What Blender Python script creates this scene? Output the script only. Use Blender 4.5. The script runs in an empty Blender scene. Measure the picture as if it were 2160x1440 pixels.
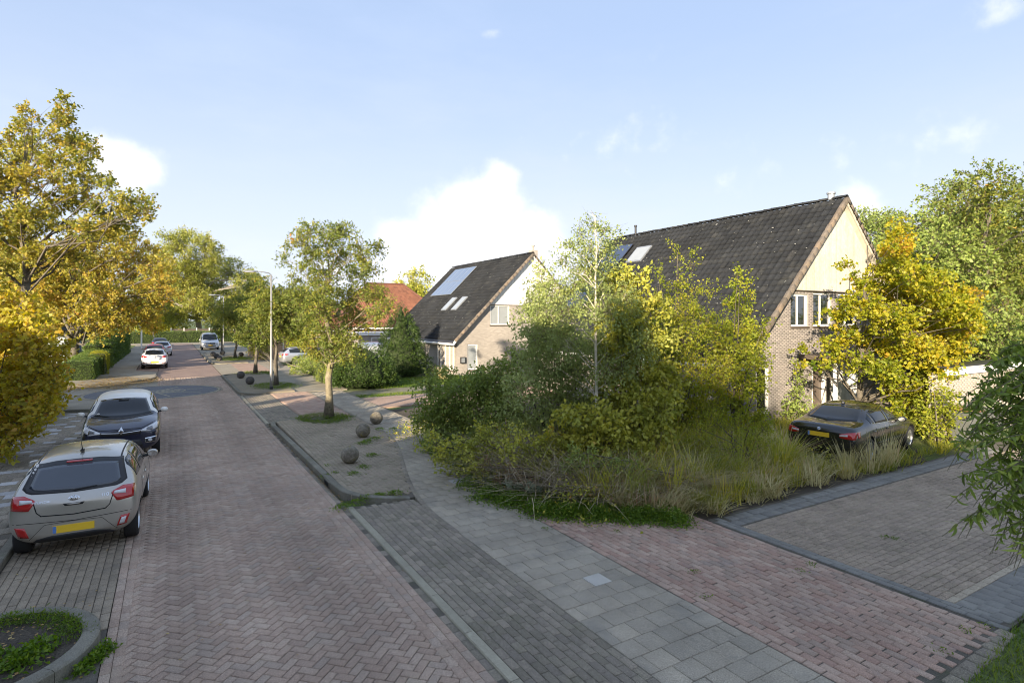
import bpy, bmesh, math, random
import numpy as np
from mathutils import Vector, Matrix
from mathutils.bvhtree import BVHTree
from mathutils.geometry import tessellate_polygon

S = bpy.context.scene
C = S.collection
R = math.radians
# ------------------------------------------------------------------ camera
CAM_H, CAM_F, CAM_HY = 3.67, 1200.0, 673.0          # height, focal length and horizon row in photo pixels
YAW = math.atan(720 / 1200.0)                        # the street runs 31 degrees left of the view axis
SA, CA = math.sin(YAW), math.cos(YAW)
cam = bpy.data.cameras.new('camera')
cam.sensor_width = 36.0
cam.lens = 20.0
cam.shift_y = (CAM_HY - 720.0) / 2160.0
cam.clip_start = 0.05
cam.clip_end = 4000
camo = bpy.data.objects.new('camera', cam)
C.objects.link(camo)
camo.location = (0, 0, CAM_H)
camo.rotation_euler = (R(90), 0, -YAW)
S.camera = camo
# ------------------------------------------------------------------ light
SUN_EL = R(15.0)
SUN_TO = Vector((0.80, 0.60, 0.0)).normalized()      # horizontal direction in which the light travels
sun_from = Vector((-SUN_TO.x * math.cos(SUN_EL), -SUN_TO.y * math.cos(SUN_EL), math.sin(SUN_EL)))
sl = bpy.data.lights.new('sun', 'SUN')
sl.energy = 4.9
sl.angle = R(0.6)
sl.color = (1.0, 0.85, 0.64)
so = bpy.data.objects.new('sun', sl)
C.objects.link(so)
so.rotation_euler = sun_from.to_track_quat('Z', 'Y').to_euler()
so.location = (-40, -30, 30)

world = bpy.data.worlds.new('World')
S.world = world
world.use_nodes = True
wn, wl = world.node_tree.nodes, world.node_tree.links
wn.clear()
def wnode(t, **k):
    n = wn.new(t)
    for a, b in k.items():
        setattr(n, a, b)
    return n
def wmath(op, a, b=None, c=None, clamp=False):
    n = wnode('ShaderNodeMath', operation=op, use_clamp=clamp)
    for i, v in enumerate((a, b, c)):
        if v is None:
            continue
        if isinstance(v, (int, float)):
            n.inputs[i].default_value = v
        else:
            wl.new(v, n.inputs[i])
    return n.outputs[0]
sky = wnode('ShaderNodeTexSky', sky_type='NISHITA')
sky.sun_disc = False
sky.sun_elevation = SUN_EL
sky.sun_rotation = math.atan2(sun_from.x, sun_from.y)
sky.altitude = 0
sky.air_density = 1.0
sky.dust_density = 3.0
sky.ozone_density = 3.0
tc = wnode('ShaderNodeTexCoord')
sep = wnode('ShaderNodeSeparateXYZ')
wl.new(tc.outputs['Generated'], sep.inputs[0])
az = wmath('ARCTAN2', sep.outputs[0], sep.outputs[1])
el = wmath('ARCSINE', sep.outputs[2])
n1 = wnode('ShaderNodeTexNoise'); n1.inputs['Scale'].default_value = 7.0; n1.inputs['Detail'].default_value = 8; n1.inputs['Roughness'].default_value = 0.58
wl.new(tc.outputs['Generated'], n1.inputs['Vector'])
n2 = wnode('ShaderNodeTexNoise'); n2.inputs['Scale'].default_value = 2.2; n2.inputs['Detail'].default_value = 6; n2.inputs['Roughness'].default_value = 0.6
mp = wnode('ShaderNodeMapping'); mp.inputs['Scale'].default_value = (1, 1, 3.2); mp.inputs['Location'].default_value = (0.31, 0.2, 0.1)
wl.new(tc.outputs['Generated'], mp.inputs['Vector']); wl.new(mp.outputs[0], n2.inputs['Vector'])
n3 = wnode('ShaderNodeTexNoise'); n3.inputs['Scale'].default_value = 22.0; n3.inputs['Detail'].default_value = 6
wl.new(tc.outputs['Generated'], n3.inputs['Vector'])
def ang(px, py):
    v = Vector(((px - 1080) / 1200.0, 1.0, (673 - py) / 1200.0)).normalized()
    return math.atan2(v.x, v.y) + YAW, math.asin(v.z)
# cumulus heaps: centre and half sizes
blobs = [(985, 545, 230, 85, 1.0), (1000, 470, 130, 85, 1.0), (1052, 405, 42, 60, 1.0), (860, 500, 95, 42, .9), (1125, 490, 75, 60, .9),
         (1000, 600, 520, 75, .62), (250, 345, 72, 48, .9), (1802, 440, 55, 68, .75), (1370, 115, 46, 44, .44), (1030, 74, 62, 16, .44), (1475, 160, 50, 18, .40),
         (2120, 20, 70, 40, .45), (1300, 300, 330, 60, .36), (1750, 330, 420, 80, .42)]
tot = None
for (px, py, sx, sy, amp) in blobs:
    a0, e0 = ang(px, py)
    dx = wmath('DIVIDE', wmath('SUBTRACT', az, a0), sx / 1200.0 * math.cos(e0))
    dy = wmath('DIVIDE', wmath('SUBTRACT', el, e0), sy / 1200.0)
    d2 = wmath('ADD', wmath('MULTIPLY', dx, dx), wmath('MULTIPLY', dy, dy))
    g = wmath('MULTIPLY', wmath('POWER', 2.718, wmath('MULTIPLY', d2, -0.75)), amp)
    tot = g if tot is None else wmath('MAXIMUM', tot, g)
edge = wmath('ADD', wmath('MULTIPLY', wmath('SUBTRACT', n1.outputs[0], 0.5), 1.0), wmath('MULTIPLY', wmath('SUBTRACT', n3.outputs[0], 0.5), 0.55))
cum = wnode('ShaderNodeMapRange'); cum.interpolation_type = 'SMOOTHSTEP'
wl.new(wmath('ADD', tot, edge), cum.inputs[0]); cum.inputs[1].default_value = 0.33; cum.inputs[2].default_value = 0.70
veil = wnode('ShaderNodeMapRange'); veil.interpolation_type = 'SMOOTHSTEP'
wl.new(n2.outputs[0], veil.inputs[0]); veil.inputs[1].default_value = 0.42; veil.inputs[2].default_value = 0.78; veil.inputs[4].default_value = 0.34
hz = wnode('ShaderNodeMapRange'); hz.interpolation_type = 'SMOOTHSTEP'
wl.new(el, hz.inputs[0]); hz.inputs[1].default_value = 0.62; hz.inputs[2].default_value = -0.02; hz.inputs[3].default_value = 0.80; hz.inputs[4].default_value = 0.92
cover = wmath('MAXIMUM', wmath('MULTIPLY', cum.outputs[0], 0.95), wmath('ADD', hz.outputs[0], wmath('MULTIPLY', veil.outputs[0], 0.5)), clamp=True)
mixc = wnode('ShaderNodeMixRGB')
wl.new(cover, mixc.inputs[0]); wl.new(sky.outputs[0], mixc.inputs[1])
hazecol = wnode('ShaderNodeMixRGB')
wl.new(cum.outputs[0], hazecol.inputs[0])
low = wnode('ShaderNodeMapRange'); low.interpolation_type = 'SMOOTHSTEP'
wl.new(el, low.inputs[0]); low.inputs[1].default_value = 0.50; low.inputs[2].default_value = 0.0
tone = wnode('ShaderNodeMixRGB'); wl.new(low.outputs[0], tone.inputs[0])
tone.inputs[1].default_value = (2.25, 2.84, 4.0, 1)      # veil overhead
tone.inputs[2].default_value = (3.7, 4.0, 4.45, 1)        # veil near the horizon
wl.new(tone.outputs[0], hazecol.inputs[1])
cshade = wnode('ShaderNodeMapRange'); wl.new(wmath('ADD', tot, wmath('MULTIPLY', edge, 1.6)), cshade.inputs[0]); cshade.inputs[1].default_value = 0.35; cshade.inputs[2].default_value = 1.0
ctone = wnode('ShaderNodeMixRGB'); wl.new(cshade.outputs[0], ctone.inputs[0]); ctone.inputs[1].default_value = (3.9, 4.15, 4.6, 1); ctone.inputs[2].default_value = (4.9, 4.9, 5.0, 1)
wl.new(ctone.outputs[0], hazecol.inputs[2])
wl.new(hazecol.outputs[0], mixc.inputs[2])
bg = wnode('ShaderNodeBackground'); bg.inputs['Strength'].default_value = 0.10
wl.new(mixc.outputs[0], bg.inputs['Color'])
wo = wnode('ShaderNodeOutputWorld'); wl.new(bg.outputs[0], wo.inputs[0])

S.view_settings.view_transform = 'Standard'
S.view_settings.look = 'None'
S.view_settings.exposure = 1.36
S.view_settings.gamma = 1.0
S.render.engine = 'CYCLES'
S.cycles.max_bounces = 5
S.cycles.diffuse_bounces = 3
S.cycles.glossy_bounces = 3
S.cycles.transmission_bounces = 4
S.cycles.use_denoising = True
S.cycles.denoising_input_passes = 'RGB_ALBEDO_NORMAL'
S.cycles.denoising_prefilter = 'ACCURATE'
S.cycles.sample_clamp_indirect = 6.0
S.cycles.filter_width = 1.05

# ------------------------------------------------------------------ helpers
def W(px, py, d):
    x = (px - 1080) / CAM_F * d
    return Vector((x * CA + d * SA, -x * SA + d * CA, CAM_H - (py - CAM_HY) * d / CAM_F))
def G(px, py, z=0.0):
    return W(px, py, CAM_F * (CAM_H - z) / (py - CAM_HY))
def depth(x, y):
    return x * SA + y * CA
def srgb(r, g, b):
    f = lambda v: (v / 255 / 12.92) if v / 255 <= 0.04045 else ((v / 255 + 0.055) / 1.055) ** 2.4
    return (f(r), f(g), f(b))
def wm(o):
    m = o.matrix_basis.copy()
    return wm(o.parent) @ o.matrix_parent_inverse @ m if o.parent else m
def link(o, parent=None, local=False):
    C.objects.link(o)
    if parent is not None:
        o.parent = parent
        if not local:
            o.matrix_parent_inverse = wm(parent).inverted()
    return o
def tag(o, label=None, cat=None, group=None, kind=None):
    if label: o['label'] = label
    if cat: o['category'] = cat
    if group: o['group'] = group
    if kind: o['kind'] = kind
    return o
def thing(name, label, cat, loc=(0, 0, 0), rz=0.0, group=None, kind=None):
    o = bpy.data.objects.new(name, None)
    o.empty_display_size = 0.2
    C.objects.link(o)
    o.location = loc
    o.rotation_euler = (0, 0, rz)
    return tag(o, label, cat, group, kind)
def obj(name, me, mat=None, parent=None, local=False):
    if mat is not None and not me.materials:
        for m in (mat if isinstance(mat, (list, tuple)) else [mat]):
            me.materials.append(m)
    return link(bpy.data.objects.new(name, me), parent, local)
def copy_tree(o, parent=None):
    c = o.copy()
    C.objects.link(c)
    if parent is not None:
        c.parent = parent
    for ch in list(o.children):
        copy_tree(ch, c)
    return c
def np_mesh(name, V, F, attrs=None, smooth=False, mats=None):
    """V (n,3); F (m,k) with one k for all faces"""
    V = np.ascontiguousarray(V, dtype=np.float32); F = np.ascontiguousarray(F, dtype=np.int32)
    me = bpy.data.meshes.new(name)
    me.vertices.add(len(V)); me.vertices.foreach_set('co', V.ravel())
    m, k = F.shape
    me.loops.add(m * k); me.loops.foreach_set('vertex_index', F.ravel())
    me.polygons.add(m)
    me.polygons.foreach_set('loop_start', np.arange(0, m * k, k, dtype=np.int32))
    me.update(calc_edges=True)
    for a, v in (attrs or {}).items():
        at = me.attributes.new(a, 'FLOAT', 'POINT')
        at.data.foreach_set('value', np.ascontiguousarray(v, dtype=np.float32))
    if smooth:
        me.polygons.foreach_set('use_smooth', np.ones(m, dtype=bool))
    if mats is not None:
        me.polygons.foreach_set('material_index', np.ascontiguousarray(mats, dtype=np.int32))
    return me
class MB:
    """collects shapes of one part"""
    def __init__(self):
        self.v, self.f, self.m = [], [], []
    def add(self, vs, fs, mi=0):
        n = len(self.v)
        self.v += [tuple(p) for p in vs]
        self.f += [tuple(i + n for i in f) for f in fs]
        self.m += [mi] * len(fs)
        return self
    def box(self, c, s, rz=0.0, mi=0, M=None):
        x, y, z = s[0] / 2, s[1] / 2, s[2] / 2
        vs = [Vector((a * x, b * y, d * z)) for a in (-1, 1) for b in (-1, 1) for d in (-1, 1)]
        rot = M if M is not None else Matrix.Rotation(rz, 3, 'Z')
        vs = [rot @ p + Vector(c) for p in vs]
        return self.add(vs, [(0, 1, 3, 2), (4, 6, 7, 5), (0, 4, 5, 1), (2, 3, 7, 6), (0, 2, 6, 4), (1, 5, 7, 3)], mi)
    def prism(self, pts, ext, mi=0):
        n = len(pts); e = Vector(ext)
        vs = [Vector(p) for p in pts] + [Vector(p) + e for p in pts]
        return self.add(vs, [tuple(range(n - 1, -1, -1)), tuple(range(n, 2 * n))] + [(i, (i + 1) % n, n + (i + 1) % n, n + i) for i in range(n)], mi)
    def tube(self, pts, rad, n=6, mi=0, cap=True):
        pts = [Vector(p) for p in pts]
        if not isinstance(rad, (list, tuple)): rad = [rad] * len(pts)
        vs, fs = [], []
        up = Vector((0.13, 0.27, 0.95)).normalized()
        for i, p in enumerate(pts):
            t = (pts[min(i + 1, len(pts) - 1)] - pts[max(i - 1, 0)]).normalized()
            a = t.cross(up if abs(t.dot(up)) < .97 else Vector((1, 0, 0))).normalized(); b = t.cross(a)
            for k in range(n):
                q = 2 * math.pi * k / n
                vs.append(p + (a * math.cos(q) + b * math.sin(q)) * rad[i])
        for i in range(len(pts) - 1):
            for k in range(n):
                fs.append((i * n + k, i * n + (k + 1) % n, (i + 1) * n + (k + 1) % n, (i + 1) * n + k))
        if cap:
            fs.append(tuple(range(n - 1, -1, -1))); fs.append(tuple(range((len(pts) - 1) * n, len(pts) * n)))
        return self.add(vs, fs, mi)
    def lathe(self, prof, c=(0, 0, 0), axis='Z', n=20, mi=0):
        vs, fs = [], []
        for (r, z) in prof:
            for k in range(n):
                q = 2 * math.pi * k / n
                p = (r * math.cos(q), r * math.sin(q), z)
                p = p if axis == 'Z' else ((p[0], p[2], p[1]) if axis == 'Y' else (p[2], p[0], p[1]))
                vs.append((p[0] + c[0], p[1] + c[1], p[2] + c[2]))
        for i in range(len(prof) - 1):
            for k in range(n):
                fs.append((i * n + k, i * n + (k + 1) % n, (i + 1) * n + (k + 1) % n, (i + 1) * n + k))
        return self.add(vs, fs, mi)
    def mesh(self, name, smooth=False, fix=True):
        me = bpy.data.meshes.new(name)
        me.from_pydata(self.v, [], self.f)
        if any(self.m): me.polygons.foreach_set('material_index', self.m)
        if fix:
            bm = bmesh.new(); bm.from_mesh(me); bmesh.ops.recalc_face_normals(bm, faces=bm.faces); bm.to_mesh(me); bm.free()
        if smooth: me.polygons.foreach_set('use_smooth', [True] * len(me.polygons))
        return me
    def build(self, name, mat, parent=None, smooth=False, local=False):
        return obj(name, self.mesh(name, smooth), mat, parent, local)
def bevelled(me, w=0.01, seg=2, ang_=0.6):
    bm = bmesh.new(); bm.from_mesh(me)
    es = [e for e in bm.edges if len(e.link_faces) == 2 and e.calc_face_angle(0) > ang_]
    bmesh.ops.bevel(bm, geom=es, offset=w, segments=seg, affect='EDGES', profile=0.5)
    bm.to_mesh(me); bm.free()
    return me

# ------------------------------------------------------------------ materials
def nt(name):
    m = bpy.data.materials.new(name); m.use_nodes = True
    n, l = m.node_tree.nodes, m.node_tree.links
    n.clear()
    out = n.new('ShaderNodeOutputMaterial')
    return m, n, l, out
def ramp_node(n, stops):
    r = n.new('ShaderNodeValToRGB')
    e = r.color_ramp.elements
    while len(e) < len(stops): e.new(0.5)
    for i, (p, c) in enumerate(stops):
        e[i].position = p; e[i].color = (*c, 1)
    return r
def surf(name, cols, rough=0.85, attr=False, grain=0.0, gscale=220.0, stain=0.0, sscale=0.6, bump=0.0, bscale=60.0, metal=0.0, coat=0.0, spec=0.4, grime=None, moss=None, tracks=None):
    """cols: list of colours picked by the piece's own random value (attr) or by a slow noise; grain: fine aggregate; stain: slow dirt"""
    m, n, l, out = nt(name)
    b = n.new('ShaderNodeBsdfPrincipled')
    b.inputs['Roughness'].default_value = rough; b.inputs['Metallic'].default_value = metal
    b.inputs['Coat Weight'].default_value = coat; b.inputs['Coat Roughness'].default_value = 0.06
    b.inputs['Specular IOR Level'].default_value = spec
    geo = n.new('ShaderNodeNewGeometry')
    stops = [(i / max(1, len(cols) - 1), c) for i, c in enumerate(cols)]
    rp = ramp_node(n, stops) if len(cols) > 1 else None
    if rp is not None:
        if attr:
            a = n.new('ShaderNodeAttribute'); a.attribute_name = 'rnd'; l.new(a.outputs['Fac'], rp.inputs[0])
        else:
            q = n.new('ShaderNodeTexNoise'); q.inputs['Scale'].default_value = sscale * 3; q.inputs['Detail'].default_value = 4
            l.new(geo.outputs['Position'], q.inputs['Vector'])
            mr = n.new('ShaderNodeMapRange'); mr.inputs[1].default_value = 0.3; mr.inputs[2].default_value = 0.7
            l.new(q.outputs[0], mr.inputs[0]); l.new(mr.outputs[0], rp.inputs[0])
        cur = rp.outputs[0]
    else:
        rgb = n.new('ShaderNodeRGB'); rgb.outputs[0].default_value = (*cols[0], 1); cur = rgb.outputs[0]
    def mult(cur, scale, amp, detail=3, lo=0.25, hi=0.75):
        q = n.new('ShaderNodeTexNoise'); q.inputs['Scale'].default_value = scale; q.inputs['Detail'].default_value = detail; q.inputs['Roughness'].default_value = 0.65
        l.new(geo.outputs['Position'], q.inputs['Vector'])
        mr = n.new('ShaderNodeMapRange'); mr.inputs[1].default_value = lo; mr.inputs[2].default_value = hi
        mr.inputs[3].default_value = 1 - amp; mr.inputs[4].default_value = 1 + amp
        l.new(q.outputs[0], mr.inputs[0])
        mx = n.new('ShaderNodeVectorMath'); mx.operation = 'SCALE'
        l.new(cur, mx.inputs[0]); l.new(mr.outputs[0], mx.inputs['Scale'])
        return mx.outputs[0]
    if grain:
        cur = mult(cur, gscale, grain, 2, 0.3, 0.7)
        if gscale > 100: cur = mult(cur, 62.0, grain * 0.75, 3, 0.3, 0.7)
    if stain: cur = mult(cur, sscale, stain, 5)
    if tracks:                                            # worn wheel tracks along the street
        sp = n.new('ShaderNodeSeparateXYZ'); l.new(geo.outputs['Position'], sp.inputs[0])
        q = n.new('ShaderNodeTexNoise'); q.inputs['Scale'].default_value = 0.9; q.inputs['Detail'].default_value = 5; l.new(geo.outputs['Position'], q.inputs['Vector'])
        acc = None
        for (x0, w0, a0) in tracks:
            d = n.new('ShaderNodeMath'); d.operation = 'SUBTRACT'; l.new(sp.outputs[0], d.inputs[0]); d.inputs[1].default_value = x0
            e = n.new('ShaderNodeMath'); e.operation = 'DIVIDE'; l.new(d.outputs[0], e.inputs[0]); e.inputs[1].default_value = w0
            f = n.new('ShaderNodeMath'); f.operation = 'MULTIPLY'; l.new(e.outputs[0], f.inputs[0]); l.new(e.outputs[0], f.inputs[1])
            g_ = n.new('ShaderNodeMath'); g_.operation = 'MULTIPLY'; l.new(f.outputs[0], g_.inputs[0]); g_.inputs[1].default_value = -1
            h = n.new('ShaderNodeMath'); h.operation = 'EXPONENT'; l.new(g_.outputs[0], h.inputs[0])
            k = n.new('ShaderNodeMath'); k.operation = 'MULTIPLY'; l.new(h.outputs[0], k.inputs[0]); k.inputs[1].default_value = a0
            if acc is None: acc = k.outputs[0]
            else:
                s_ = n.new('ShaderNodeMath'); s_.operation = 'ADD'; l.new(acc, s_.inputs[0]); l.new(k.outputs[0], s_.inputs[1]); acc = s_.outputs[0]
        z = n.new('ShaderNodeMath'); z.operation = 'MULTIPLY'; l.new(acc, z.inputs[0]); l.new(q.outputs[0], z.inputs[1])
        y = n.new('ShaderNodeMath'); y.operation = 'SUBTRACT'; y.inputs[0].default_value = 1.0; l.new(z.outputs[0], y.inputs[1])
        mx = n.new('ShaderNodeVectorMath'); mx.operation = 'SCALE'; l.new(cur, mx.inputs[0]); l.new(y.outputs[0], mx.inputs['Scale']); cur = mx.outputs[0]
    for extra, sc in ((grime, 1.3), (moss, 2.1)):
        if extra:
            col, amt = extra[:2]; sc = extra[2] if len(extra) > 2 else sc
            q = n.new('ShaderNodeTexNoise'); q.inputs['Scale'].default_value = sc; q.inputs['Detail'].default_value = 7; q.inputs['Roughness'].default_value = 0.7
            l.new(geo.outputs['Position'], q.inputs['Vector'])
            mr = n.new('ShaderNodeMapRange'); mr.inputs[1].default_value = 0.54; mr.inputs[2].default_value = 0.72; mr.inputs[4].default_value = amt
            l.new(q.outputs[0], mr.inputs[0])
            mx = n.new('ShaderNodeMixRGB'); mx.inputs[2].default_value = (*col, 1)
            l.new(mr.outputs[0], mx.inputs[0]); l.new(cur, mx.inputs[1]); cur = mx.outputs[0]
    l.new(cur, b.inputs['Base Color'])
    if bump:
        q = n.new('ShaderNodeTexNoise'); q.inputs['Scale'].default_value = bscale; q.inputs['Detail'].default_value = 4
        l.new(geo.outputs['Position'], q.inputs['Vector'])
        bp = n.new('ShaderNodeBump'); bp.inputs['Strength'].default_value = bump; bp.inputs['Distance'].default_value = 0.01
        l.new(q.outputs[0], bp.inputs['Height']); l.new(bp.outputs[0], b.inputs['Normal'])
    l.new(b.outputs[0], out.inputs[0])
    return m
def brickmat(name, c1, c2, mortar, bw=0.22, rh=0.0625):
    """coursed brickwork for walls too far away to tell the bricks apart"""
    m, n, l, out = nt(name)
    b = n.new('ShaderNodeBsdfPrincipled'); b.inputs['Roughness'].default_value = 0.9; b.inputs['Specular IOR Level'].default_value = 0.25
    geo = n.new('ShaderNodeNewGeometry'); sp = n.new('ShaderNodeSeparateXYZ'); l.new(geo.outputs['Position'], sp.inputs[0])
    ad = n.new('ShaderNodeMath'); ad.operation = 'ADD'; l.new(sp.outputs[0], ad.inputs[0]); l.new(sp.outputs[1], ad.inputs[1])
    cb = n.new('ShaderNodeCombineXYZ'); l.new(ad.outputs[0], cb.inputs[0]); l.new(sp.outputs[2], cb.inputs[1])
    br = n.new('ShaderNodeTexBrick'); l.new(cb.outputs[0], br.inputs['Vector'])
    br.inputs['Scale'].default_value = 1.0; br.inputs['Brick Width'].default_value = bw; br.inputs['Row Height'].default_value = rh; br.inputs['Mortar Size'].default_value = 0.006; br.inputs['Bias'].default_value = 0.0
    br.inputs['Color1'].default_value = (*c1, 1); br.inputs['Color2'].default_value = (*c2, 1); br.inputs['Mortar'].default_value = (*mortar, 1)
    q = n.new('ShaderNodeTexNoise'); q.inputs['Scale'].default_value = 0.9; q.inputs['Detail'].default_value = 6; l.new(geo.outputs['Position'], q.inputs['Vector'])
    mr = n.new('ShaderNodeMapRange'); mr.inputs[1].default_value = 0.25; mr.inputs[2].default_value = 0.75; mr.inputs[3].default_value = 0.84; mr.inputs[4].default_value = 1.14; l.new(q.outputs[0], mr.inputs[0])
    mx = n.new('ShaderNodeVectorMath'); mx.operation = 'SCALE'; l.new(br.outputs['Color'], mx.inputs[0]); l.new(mr.outputs[0], mx.inputs['Scale'])
    l.new(mx.outputs[0], b.inputs['Base Color']); l.new(b.outputs[0], out.inputs[0])
    return m
def leafmat(name, stops, trans=0.42, rough=0.5, spec=0.35):
    m, n, l, out = nt(name)
    a = n.new('ShaderNodeAttribute'); a.attribute_name = 'rnd'
    rp = ramp_node(n, stops); l.new(a.outputs['Fac'], rp.inputs[0])
    b = n.new('ShaderNodeBsdfPrincipled'); b.inputs['Roughness'].default_value = rough; b.inputs['Specular IOR Level'].default_value = spec
    l.new(rp.outputs[0], b.inputs['Base Color'])
    t = n.new('ShaderNodeBsdfTranslucent')
    hs = n.new('ShaderNodeHueSaturation'); hs.inputs['Saturation'].default_value = 1.12; hs.inputs['Value'].default_value = 1.5
    l.new(rp.outputs[0], hs.inputs['Color']); l.new(hs.outputs[0], t.inputs['Color'])
    mx = n.new('ShaderNodeMixShader'); mx.inputs[0].default_value = trans
    l.new(b.outputs[0], mx.inputs[1]); l.new(t.outputs[0], mx.inputs[2]); l.new(mx.outputs[0], out.inputs[0])
    return m
def paint(name, col, metal=0.0, rough=0.35, coat=1.0, flake=0.0):
    m = surf(name, [col], rough=rough, metal=metal, coat=coat, spec=0.5, stain=0.05, sscale=2.5)
    return m
def plain(name, col, rough=0.5, metal=0.0, spec=0.5, coat=0.0, emit=None):
    return surf(name, [col], rough=rough, metal=metal, spec=spec, coat=coat, stain=0.06, sscale=3.0)
# ------------------------------------------------------------------ pieces (bricks, tiles ...)
BRICK_F = [(0, 1, 5, 4), (1, 2, 6, 5), (2, 3, 7, 6), (3, 0, 4, 7), (4, 5, 9, 8), (5, 6, 10, 9), (6, 7, 11, 10), (7, 4, 8, 11), (8, 9, 10, 11)]
def brick_template(L, Wd, H, bev):
    def ring(dx, z):
        return [(-L / 2 + dx, -Wd / 2 + dx, z), (L / 2 - dx, -Wd / 2 + dx, z), (L / 2 - dx, Wd / 2 - dx, z), (-L / 2 + dx, Wd / 2 - dx, z)]
    return np.array(ring(0, -H) + ring(0, -bev) + ring(bev, 0)), np.array(BRICK_F)
def in_view(P):
    d = P[:, 0] * SA + P[:, 1] * CA
    x = (P[:, 0] * CA - P[:, 1] * SA) / np.maximum(d, 0.1) * CAM_F + 1080
    y = CAM_HY + (CAM_H - P[:, 2]) / np.maximum(d, 0.1) * CAM_F
    return d, (d > 0.5) & (x > -10) & (x < 2170) & (y < 1450) & (y > -10)
def pieces(parent, name, P, A, L, Wd, H, mat, bev=0.006, axes=None, limit=300, seed=1, template=None, rnd=None, maxd=1e9, tilt=0.0):
    """P (n,3) tops; A (n) angle about z, or axes = (u,v,n) for a wall; L, Wd: size or arrays of two size classes"""
    rng = np.random.default_rng(seed)
    P = np.asarray(P, float); n = len(P)
    if n == 0: return
    A = np.zeros(n) if A is None else np.asarray(A, float)
    sizes = np.stack([np.broadcast_to(L, n), np.broadcast_to(Wd, n)], 1)
    rnd = rng.random(n) if rnd is None else rnd
    d, vis = in_view(P)
    score = np.where(vis & (d < maxd), sizes[:, 0] * sizes[:, 1] / d ** 3, 0)
    order = np.argsort(-score)
    near = set(int(i) for i in order[:limit] if score[i] > 0)
    if axes is None:
        U = np.stack([np.cos(A), np.sin(A), np.zeros(n)], 1); Vv = np.stack([-np.sin(A), np.cos(A), np.zeros(n)], 1); N = np.tile([0, 0, 1.0], (n, 1))
    else:
        U, Vv, N = (np.tile(np.asarray(a, float), (n, 1)) for a in axes)
    if tilt:
        tx, ty = rng.normal(0, tilt, n)[:, None], rng.normal(0, tilt, n)[:, None]
        N2 = N + U * tx + Vv * ty; N2 /= np.linalg.norm(N2, axis=1)[:, None]
        U = U - N2 * (U * N2).sum(1)[:, None]; U /= np.linalg.norm(U, axis=1)[:, None]
        Vv = np.cross(N2, U); N = N2
    keys = {}
    for i in range(n):
        keys.setdefault((round(float(sizes[i, 0]), 4), round(float(sizes[i, 1]), 4)), []).append(i)
    VV, FF, RR, off = [], [], [], 0
    for (l_, w_), idx in keys.items():
        T, F = brick_template(l_, w_, H, bev) if template is None else template(l_, w_, H)
        far = [i for i in idx if i not in near]
        meshes = {}
        for i in idx:
            if i in near:
                q = int(rnd[i] * 7.999)
                if q not in meshes:
                    me = np_mesh(name, T, F, {'rnd': np.full(len(T), (q + 0.5) / 8)})
                    me.materials.append(mat); meshes[q] = me
                o = bpy.data.objects.new(name, meshes[q])
                o.matrix_basis = Matrix(((U[i, 0], Vv[i, 0], N[i, 0], P[i, 0]), (U[i, 1], Vv[i, 1], N[i, 1], P[i, 1]), (U[i, 2], Vv[i, 2], N[i, 2], P[i, 2]), (0, 0, 0, 1)))
                link(o, parent)
        if far:
            f = np.array(far)
            V = P[f][:, None, :] + T[None, :, 0, None] * U[f][:, None, :] + T[None, :, 1, None] * Vv[f][:, None, :] + T[None, :, 2, None] * N[f][:, None, :]
            k = len(T)
            VV.append(V.reshape(-1, 3)); FF.append((F[None] + (np.arange(len(f)) * k)[:, None, None]).reshape(-1, F.shape[1]) + off)
            RR.append(np.repeat(rnd[f], k)); off += len(f) * k
    if VV:
        me = np_mesh(name + '_field', np.concatenate(VV), np.concatenate(FF), {'rnd': np.concatenate(RR)})
        tag(obj(name + '_field', me, mat, parent), kind='stuff')

def sheet(name, pts, z, mat, label, cat, parent=None, thick=0.25):
    b = MB(); b.prism([(p[0], p[1], z - thick) for p in pts], (0, 0, thick))
    o = b.build(name, mat, parent)
    return tag(o, label, cat, kind='structure')

# colours
JOINT = surf('joint_sand', [(0.094, 0.083, 0.066), (0.140, 0.121, 0.095)], rough=1, grain=0.4, gscale=90, moss=((0.06, 0.085, 0.02), 0.6))
ROADB = surf('road_clinker', [(0.309, 0.223, 0.168), (0.396, 0.290, 0.219), (0.349, 0.250, 0.185), (0.422, 0.320, 0.243), (0.330, 0.256, 0.200)], attr=True, grain=0.42, gscale=170, stain=0.26, sscale=0.38, tracks=[(0.15, 0.26, 0.26), (1.75, 0.3, 0.26), (0.95, 0.2, -0.12)], bump=0.5, bscale=120, grime=((0.37, 0.31, 0.22), 0.5))
BANDB = surf('grey_clinker', [(0.188, 0.162, 0.121), (0.265, 0.228, 0.170), (0.216, 0.183, 0.144), (0.310, 0.261, 0.198)], attr=True, grain=0.55, gscale=150, stain=0.22, sscale=0.7, bump=0.6, bscale=110, moss=((0.13, 0.13, 0.06), 0.5))
TILEB = surf('concrete_tile', [(0.294, 0.257, 0.199), (0.347, 0.302, 0.233), (0.317, 0.274, 0.210), (0.380, 0.326, 0.247)], attr=True, grain=0.42, gscale=230, stain=0.28, sscale=0.8, grime=((0.17, 0.165, 0.15), 0.5), bump=0.3, bscale=160)
PINKB = surf('red_concrete_brick', [(0.333, 0.212, 0.161), (0.398, 0.270, 0.202), (0.353, 0.244, 0.186), (0.442, 0.321, 0.244), (0.299, 0.224, 0.173)], attr=True, grain=0.34, gscale=150, stain=0.2, sscale=0.8, bump=0.5, bscale=90, grime=((0.2, 0.185, 0.175), 0.6))
DRIVEB = surf('washed_brick', [(0.264, 0.211, 0.155), (0.349, 0.277, 0.203), (0.301, 0.237, 0.181)], attr=True, grain=0.75, gscale=105, stain=0.18, sscale=0.7, bump=1.0, bscale=90, moss=((0.13, 0.13, 0.06), 0.35))
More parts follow.
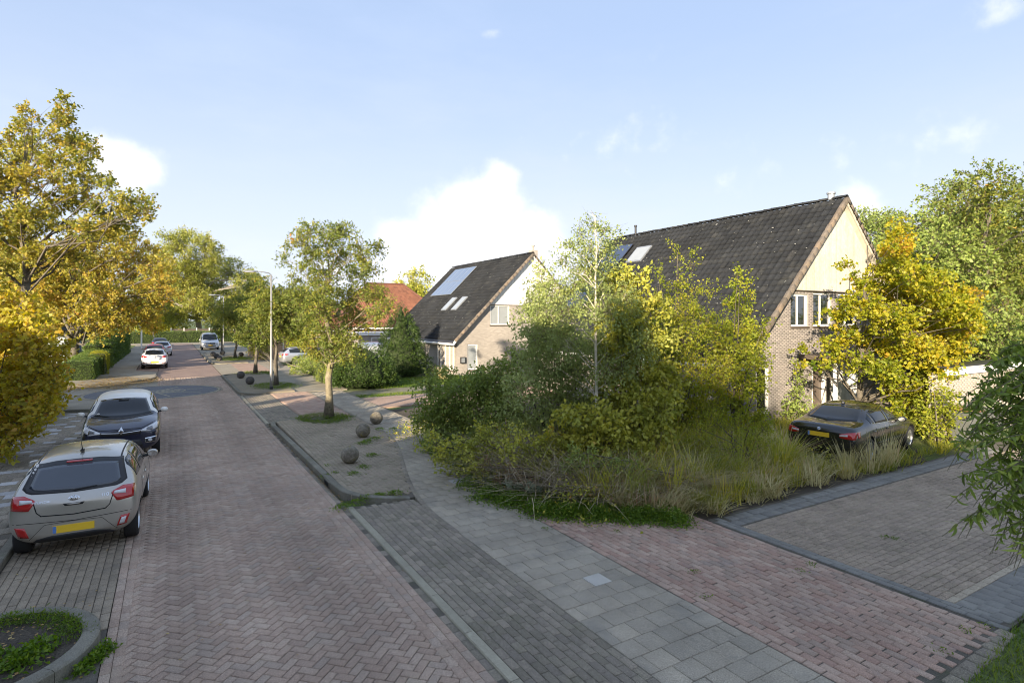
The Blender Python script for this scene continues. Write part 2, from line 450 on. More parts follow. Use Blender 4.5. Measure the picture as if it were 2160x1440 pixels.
PALEB = surf('washed_pale_brick', [(0.383, 0.317, 0.231), (0.439, 0.371, 0.275)], attr=True, grain=0.6, gscale=105, bump=0.9, bscale=90)
SLATEB = surf('slate_blue_paver', [(0.169, 0.162, 0.147), (0.208, 0.200, 0.176), (0.187, 0.177, 0.158)], attr=True, grain=0.22, gscale=160, stain=0.2, sscale=1.1, bump=0.3, bscale=90, grime=((0.36, 0.35, 0.3), 0.5))
KERBC = surf('kerb_concrete', [(0.287, 0.261, 0.193), (0.354, 0.320, 0.238)], attr=True, grain=0.3, gscale=140, stain=0.2, sscale=1.5, bump=0.4, bscale=80)
KERBD = surf('dark_kerb_concrete', [(0.143, 0.131, 0.101), (0.201, 0.185, 0.142)], attr=True, grain=0.3, gscale=110, stain=0.3, sscale=2.2, bump=0.5, bscale=70, moss=((0.09, 0.1, 0.04), 0.5), grime=((0.34, 0.33, 0.3), 0.35))
PLATB = surf('old_paving_brick', [(0.248, 0.206, 0.145), (0.310, 0.256, 0.184), (0.279, 0.224, 0.163)], attr=True, grain=0.3, gscale=130, stain=0.22, sscale=0.7, bump=0.5, bscale=90, moss=((0.15, 0.16, 0.07), 0.5))
PARKB = surf('parking_clinker', [(0.226, 0.184, 0.132), (0.294, 0.239, 0.171), (0.256, 0.206, 0.148)], attr=True, grain=0.35, gscale=150, stain=0.25, sscale=0.8, bump=0.5, bscale=100, grime=((0.09, 0.08, 0.07), 0.5))
SOIL = surf('soil', [(0.05, 0.04, 0.03), (0.085, 0.07, 0.05)], rough=1, grain=0.5, gscale=40, bump=1.0, bscale=30)
EARTH = surf('grass_ground', [(0.055, 0.085, 0.02), (0.085, 0.12, 0.03), (0.11, 0.125, 0.045)], rough=1, grain=0.5, gscale=25, stain=0.25, sscale=0.15, bump=0.6, bscale=20)
FARROAD = surf('mauve_road', [(0.223, 0.157, 0.133), (0.277, 0.199, 0.162)], grain=0.4, gscale=40, stain=0.15, sscale=0.5)
GREYPAVE = surf('grey_paving', [(0.245, 0.217, 0.170), (0.312, 0.277, 0.214)], grain=0.3, gscale=50, stain=0.15, sscale=0.5)
PINKPAVE = surf('pink_paving', [(0.319, 0.219, 0.166), (0.383, 0.272, 0.208)], grain=0.3, gscale=60, stain=0.15, sscale=0.5)

# ------------------------------------------------------------------ ground and road
g = MB(); g.prism([(-400, -300, -1.2), (700, -300, -1.2), (700, 1500, -1.2), (-400, 1500, -1.2)], (0, 0, 1.13))
tag(g.build('ground', EARTH), 'green grassy ground spreading between the gardens', 'ground', kind='structure')

road = sheet('road', [(-0.62, 0.5), (3.0, 0.5), (2.86, 41.4), (-0.72, 41.4)], -0.014, JOINT, 'street paved with mauve clinker bricks in herringbone bond', 'road')
def herring(x0, x1, y0, y1, s=0.106, skip=None):
    """45 degree herringbone: brick 2s x s"""
    P, A = [], []
    k = int((y1 - y0 + x1 - x0) / s * 1.2)
    cx, cy = (x0 + x1) / 2, (y0 + y1) / 2
    c = math.cos(math.pi / 4)
    rngI = range(-k, k)
    for i in rngI:
        for j in rngI:
            m = (i - j) % 4
            if m == 0: u, v, a = (i + 1.0) * s, (j + 0.5) * s, math.pi / 4
            elif m == 2: u, v, a = (i + 0.5) * s, (j) * s, 3 * math.pi / 4
            else: continue
            # pattern in rotated coordinates
            X, Y = cx + (u - v) * c, cy + (u + v) * c
            if x0 < X < x1 and y0 < Y < y1 and not (skip and skip(X, Y)):
                P.append((X, Y, 0)); A.append(a)
    return P, A
def herring2(x0, x1, y0, y1, s=0.106, skip=None):
    """herringbone tiling built from the L pattern: horizontal brick at (i,j),(i+1,j), vertical at (i,j+1),(i,j+2), shifted by (1,1)"""
    P, A = [], []
    c = math.cos(math.pi / 4); cx, cy = (x0 + x1) / 2, (y0 + y1) / 2
    span = int(((y1 - y0) + (x1 - x0)) / s) + 6
    for a in range(-span, span):
        for b in range(-span // 3, span // 3):
            i0, j0 = a + 2 * b, a - 2 * b          # lattice vectors (1,1) and (2,-2)
            for (u, v, an) in ((i0 + 1.0, j0 + 0.5, 0.0), (i0 + 0.5, j0 + 2.0, math.pi / 2)):
                X, Y = cx + (u - v) * s * c, cy + (u + v) * s * c
                if x0 < X < x1 and y0 < Y < y1 and not (skip and skip(X, Y)):
                    P.append((X, Y, 0)); A.append(an + math.pi / 4)
    return P, A
CIRC = (-0.72, 33.9, 3.12)
rng0 = np.random.default_rng(5)
P, A = herring2(-0.55, 2.645, 2.2, 41.3, skip=lambda x, y: (x - CIRC[0]) ** 2 + (y - CIRC[1]) ** 2 < CIRC[2] ** 2 or depth(x, y) < 4.5)
P = np.array(P); P[:, 2] = rng0.normal(-0.002, 0.0016, len(P)); 
pieces(road, 'brick', P, np.array(A), 0.2035, 0.0975, 0.06, ROADB, bev=0.006, seed=3, tilt=0.006)
# border courses along both edges of the carriageway
def courses(xs, y0, y1, L, Wd, z=0.0, stagger=True, jit=0.0015, skip=None, xfun=None):
    P = []
    for k, x in enumerate(xs):
        y = y0 + ((L / 2 + 0.003) if (stagger and k % 2) else 0)
        while y < y1:
            X = x + (xfun(y) if xfun else 0)
            if not (skip and skip(X, y)):
                P.append((X, y, z + rng0.normal(-0.001, jit)))
            y += L + 0.0055
    return np.array(P)
edge_skip = lambda x, y: depth(x, y) < 4.6
P = courses([2.575, 2.68, 2.785], 2.2, 41.3, 0.205, 0.1, z=0.005, skip=edge_skip, xfun=lambda y: -0.0034 * max(0, y - 12))
P2 = courses([-0.585, -0.48], 5.0, 41.3, 0.205, 0.1, z=0.005, skip=lambda x, y: (x - CIRC[0]) ** 2 + (y - CIRC[1]) ** 2 < CIRC[2] ** 2)
P = np.concatenate([P, P2])
pieces(road, 'edge_brick', P, np.full(len(P), math.pi / 2), 0.205, 0.1, 0.06, ROADB, bev=0.005, seed=4)
# gutter course sunk a little beside the kerb
P = courses([2.89], 2.2, 41.3, 0.205, 0.1, z=-0.012, skip=edge_skip, xfun=lambda y: -0.0034 * max(0, y - 12))
pieces(road, 'gutter_brick', P, np.full(len(P), math.pi / 2), 0.205, 0.1, 0.06, BANDB, bev=0.005, seed=6)

# junction circle
circ = MB()
n = 64
CIRCD = surf('dark_sett_fan', [(0.105, 0.11, 0.125), (0.145, 0.15, 0.16)], grain=0.45, gscale=30, stain=0.15, sscale=0.8)
circ.prism([(CIRC[0] + 2.85 * math.cos(2 * math.pi * k / n), CIRC[1] + 2.85 * math.sin(2 * math.pi * k / n), -0.2) for k in range(n)], (0, 0, 0.196))
cir = tag(circ.build('road_roundel', CIRCD), 'round dark blue-grey paved roundel set in the junction', 'paving', kind='structure')
for rr, nn, mt in ((2.92, 90, KERBC), (3.04, 94, BANDB)):
    ths = np.arange(nn) / nn * 2 * math.pi
    P = np.stack([CIRC[0] + rr * np.cos(ths), CIRC[1] + rr * np.sin(ths), np.zeros(nn)], 1)
    pieces(cir, 'ring_stone', P, ths + math.pi / 2, 0.19, 0.1, 0.05, mt, seed=7, limit=100)
P = []; A = []
for ray in range(8):
    th = ray * math.pi / 4 + 0.3
    for k in range(10):
        r_ = 0.4 + k * 0.2
        P.append((CIRC[0] + r_ * math.cos(th), CIRC[1] + r_ * math.sin(th), 0.0)); A.append(th)
for rr, nn in ((0.25, 8), (0.5, 16), (0.75, 24)):
    for k in range(nn):
        th = 2 * math.pi * k / nn; P.append((CIRC[0] + 0.6 + rr * math.cos(th), CIRC[1] + 0.1 + rr * math.sin(th), 0.003)); A.append(th + math.pi / 2)
pieces(cir, 'star_stone', P, np.array(A), 0.18, 0.09, 0.05, KERBC, seed=8, limit=150)

# far carriageway, side street, cross street
sheet('far_road', [(-0.75, 41.4), (2.86, 41.4), (2.7, 98), (-0.75, 98)], -0.004, FARROAD, 'farther stretch of street in darker mauve paving', 'road')
sheet('cross_street', [(-60, 98), (70, 98), (70, 103), (-60, 103)], -0.003, GREYPAVE, 'paved cross street in front of the far clipped hedge', 'road')
sheet('side_street', [(-40, 27.5), (-0.62, 27.5), (-0.62, 41.4), (-1.2, 41.0), (-2.2, 39.6), (-4.2, 38.95), (-40, 38.95)], -0.012, GREYPAVE, 'side street joining from the left at the junction', 'road')
# parking strip
park = sheet('parking_strip', [(-2.12, 0.5), (-0.64, 0.5), (-0.66, 27.5), (-2.12, 27.5)], -0.014, JOINT, 'parking strip of brown clinkers along the left kerb', 'parking strip')
PLANT = (-1.75, 8.05, 1.06)
pskip = lambda x, y: (x - PLANT[0]) ** 2 + (y - PLANT[1]) ** 2 < (PLANT[2] + 0.03) ** 2 or (y < PLANT[1] and x < PLANT[0] + PLANT[2])
P = courses([-2.06 + 0.105 * k for k in range(14)], 6.6, 27.3, 0.205, 0.1, skip=pskip)
pieces(park, 'brick', P, np.full(len(P), math.pi / 2), 0.203, 0.096, 0.06, PARKB, bev=0.005, seed=9, tilt=0.006)
park2 = sheet('far_parking_strip', [(-2.1, 45.5), (-0.77, 43.5), (-0.77, 96), (-2.1, 96)], -0.0035, FARROAD, 'far parking strip under the row of parked cars', 'parking strip')
# left pavement
lp = sheet('left_pavement', [(-4.3, 4), (-2.28, 4), (-2.28, 27.3), (-4.3, 27.3)], 0.076, JOINT, 'left pavement of grey tiles with pale repairs', 'pavement')
P = []
for j in range(70):
    y = 6.0 + j * 0.303
    for i in range(8):
        x = -2.43 - i * 0.303 - (0.15 if j % 2 else 0)
        P.append((x, y, 0.09 + rng0.normal(0, 0.003)))
P = np.array(P)
pale = rng0.random(len(P)) < 0.17
pieces(lp, 'tile', P[~pale], None, 0.297, 0.297, 0.05, BANDB, bev=0.004, seed=10, tilt=0.01)
pieces(lp, 'pale_tile', P[pale], None, 0.297, 0.297, 0.05, surf('pale_tile', [(0.34, 0.33, 0.32), (0.42, 0.41, 0.4)], attr=True, grain=0.3, gscale=200, stain=0.15), bev=0.004, seed=11, tilt=0.01)
sheet('corner_pavement', [(-0.86, 41.0), (-0.8, 45.5), (-2.1, 47.5), (-2.1, 97), (-4.1, 97), (-4.0, 43), (-9, 42), (-9, 38.8), (-4.2, 38.9), (-2.3, 39.4)], 0.085, GREYPAVE, 'grey pavement corner strewn with leaves beside the clipped hedge', 'pavement')
# kerbs: real stones one metre long
def kerb(name, pts, w, h, mat, label, stone=1.0, z0=-0.1, close=False):
    """row of kerb stones along a polyline"""
    root = thing(name, label, 'kerb', (pts[0][0], pts[0][1], 0), kind='structure')
    # resample
    pl = [Vector((p[0], p[1], 0)) for p in pts]
    seg = [(pl[i + 1] - pl[i]).length for i in range(len(pl) - 1)]
    tot = sum(seg); nn = max(1, int(round(tot / stone)))
    def at(s):
        s = max(0, min(tot, s))
        for i, q in enumerate(seg):
            if s <= q or i == len(seg) - 1:
                return pl[i].lerp(pl[i + 1], s / q if q else 0), (pl[i + 1] - pl[i]).normalized(), (pts[i][2] * (1 - s / q) + pts[i + 1][2] * (s / q)) if len(pts[i]) > 2 else h
            s -= q
    for k in range(nn):
        b = MB(); sub = 4
        a0, a1 = tot * k / nn + 0.004, tot * (k + 1) / nn - 0.004
        ring = []
        for q in range(sub + 1):
            p, t, hh = at(a0 + (a1 - a0) * q / sub)
            s_ = Vector((-t.y, t.x, 0)) * (w / 2)
            ring.append((p, s_, hh))
        vs = []
        for p, s_, hh in ring:
            vs += [p + s_ + Vector((0, 0, z0)), p + s_ * 0.98 + Vector((0, 0, hh - 0.015)), p + s_ * 0.8 + Vector((0, 0, hh)), p - s_ * 0.8 + Vector((0, 0, hh)), p - s_ * 0.98 + Vector((0, 0, hh - 0.015)), p - s_ + Vector((0, 0, z0))]
        fs = []
        for q in range(sub):
            for c_ in range(5):
                fs.append((q * 6 + c_, q * 6 + c_ + 1, (q + 1) * 6 + c_ + 1, (q + 1) * 6 + c_))
        fs += [tuple(range(6)), tuple(range(sub * 6 + 5, sub * 6 - 1, -1))]
        b.add(vs, fs)
        me = b.mesh('kerb_stone')
        at_ = me.attributes.new('rnd', 'FLOAT', 'POINT'); at_.data.foreach_set('value', np.full(len(me.vertices), random.random()))
        obj('kerb_stone', me, mat, root)
    return root
random.seed(3)
kerb('left_kerb', [(-2.2, 4.2), (-2.2, 27.2), (-2.6, 28.0), (-3.6, 28.3)], 0.15, 0.10, KERBD, 'dark kerb stones along the left pavement by the silver hatchback')
kerb('corner_kerb', [(-0.82, 46.5, 0.0), (-0.82, 41.8, 0.1), (-1.0, 40.8, 0.1), (-2.0, 39.6, 0.1), (-4.0, 38.8, 0.1), (-8.5, 38.7, 0.1)], 0.14, 0.10, KERBD, 'curved kerb of the leaf-strewn left corner')
kerb('flush_kerb', [(3.0, 3.9), (3.0, 11.15)], 0.13, 0.012, KERBC, 'pale flush kerb strip between street and grey band')
kerb('bay_kerb', [(4.2, 11.08, 0.035), (4.0, 11.12, 0.05), (3.6, 11.25, 0.09), (3.28, 11.5, 0.11), (3.1, 11.95, 0.115), (3.06, 12.6, 0.115), (2.97, 20.6, 0.115), (3.03, 21.1, 0.115), (3.3, 21.5, 0.10), (4.0, 21.75, 0.06)], 0.16, 0.11, KERBD, 'dark raised kerb round the bay with three stone balls')
kerb('flush_kerb', [(2.93, 21.6), (2.9, 29.9)], 0.12, 0.012, KERBC, 'pale flush kerb strip at the middle drive crossing')
kerb('bay_kerb', [(4.0, 30.1, 0.05), (3.3, 30.2, 0.09), (2.98, 30.6, 0.115), (2.9, 31.2, 0.115), (2.86, 40.6, 0.115), (3.2, 41.3, 0.1), (4.0, 41.6, 0.06)], 0.16, 0.11, KERBD, 'dark raised kerb of the bay holding the lamp post')
kerb('bay_kerb', [(4.0, 52.0, 0.05), (3.1, 52.2, 0.1), (2.82, 52.8, 0.115), (2.75, 68, 0.115), (3.2, 69, 0.1)], 0.16, 0.11, KERBD, 'dark raised kerb of the far bay with dark stone balls')
# planter
thp = [math.pi * 1.62 - 2 * math.pi * k / 40 * 1.0 for k in range(41)]
pl_ = thing('planter', 'round kerbed planter of soil and weeds in the parking strip', 'planter', (PLANT[0], PLANT[1], 0))
for s_ in range(8):
    b = MB(); sub = 6; vs = []; fs = []
    for q in range(sub + 1):
        th = 2 * math.pi * (s_ + q / sub * 0.992) / 8
        for (rr, zz) in ((PLANT[2], -0.1), (PLANT[2] - 0.004, 0.105), (PLANT[2] - 0.03, 0.125), (PLANT[2] - 0.15, 0.13), (PLANT[2] - 0.17, 0.12), (PLANT[2] - 0.17, -0.1)):
            vs.append((PLANT[0] + rr * math.cos(th), PLANT[1] + rr * math.sin(th), zz))
    for q in range(sub):
        for c_ in range(5):
            fs.append((q * 6 + c_, q * 6 + c_ + 1, q * 6 + c_ + 7, q * 6 + c_ + 6))
    fs += [tuple(range(6)), tuple(range(sub * 6 + 5, sub * 6 - 1, -1))]
    b.add(vs, fs); me = b.mesh('kerb_stone')
    at_ = me.attributes.new('rnd', 'FLOAT', 'POINT'); at_.data.foreach_set('value', np.full(len(me.vertices), random.random()))
    obj('kerb_stone', me, KERBD, pl_)
b = MB(); ns = 24; vs = [(PLANT[0], PLANT[1], 0.10)]
fs = []
for r_i, rr in enumerate((0.3, 0.6, PLANT[2] - 0.16)):
    for k in range(ns):
        th = 2 * math.pi * k / ns
        vs.append((PLANT[0] + rr * math.cos(th), PLANT[1] + rr * math.sin(th), 0.075 + random.uniform(-0.02, 0.02)))
for k in range(ns):
    fs.append((0, 1 + k, 1 + (k + 1) % ns))
    for r_i in range(2):
        fs.append((1 + r_i * ns + k, 1 + (r_i + 1) * ns + k, 1 + (r_i + 1) * ns + (k + 1) % ns, 1 + r_i * ns + (k + 1) % ns))
b.add(vs, fs); b.build('soil', SOIL, pl_, smooth=True)

# ------------------------------------------------------------------ right side pavings
band = sheet('clinker_band', [(3.07, 2.5), (4.26, 2.5), (4.26, 10.9), (3.07, 11.2)], -0.014, JOINT, 'band of weathered grey clinkers between street and tiled footpath', 'paving')
P = courses([3.125 + 0.1075 * k for k in range(11)], 2.9, 11.1, 0.205, 0.1, skip=edge_skip)
pieces(band, 'brick', P, np.full(len(P), math.pi / 2), 0.205, 0.1, 0.06, BANDB, bev=0.005, seed=12, tilt=0.012)
def path_x(y):
    # left edge of the footpath: straight, then swinging right behind the stone balls
    t = min(max((y - 9.5) / 9.0, 0), 1)
    return 4.26 + (3 * t * t - 2 * t ** 3) * 1.75
path_pts = [(path_x(y), y) for y in np.linspace(2.5, 30, 40)] + [(path_x(y) + 1.5, y) for y in np.linspace(30, 2.5, 40)]
path = sheet('footpath', path_pts, -0.014, JOINT, 'footpath of square grey concrete tiles', 'footpath')
P, Ls, Wp = [], [], []
for j in range(89):
    y = 2.95 + j * 0.302
    for i in range(6):
        full = True
        if j % 2 == 0:
            if i > 4: continue
            x = path_x(y) + 0.151 + i * 0.302; w = 0.297
        else:
            x = path_x(y) + (0.0755 if i == 0 else 0.302 * i if i < 5 else 1.4345); w = 0.1455 if i in (0, 5) else 0.297
        if depth(x, y) < 4.2: continue
        P.append((x, y, rng0.normal(-0.002, 0.0022))); Ls.append(w - 0.003); Wp.append(0.294)
P = np.array(P); Ls = np.array(Ls); Wp = np.array(Wp)
wt = np.argmin((P[:, 0] - 5.16) ** 2 + (P[:, 1] - 6.21) ** 2)
keep = np.arange(len(P)) != wt
pieces(path, 'tile', P[keep], None, Ls[keep], Wp[keep], 0.05, TILEB, bev=0.004, seed=13, tilt=0.006)
pieces(path, 'white_tile', P[[wt]], None, Ls[[wt]], Wp[[wt]], 0.05, surf('smooth_white_tile', [(0.47, 0.44, 0.385)], rough=0.8, grain=0.08, stain=0.1, sscale=4), bev=0.004, seed=13)
pieces(path, 'pale_tile', [(6.0 + 0.16, 11.72, 0.004), (5.86, 11.72, 0.005), (5.56, 11.72, 0.003)], None, 0.297, 0.297, 0.05, surf('pale_tile_b', [(0.42, 0.41, 0.4)], grain=0.2, stain=0.1), seed=3)
P, A = [], []
y = 9.0
while y < 29.8:
    dx = (path_x(y + 0.05) - path_x(y - 0.05)) / 0.1; a = math.atan2(1, dx)
    P.append((path_x(y) - 0.02, y, 0.005)); A.append(a)
    if y > 11.2: P.append((path_x(y) + 1.53, y, 0.004)); A.append(a)
    y += 0.211 * math.sin(a)
pieces(path, 'edging_brick', P, np.array(A), 0.205, 0.1, 0.12, BANDB, bev=0.006, seed=23, limit=120)
apron = sheet('red_apron', [(5.78, 2.45), (6.9, 2.6), (8.45, 2.74), (8.45, 7.0), (7.6, 7.6), (6.4, 8.6), (5.95, 10.2), (5.78, 10.3)], -0.014, JOINT, 'drive apron of faded red concrete bricks', 'paving')
P = courses([5.845 + 0.1085 * k for k in range(24)], 2.88, 10.3, 0.208, 0.102, skip=lambda x, y: (x + y) > 15.9 or depth(x, y) < 4.6, jit=0.003)
P[:, 0] += rng0.normal(0, 0.002, len(P)); P[:, 1] += rng0.normal(0, 0.004, len(P))
pieces(apron, 'brick', P, rng0.normal(math.pi / 2, 0.009, len(P)), 0.2055, 0.1005, 0.07, PINKB, bev=0.008, seed=14, tilt=0.02)
P = np.array([(6.4 + 0.22 * k, 2.60 + 0.017 * k + rng0.normal(0, 0.01), -0.005) for k in range(10)])
pieces(apron, 'edge_stone', P, rng0.normal(0, 0.04, len(P)), 0.205, 0.17, 0.07, BANDB, bev=0.012, seed=15, tilt=0.03)
drive = sheet('driveway', [(8.46, 2.76), (30, 2.9), (30, 7.12), (8.46, 7.12)], -0.014, JOINT, 'driveway of dark washed bricks with slate-blue borders', 'driveway')
P, Ls = [], []
for j in range(30):
    y = 3.42 + j * 0.1065
    x = 8.80
    if j % 2:
        P.append((8.745, y, rng0.normal(-0.002, 0.002))); Ls.append(0.098); x = 8.903
    while x < 24:
        P.append((x, y, rng0.normal(-0.002, 0.002))); Ls.append(0.205); x += 0.211
P = np.array(P); Ls = np.array(Ls); first = P[:, 1] < 3.5
pieces(drive, 'brick', P[~first], None, Ls[~first], 0.1005, 0.06, DRIVEB, bev=0.006, seed=16, tilt=0.012)
pieces(drive, 'pale_brick', P[first], None, Ls[first], 0.1005, 0.06, PALEB, bev=0.006, seed=17, limit=40)
P = []
for k in range(2):
    y = 2.86 + (0.1 if k else 0)
    while y < 7.05:
        P.append((8.525 + k * 0.108, y, rng0.normal(0, 0.0015))); y += 0.21
P1 = np.array(P)
pieces(drive, 'border_brick', P1, np.full(len(P1), math.pi / 2), 0.205, 0.102, 0.06, SLATEB, bev=0.005, seed=18)
P = []
for j, y in enumerate([2.9, 3.08, 3.26]):
    x = 8.80 + (0.1 if j % 2 else 0)
    if j % 2: P.append((8.745 - 0.05, y, -0.006))
    while x < 16: P.append((x, y, rng0.normal(0, 0.0025))); x += 0.213
for j, y in enumerate([6.72, 6.93]):
    x = 8.80 + (0.1 if j % 2 else 0)
    while x < 20: P.append((x, y, rng0.normal(0, 0.003))); x += 0.213
P = np.array(P)
pieces(drive, 'border_paver', P, None, 0.205, 0.205, 0.06, SLATEB, bev=0.006, seed=19, tilt=0.008)
# raised bay with the stone balls
def plateau_z(x, y, x1):
    return 0.105 * max(0.0, 1 - max(0, x - 3.15) / max(0.3, x1 - 3.15))
bay = sheet('tree_bay', [(3.1, 11.6), (3.6, 11.35), (4.5, 11.1), (5.0, 13.0), (5.5, 16), (5.95, 20), (5.95, 21.6), (3.1, 21.2)], -0.01, JOINT, 'raised bay of old bricks with a street tree and stone balls', 'paving')
P = []
for i in range(26):
    x = 3.2 + i * 0.1075
    y = 11.5 + (0.105 if i % 2 else 0)
    while y < 21.5:
        e = path_x(y)
        if x < e - 0.05 and not ((x - 4.75) ** 2 / 1.0 + (y - 21.35) ** 2 / 1.6 < 0.62) and y > 11.38 + 0.25 * max(0, 3.6 - x) * 2:
            P.append((x, y, plateau_z(x, y, e) + rng0.normal(0, 0.003)))
        y += 0.211
P = np.array(P)
pieces(bay, 'brick', P, rng0.normal(math.pi / 2, 0.008, len(P)), 0.205, 0.1, 0.12, PLATB, bev=0.006, seed=20, tilt=0.012)
# middle crossing: grey band, red bricks
mid = sheet('middle_crossing', [(2.98, 21.6), (6.0, 21.6), (6.0, 30.2), (2.95, 30.2)], -0.012, JOINT, 'drive crossing of grey and red bricks beyond the first tree bay', 'paving')
P = courses([3.05 + 0.1075 * k for k in range(11)], 21.8, 30.0, 0.205, 0.1)
pieces(mid, 'grey_brick', P, np.full(len(P), math.pi / 2), 0.205, 0.1, 0.05, BANDB, seed=21, limit=80)
P = []
for j in range(78):
    y = 21.9 + j * 0.1065; x = 4.3 + (0.1 if j % 2 else 0)
    while x < path_x(y) - 0.08:
        if not ((x - 4.75) ** 2 / 1.0 + (y - 21.35) ** 2 / 1.6 < 0.62): P.append((x, y, rng0.normal(0, 0.002)))
        x += 0.211
pieces(mid, 'red_brick', P, None, 0.205, 0.1, 0.05, PINKB, seed=22, limit=120)
sheet('right_pavement', [(2.93, 30.25), (8.0, 30.25), (7.9, 52), (8.4, 52), (8.4, 97), (2.8, 97), (2.9, 41)], -0.008, GREYPAVE, 'broad grey pavement under the row of street trees', 'pavement')
sheet('lamp_bay', [(2.93, 30.4), (5.4, 30.4), (5.4, 41.4), (2.9, 41.4)], 0.06, PLATB, 'raised brick bay round the lamp post', 'paving')
sheet('far_bay', [(2.8, 52.4), (5.6, 52.4), (5.6, 69), (2.78, 69)], 0.06, PLATB, 'far raised bay with dark stone balls', 'paving')
sheet('red_crossing', [(4.2, 41.6), (6.2, 41.6), (6.2, 51.8), (4.2, 51.8)], -0.003, PINKPAVE, 'faded red crossing in the far pavement', 'paving')
sheet('neighbour_drive', [(7.52, 23.2), (22, 23.2), (22, 26.3), (7.52, 26.3)], -0.009, PINKPAVE, 'pinkish paved drive beside the middle house lawn', 'driveway')
sheet('sandy_track', [(7.55, 26.35), (22, 26.35), (22, 29.4), (7.55, 29.4)], -0.02, surf('sandy', [(0.24, 0.215, 0.17), (0.18, 0.17, 0.11), (0.12, 0.13, 0.05)], grain=0.3, gscale=40, sscale=0.7), 'sandy track with grass strips beside the lawn', 'path')
sheet('far_drive', [(8.4, 42), (26, 42), (26, 53), (8.4, 53)], -0.01, GREYPAVE, 'grey paved forecourt with parked estate car and van', 'driveway')
# ------------------------------------------------------------------ plants
def unit(a):
    return a / np.maximum(np.linalg.norm(a, axis=1)[:, None], 1e-9)
def leaf_mesh(rng, P, D, L, Wd, fold=0.25, shape='leaf'):
    n = len(P)
    L = L * rng.uniform(0.65, 1.25, n)[:, None]; Wd = Wd * rng.uniform(0.7, 1.2, n)[:, None]
    r = rng.normal(size=(n, 3)); s = unit(np.cross(D, r)); nn = np.cross(s, D)
    mid = P + D * L * 0.45
    f = nn * (Wd * fold)
    V = np.stack([P, mid + s * Wd * 0.5 + f, P + D * L - nn * L * 0.12, mid - s * Wd * 0.5 + f], 1).reshape(-1, 3)
    F = np.arange(n * 4).reshape(n, 4)
    return V, F
def blades(rng, P, H, Wd, lean, curve=0.6, seg=3, az=None):
    """grass blades: strips that bend over"""
    n = len(P)
    H = np.broadcast_to(H, n) * rng.uniform(0.55, 1.2, n); th = rng.uniform(0, 2 * math.pi, n) if az is None else az
    d = np.stack([np.cos(th), np.sin(th), np.zeros(n)], 1); s = np.stack([-np.sin(th), np.cos(th), np.zeros(n)], 1)
    lean = lean * rng.uniform(0.2, 1.3, n)
    V = []
    for k in range(seg + 1):
        t = k / seg
        out = (lean * t + curve * lean * t * t) * H
        z = H * t * (1 - 0.28 * lean * t)
        w = Wd * (1 - t) ** 0.6 * 0.5 + 0.0006
        c = P + d * out[:, None]; c = c + np.stack([np.zeros(n), np.zeros(n), z], 1)
        V += [c - s * (w if np.ndim(w) == 0 else w), c + s * w]
    V = np.stack(V, 1); k = 2 * (seg + 1)
    F = np.array([(2 * i, 2 * i + 1, 2 * i + 3, 2 * i + 2) for i in range(seg)])
    FF = (F[None] + (np.arange(n) * k)[:, None, None]).reshape(-1, 4)
    return V.reshape(-1, 3), FF, k
def stems_np(A, B, r):
    """many thin three-sided stems from A to B"""
    n = len(A); d = unit(B - A); up = np.tile([0.3, 0.2, 0.93], (n, 1)); a = unit(np.cross(d, up)); b = np.cross(d, a)
    r = np.broadcast_to(r, n)[:, None]
    V = []
    for (P, k) in ((A, 1.0), (B, 0.45)):
        for q in range(3):
            t = 2 * math.pi * q / 3
            V.append(P + (a * math.cos(t) + b * math.sin(t)) * r * k)
    V = np.stack(V, 1); F = np.array([(0, 1, 4, 3), (1, 2, 5, 4), (2, 0, 3, 5)])
    return V.reshape(-1, 3), (F[None] + (np.arange(n) * 6)[:, None, None]).reshape(-1, 4)
DENS_MUL, LEAF_MUL = 2.9, 1.15
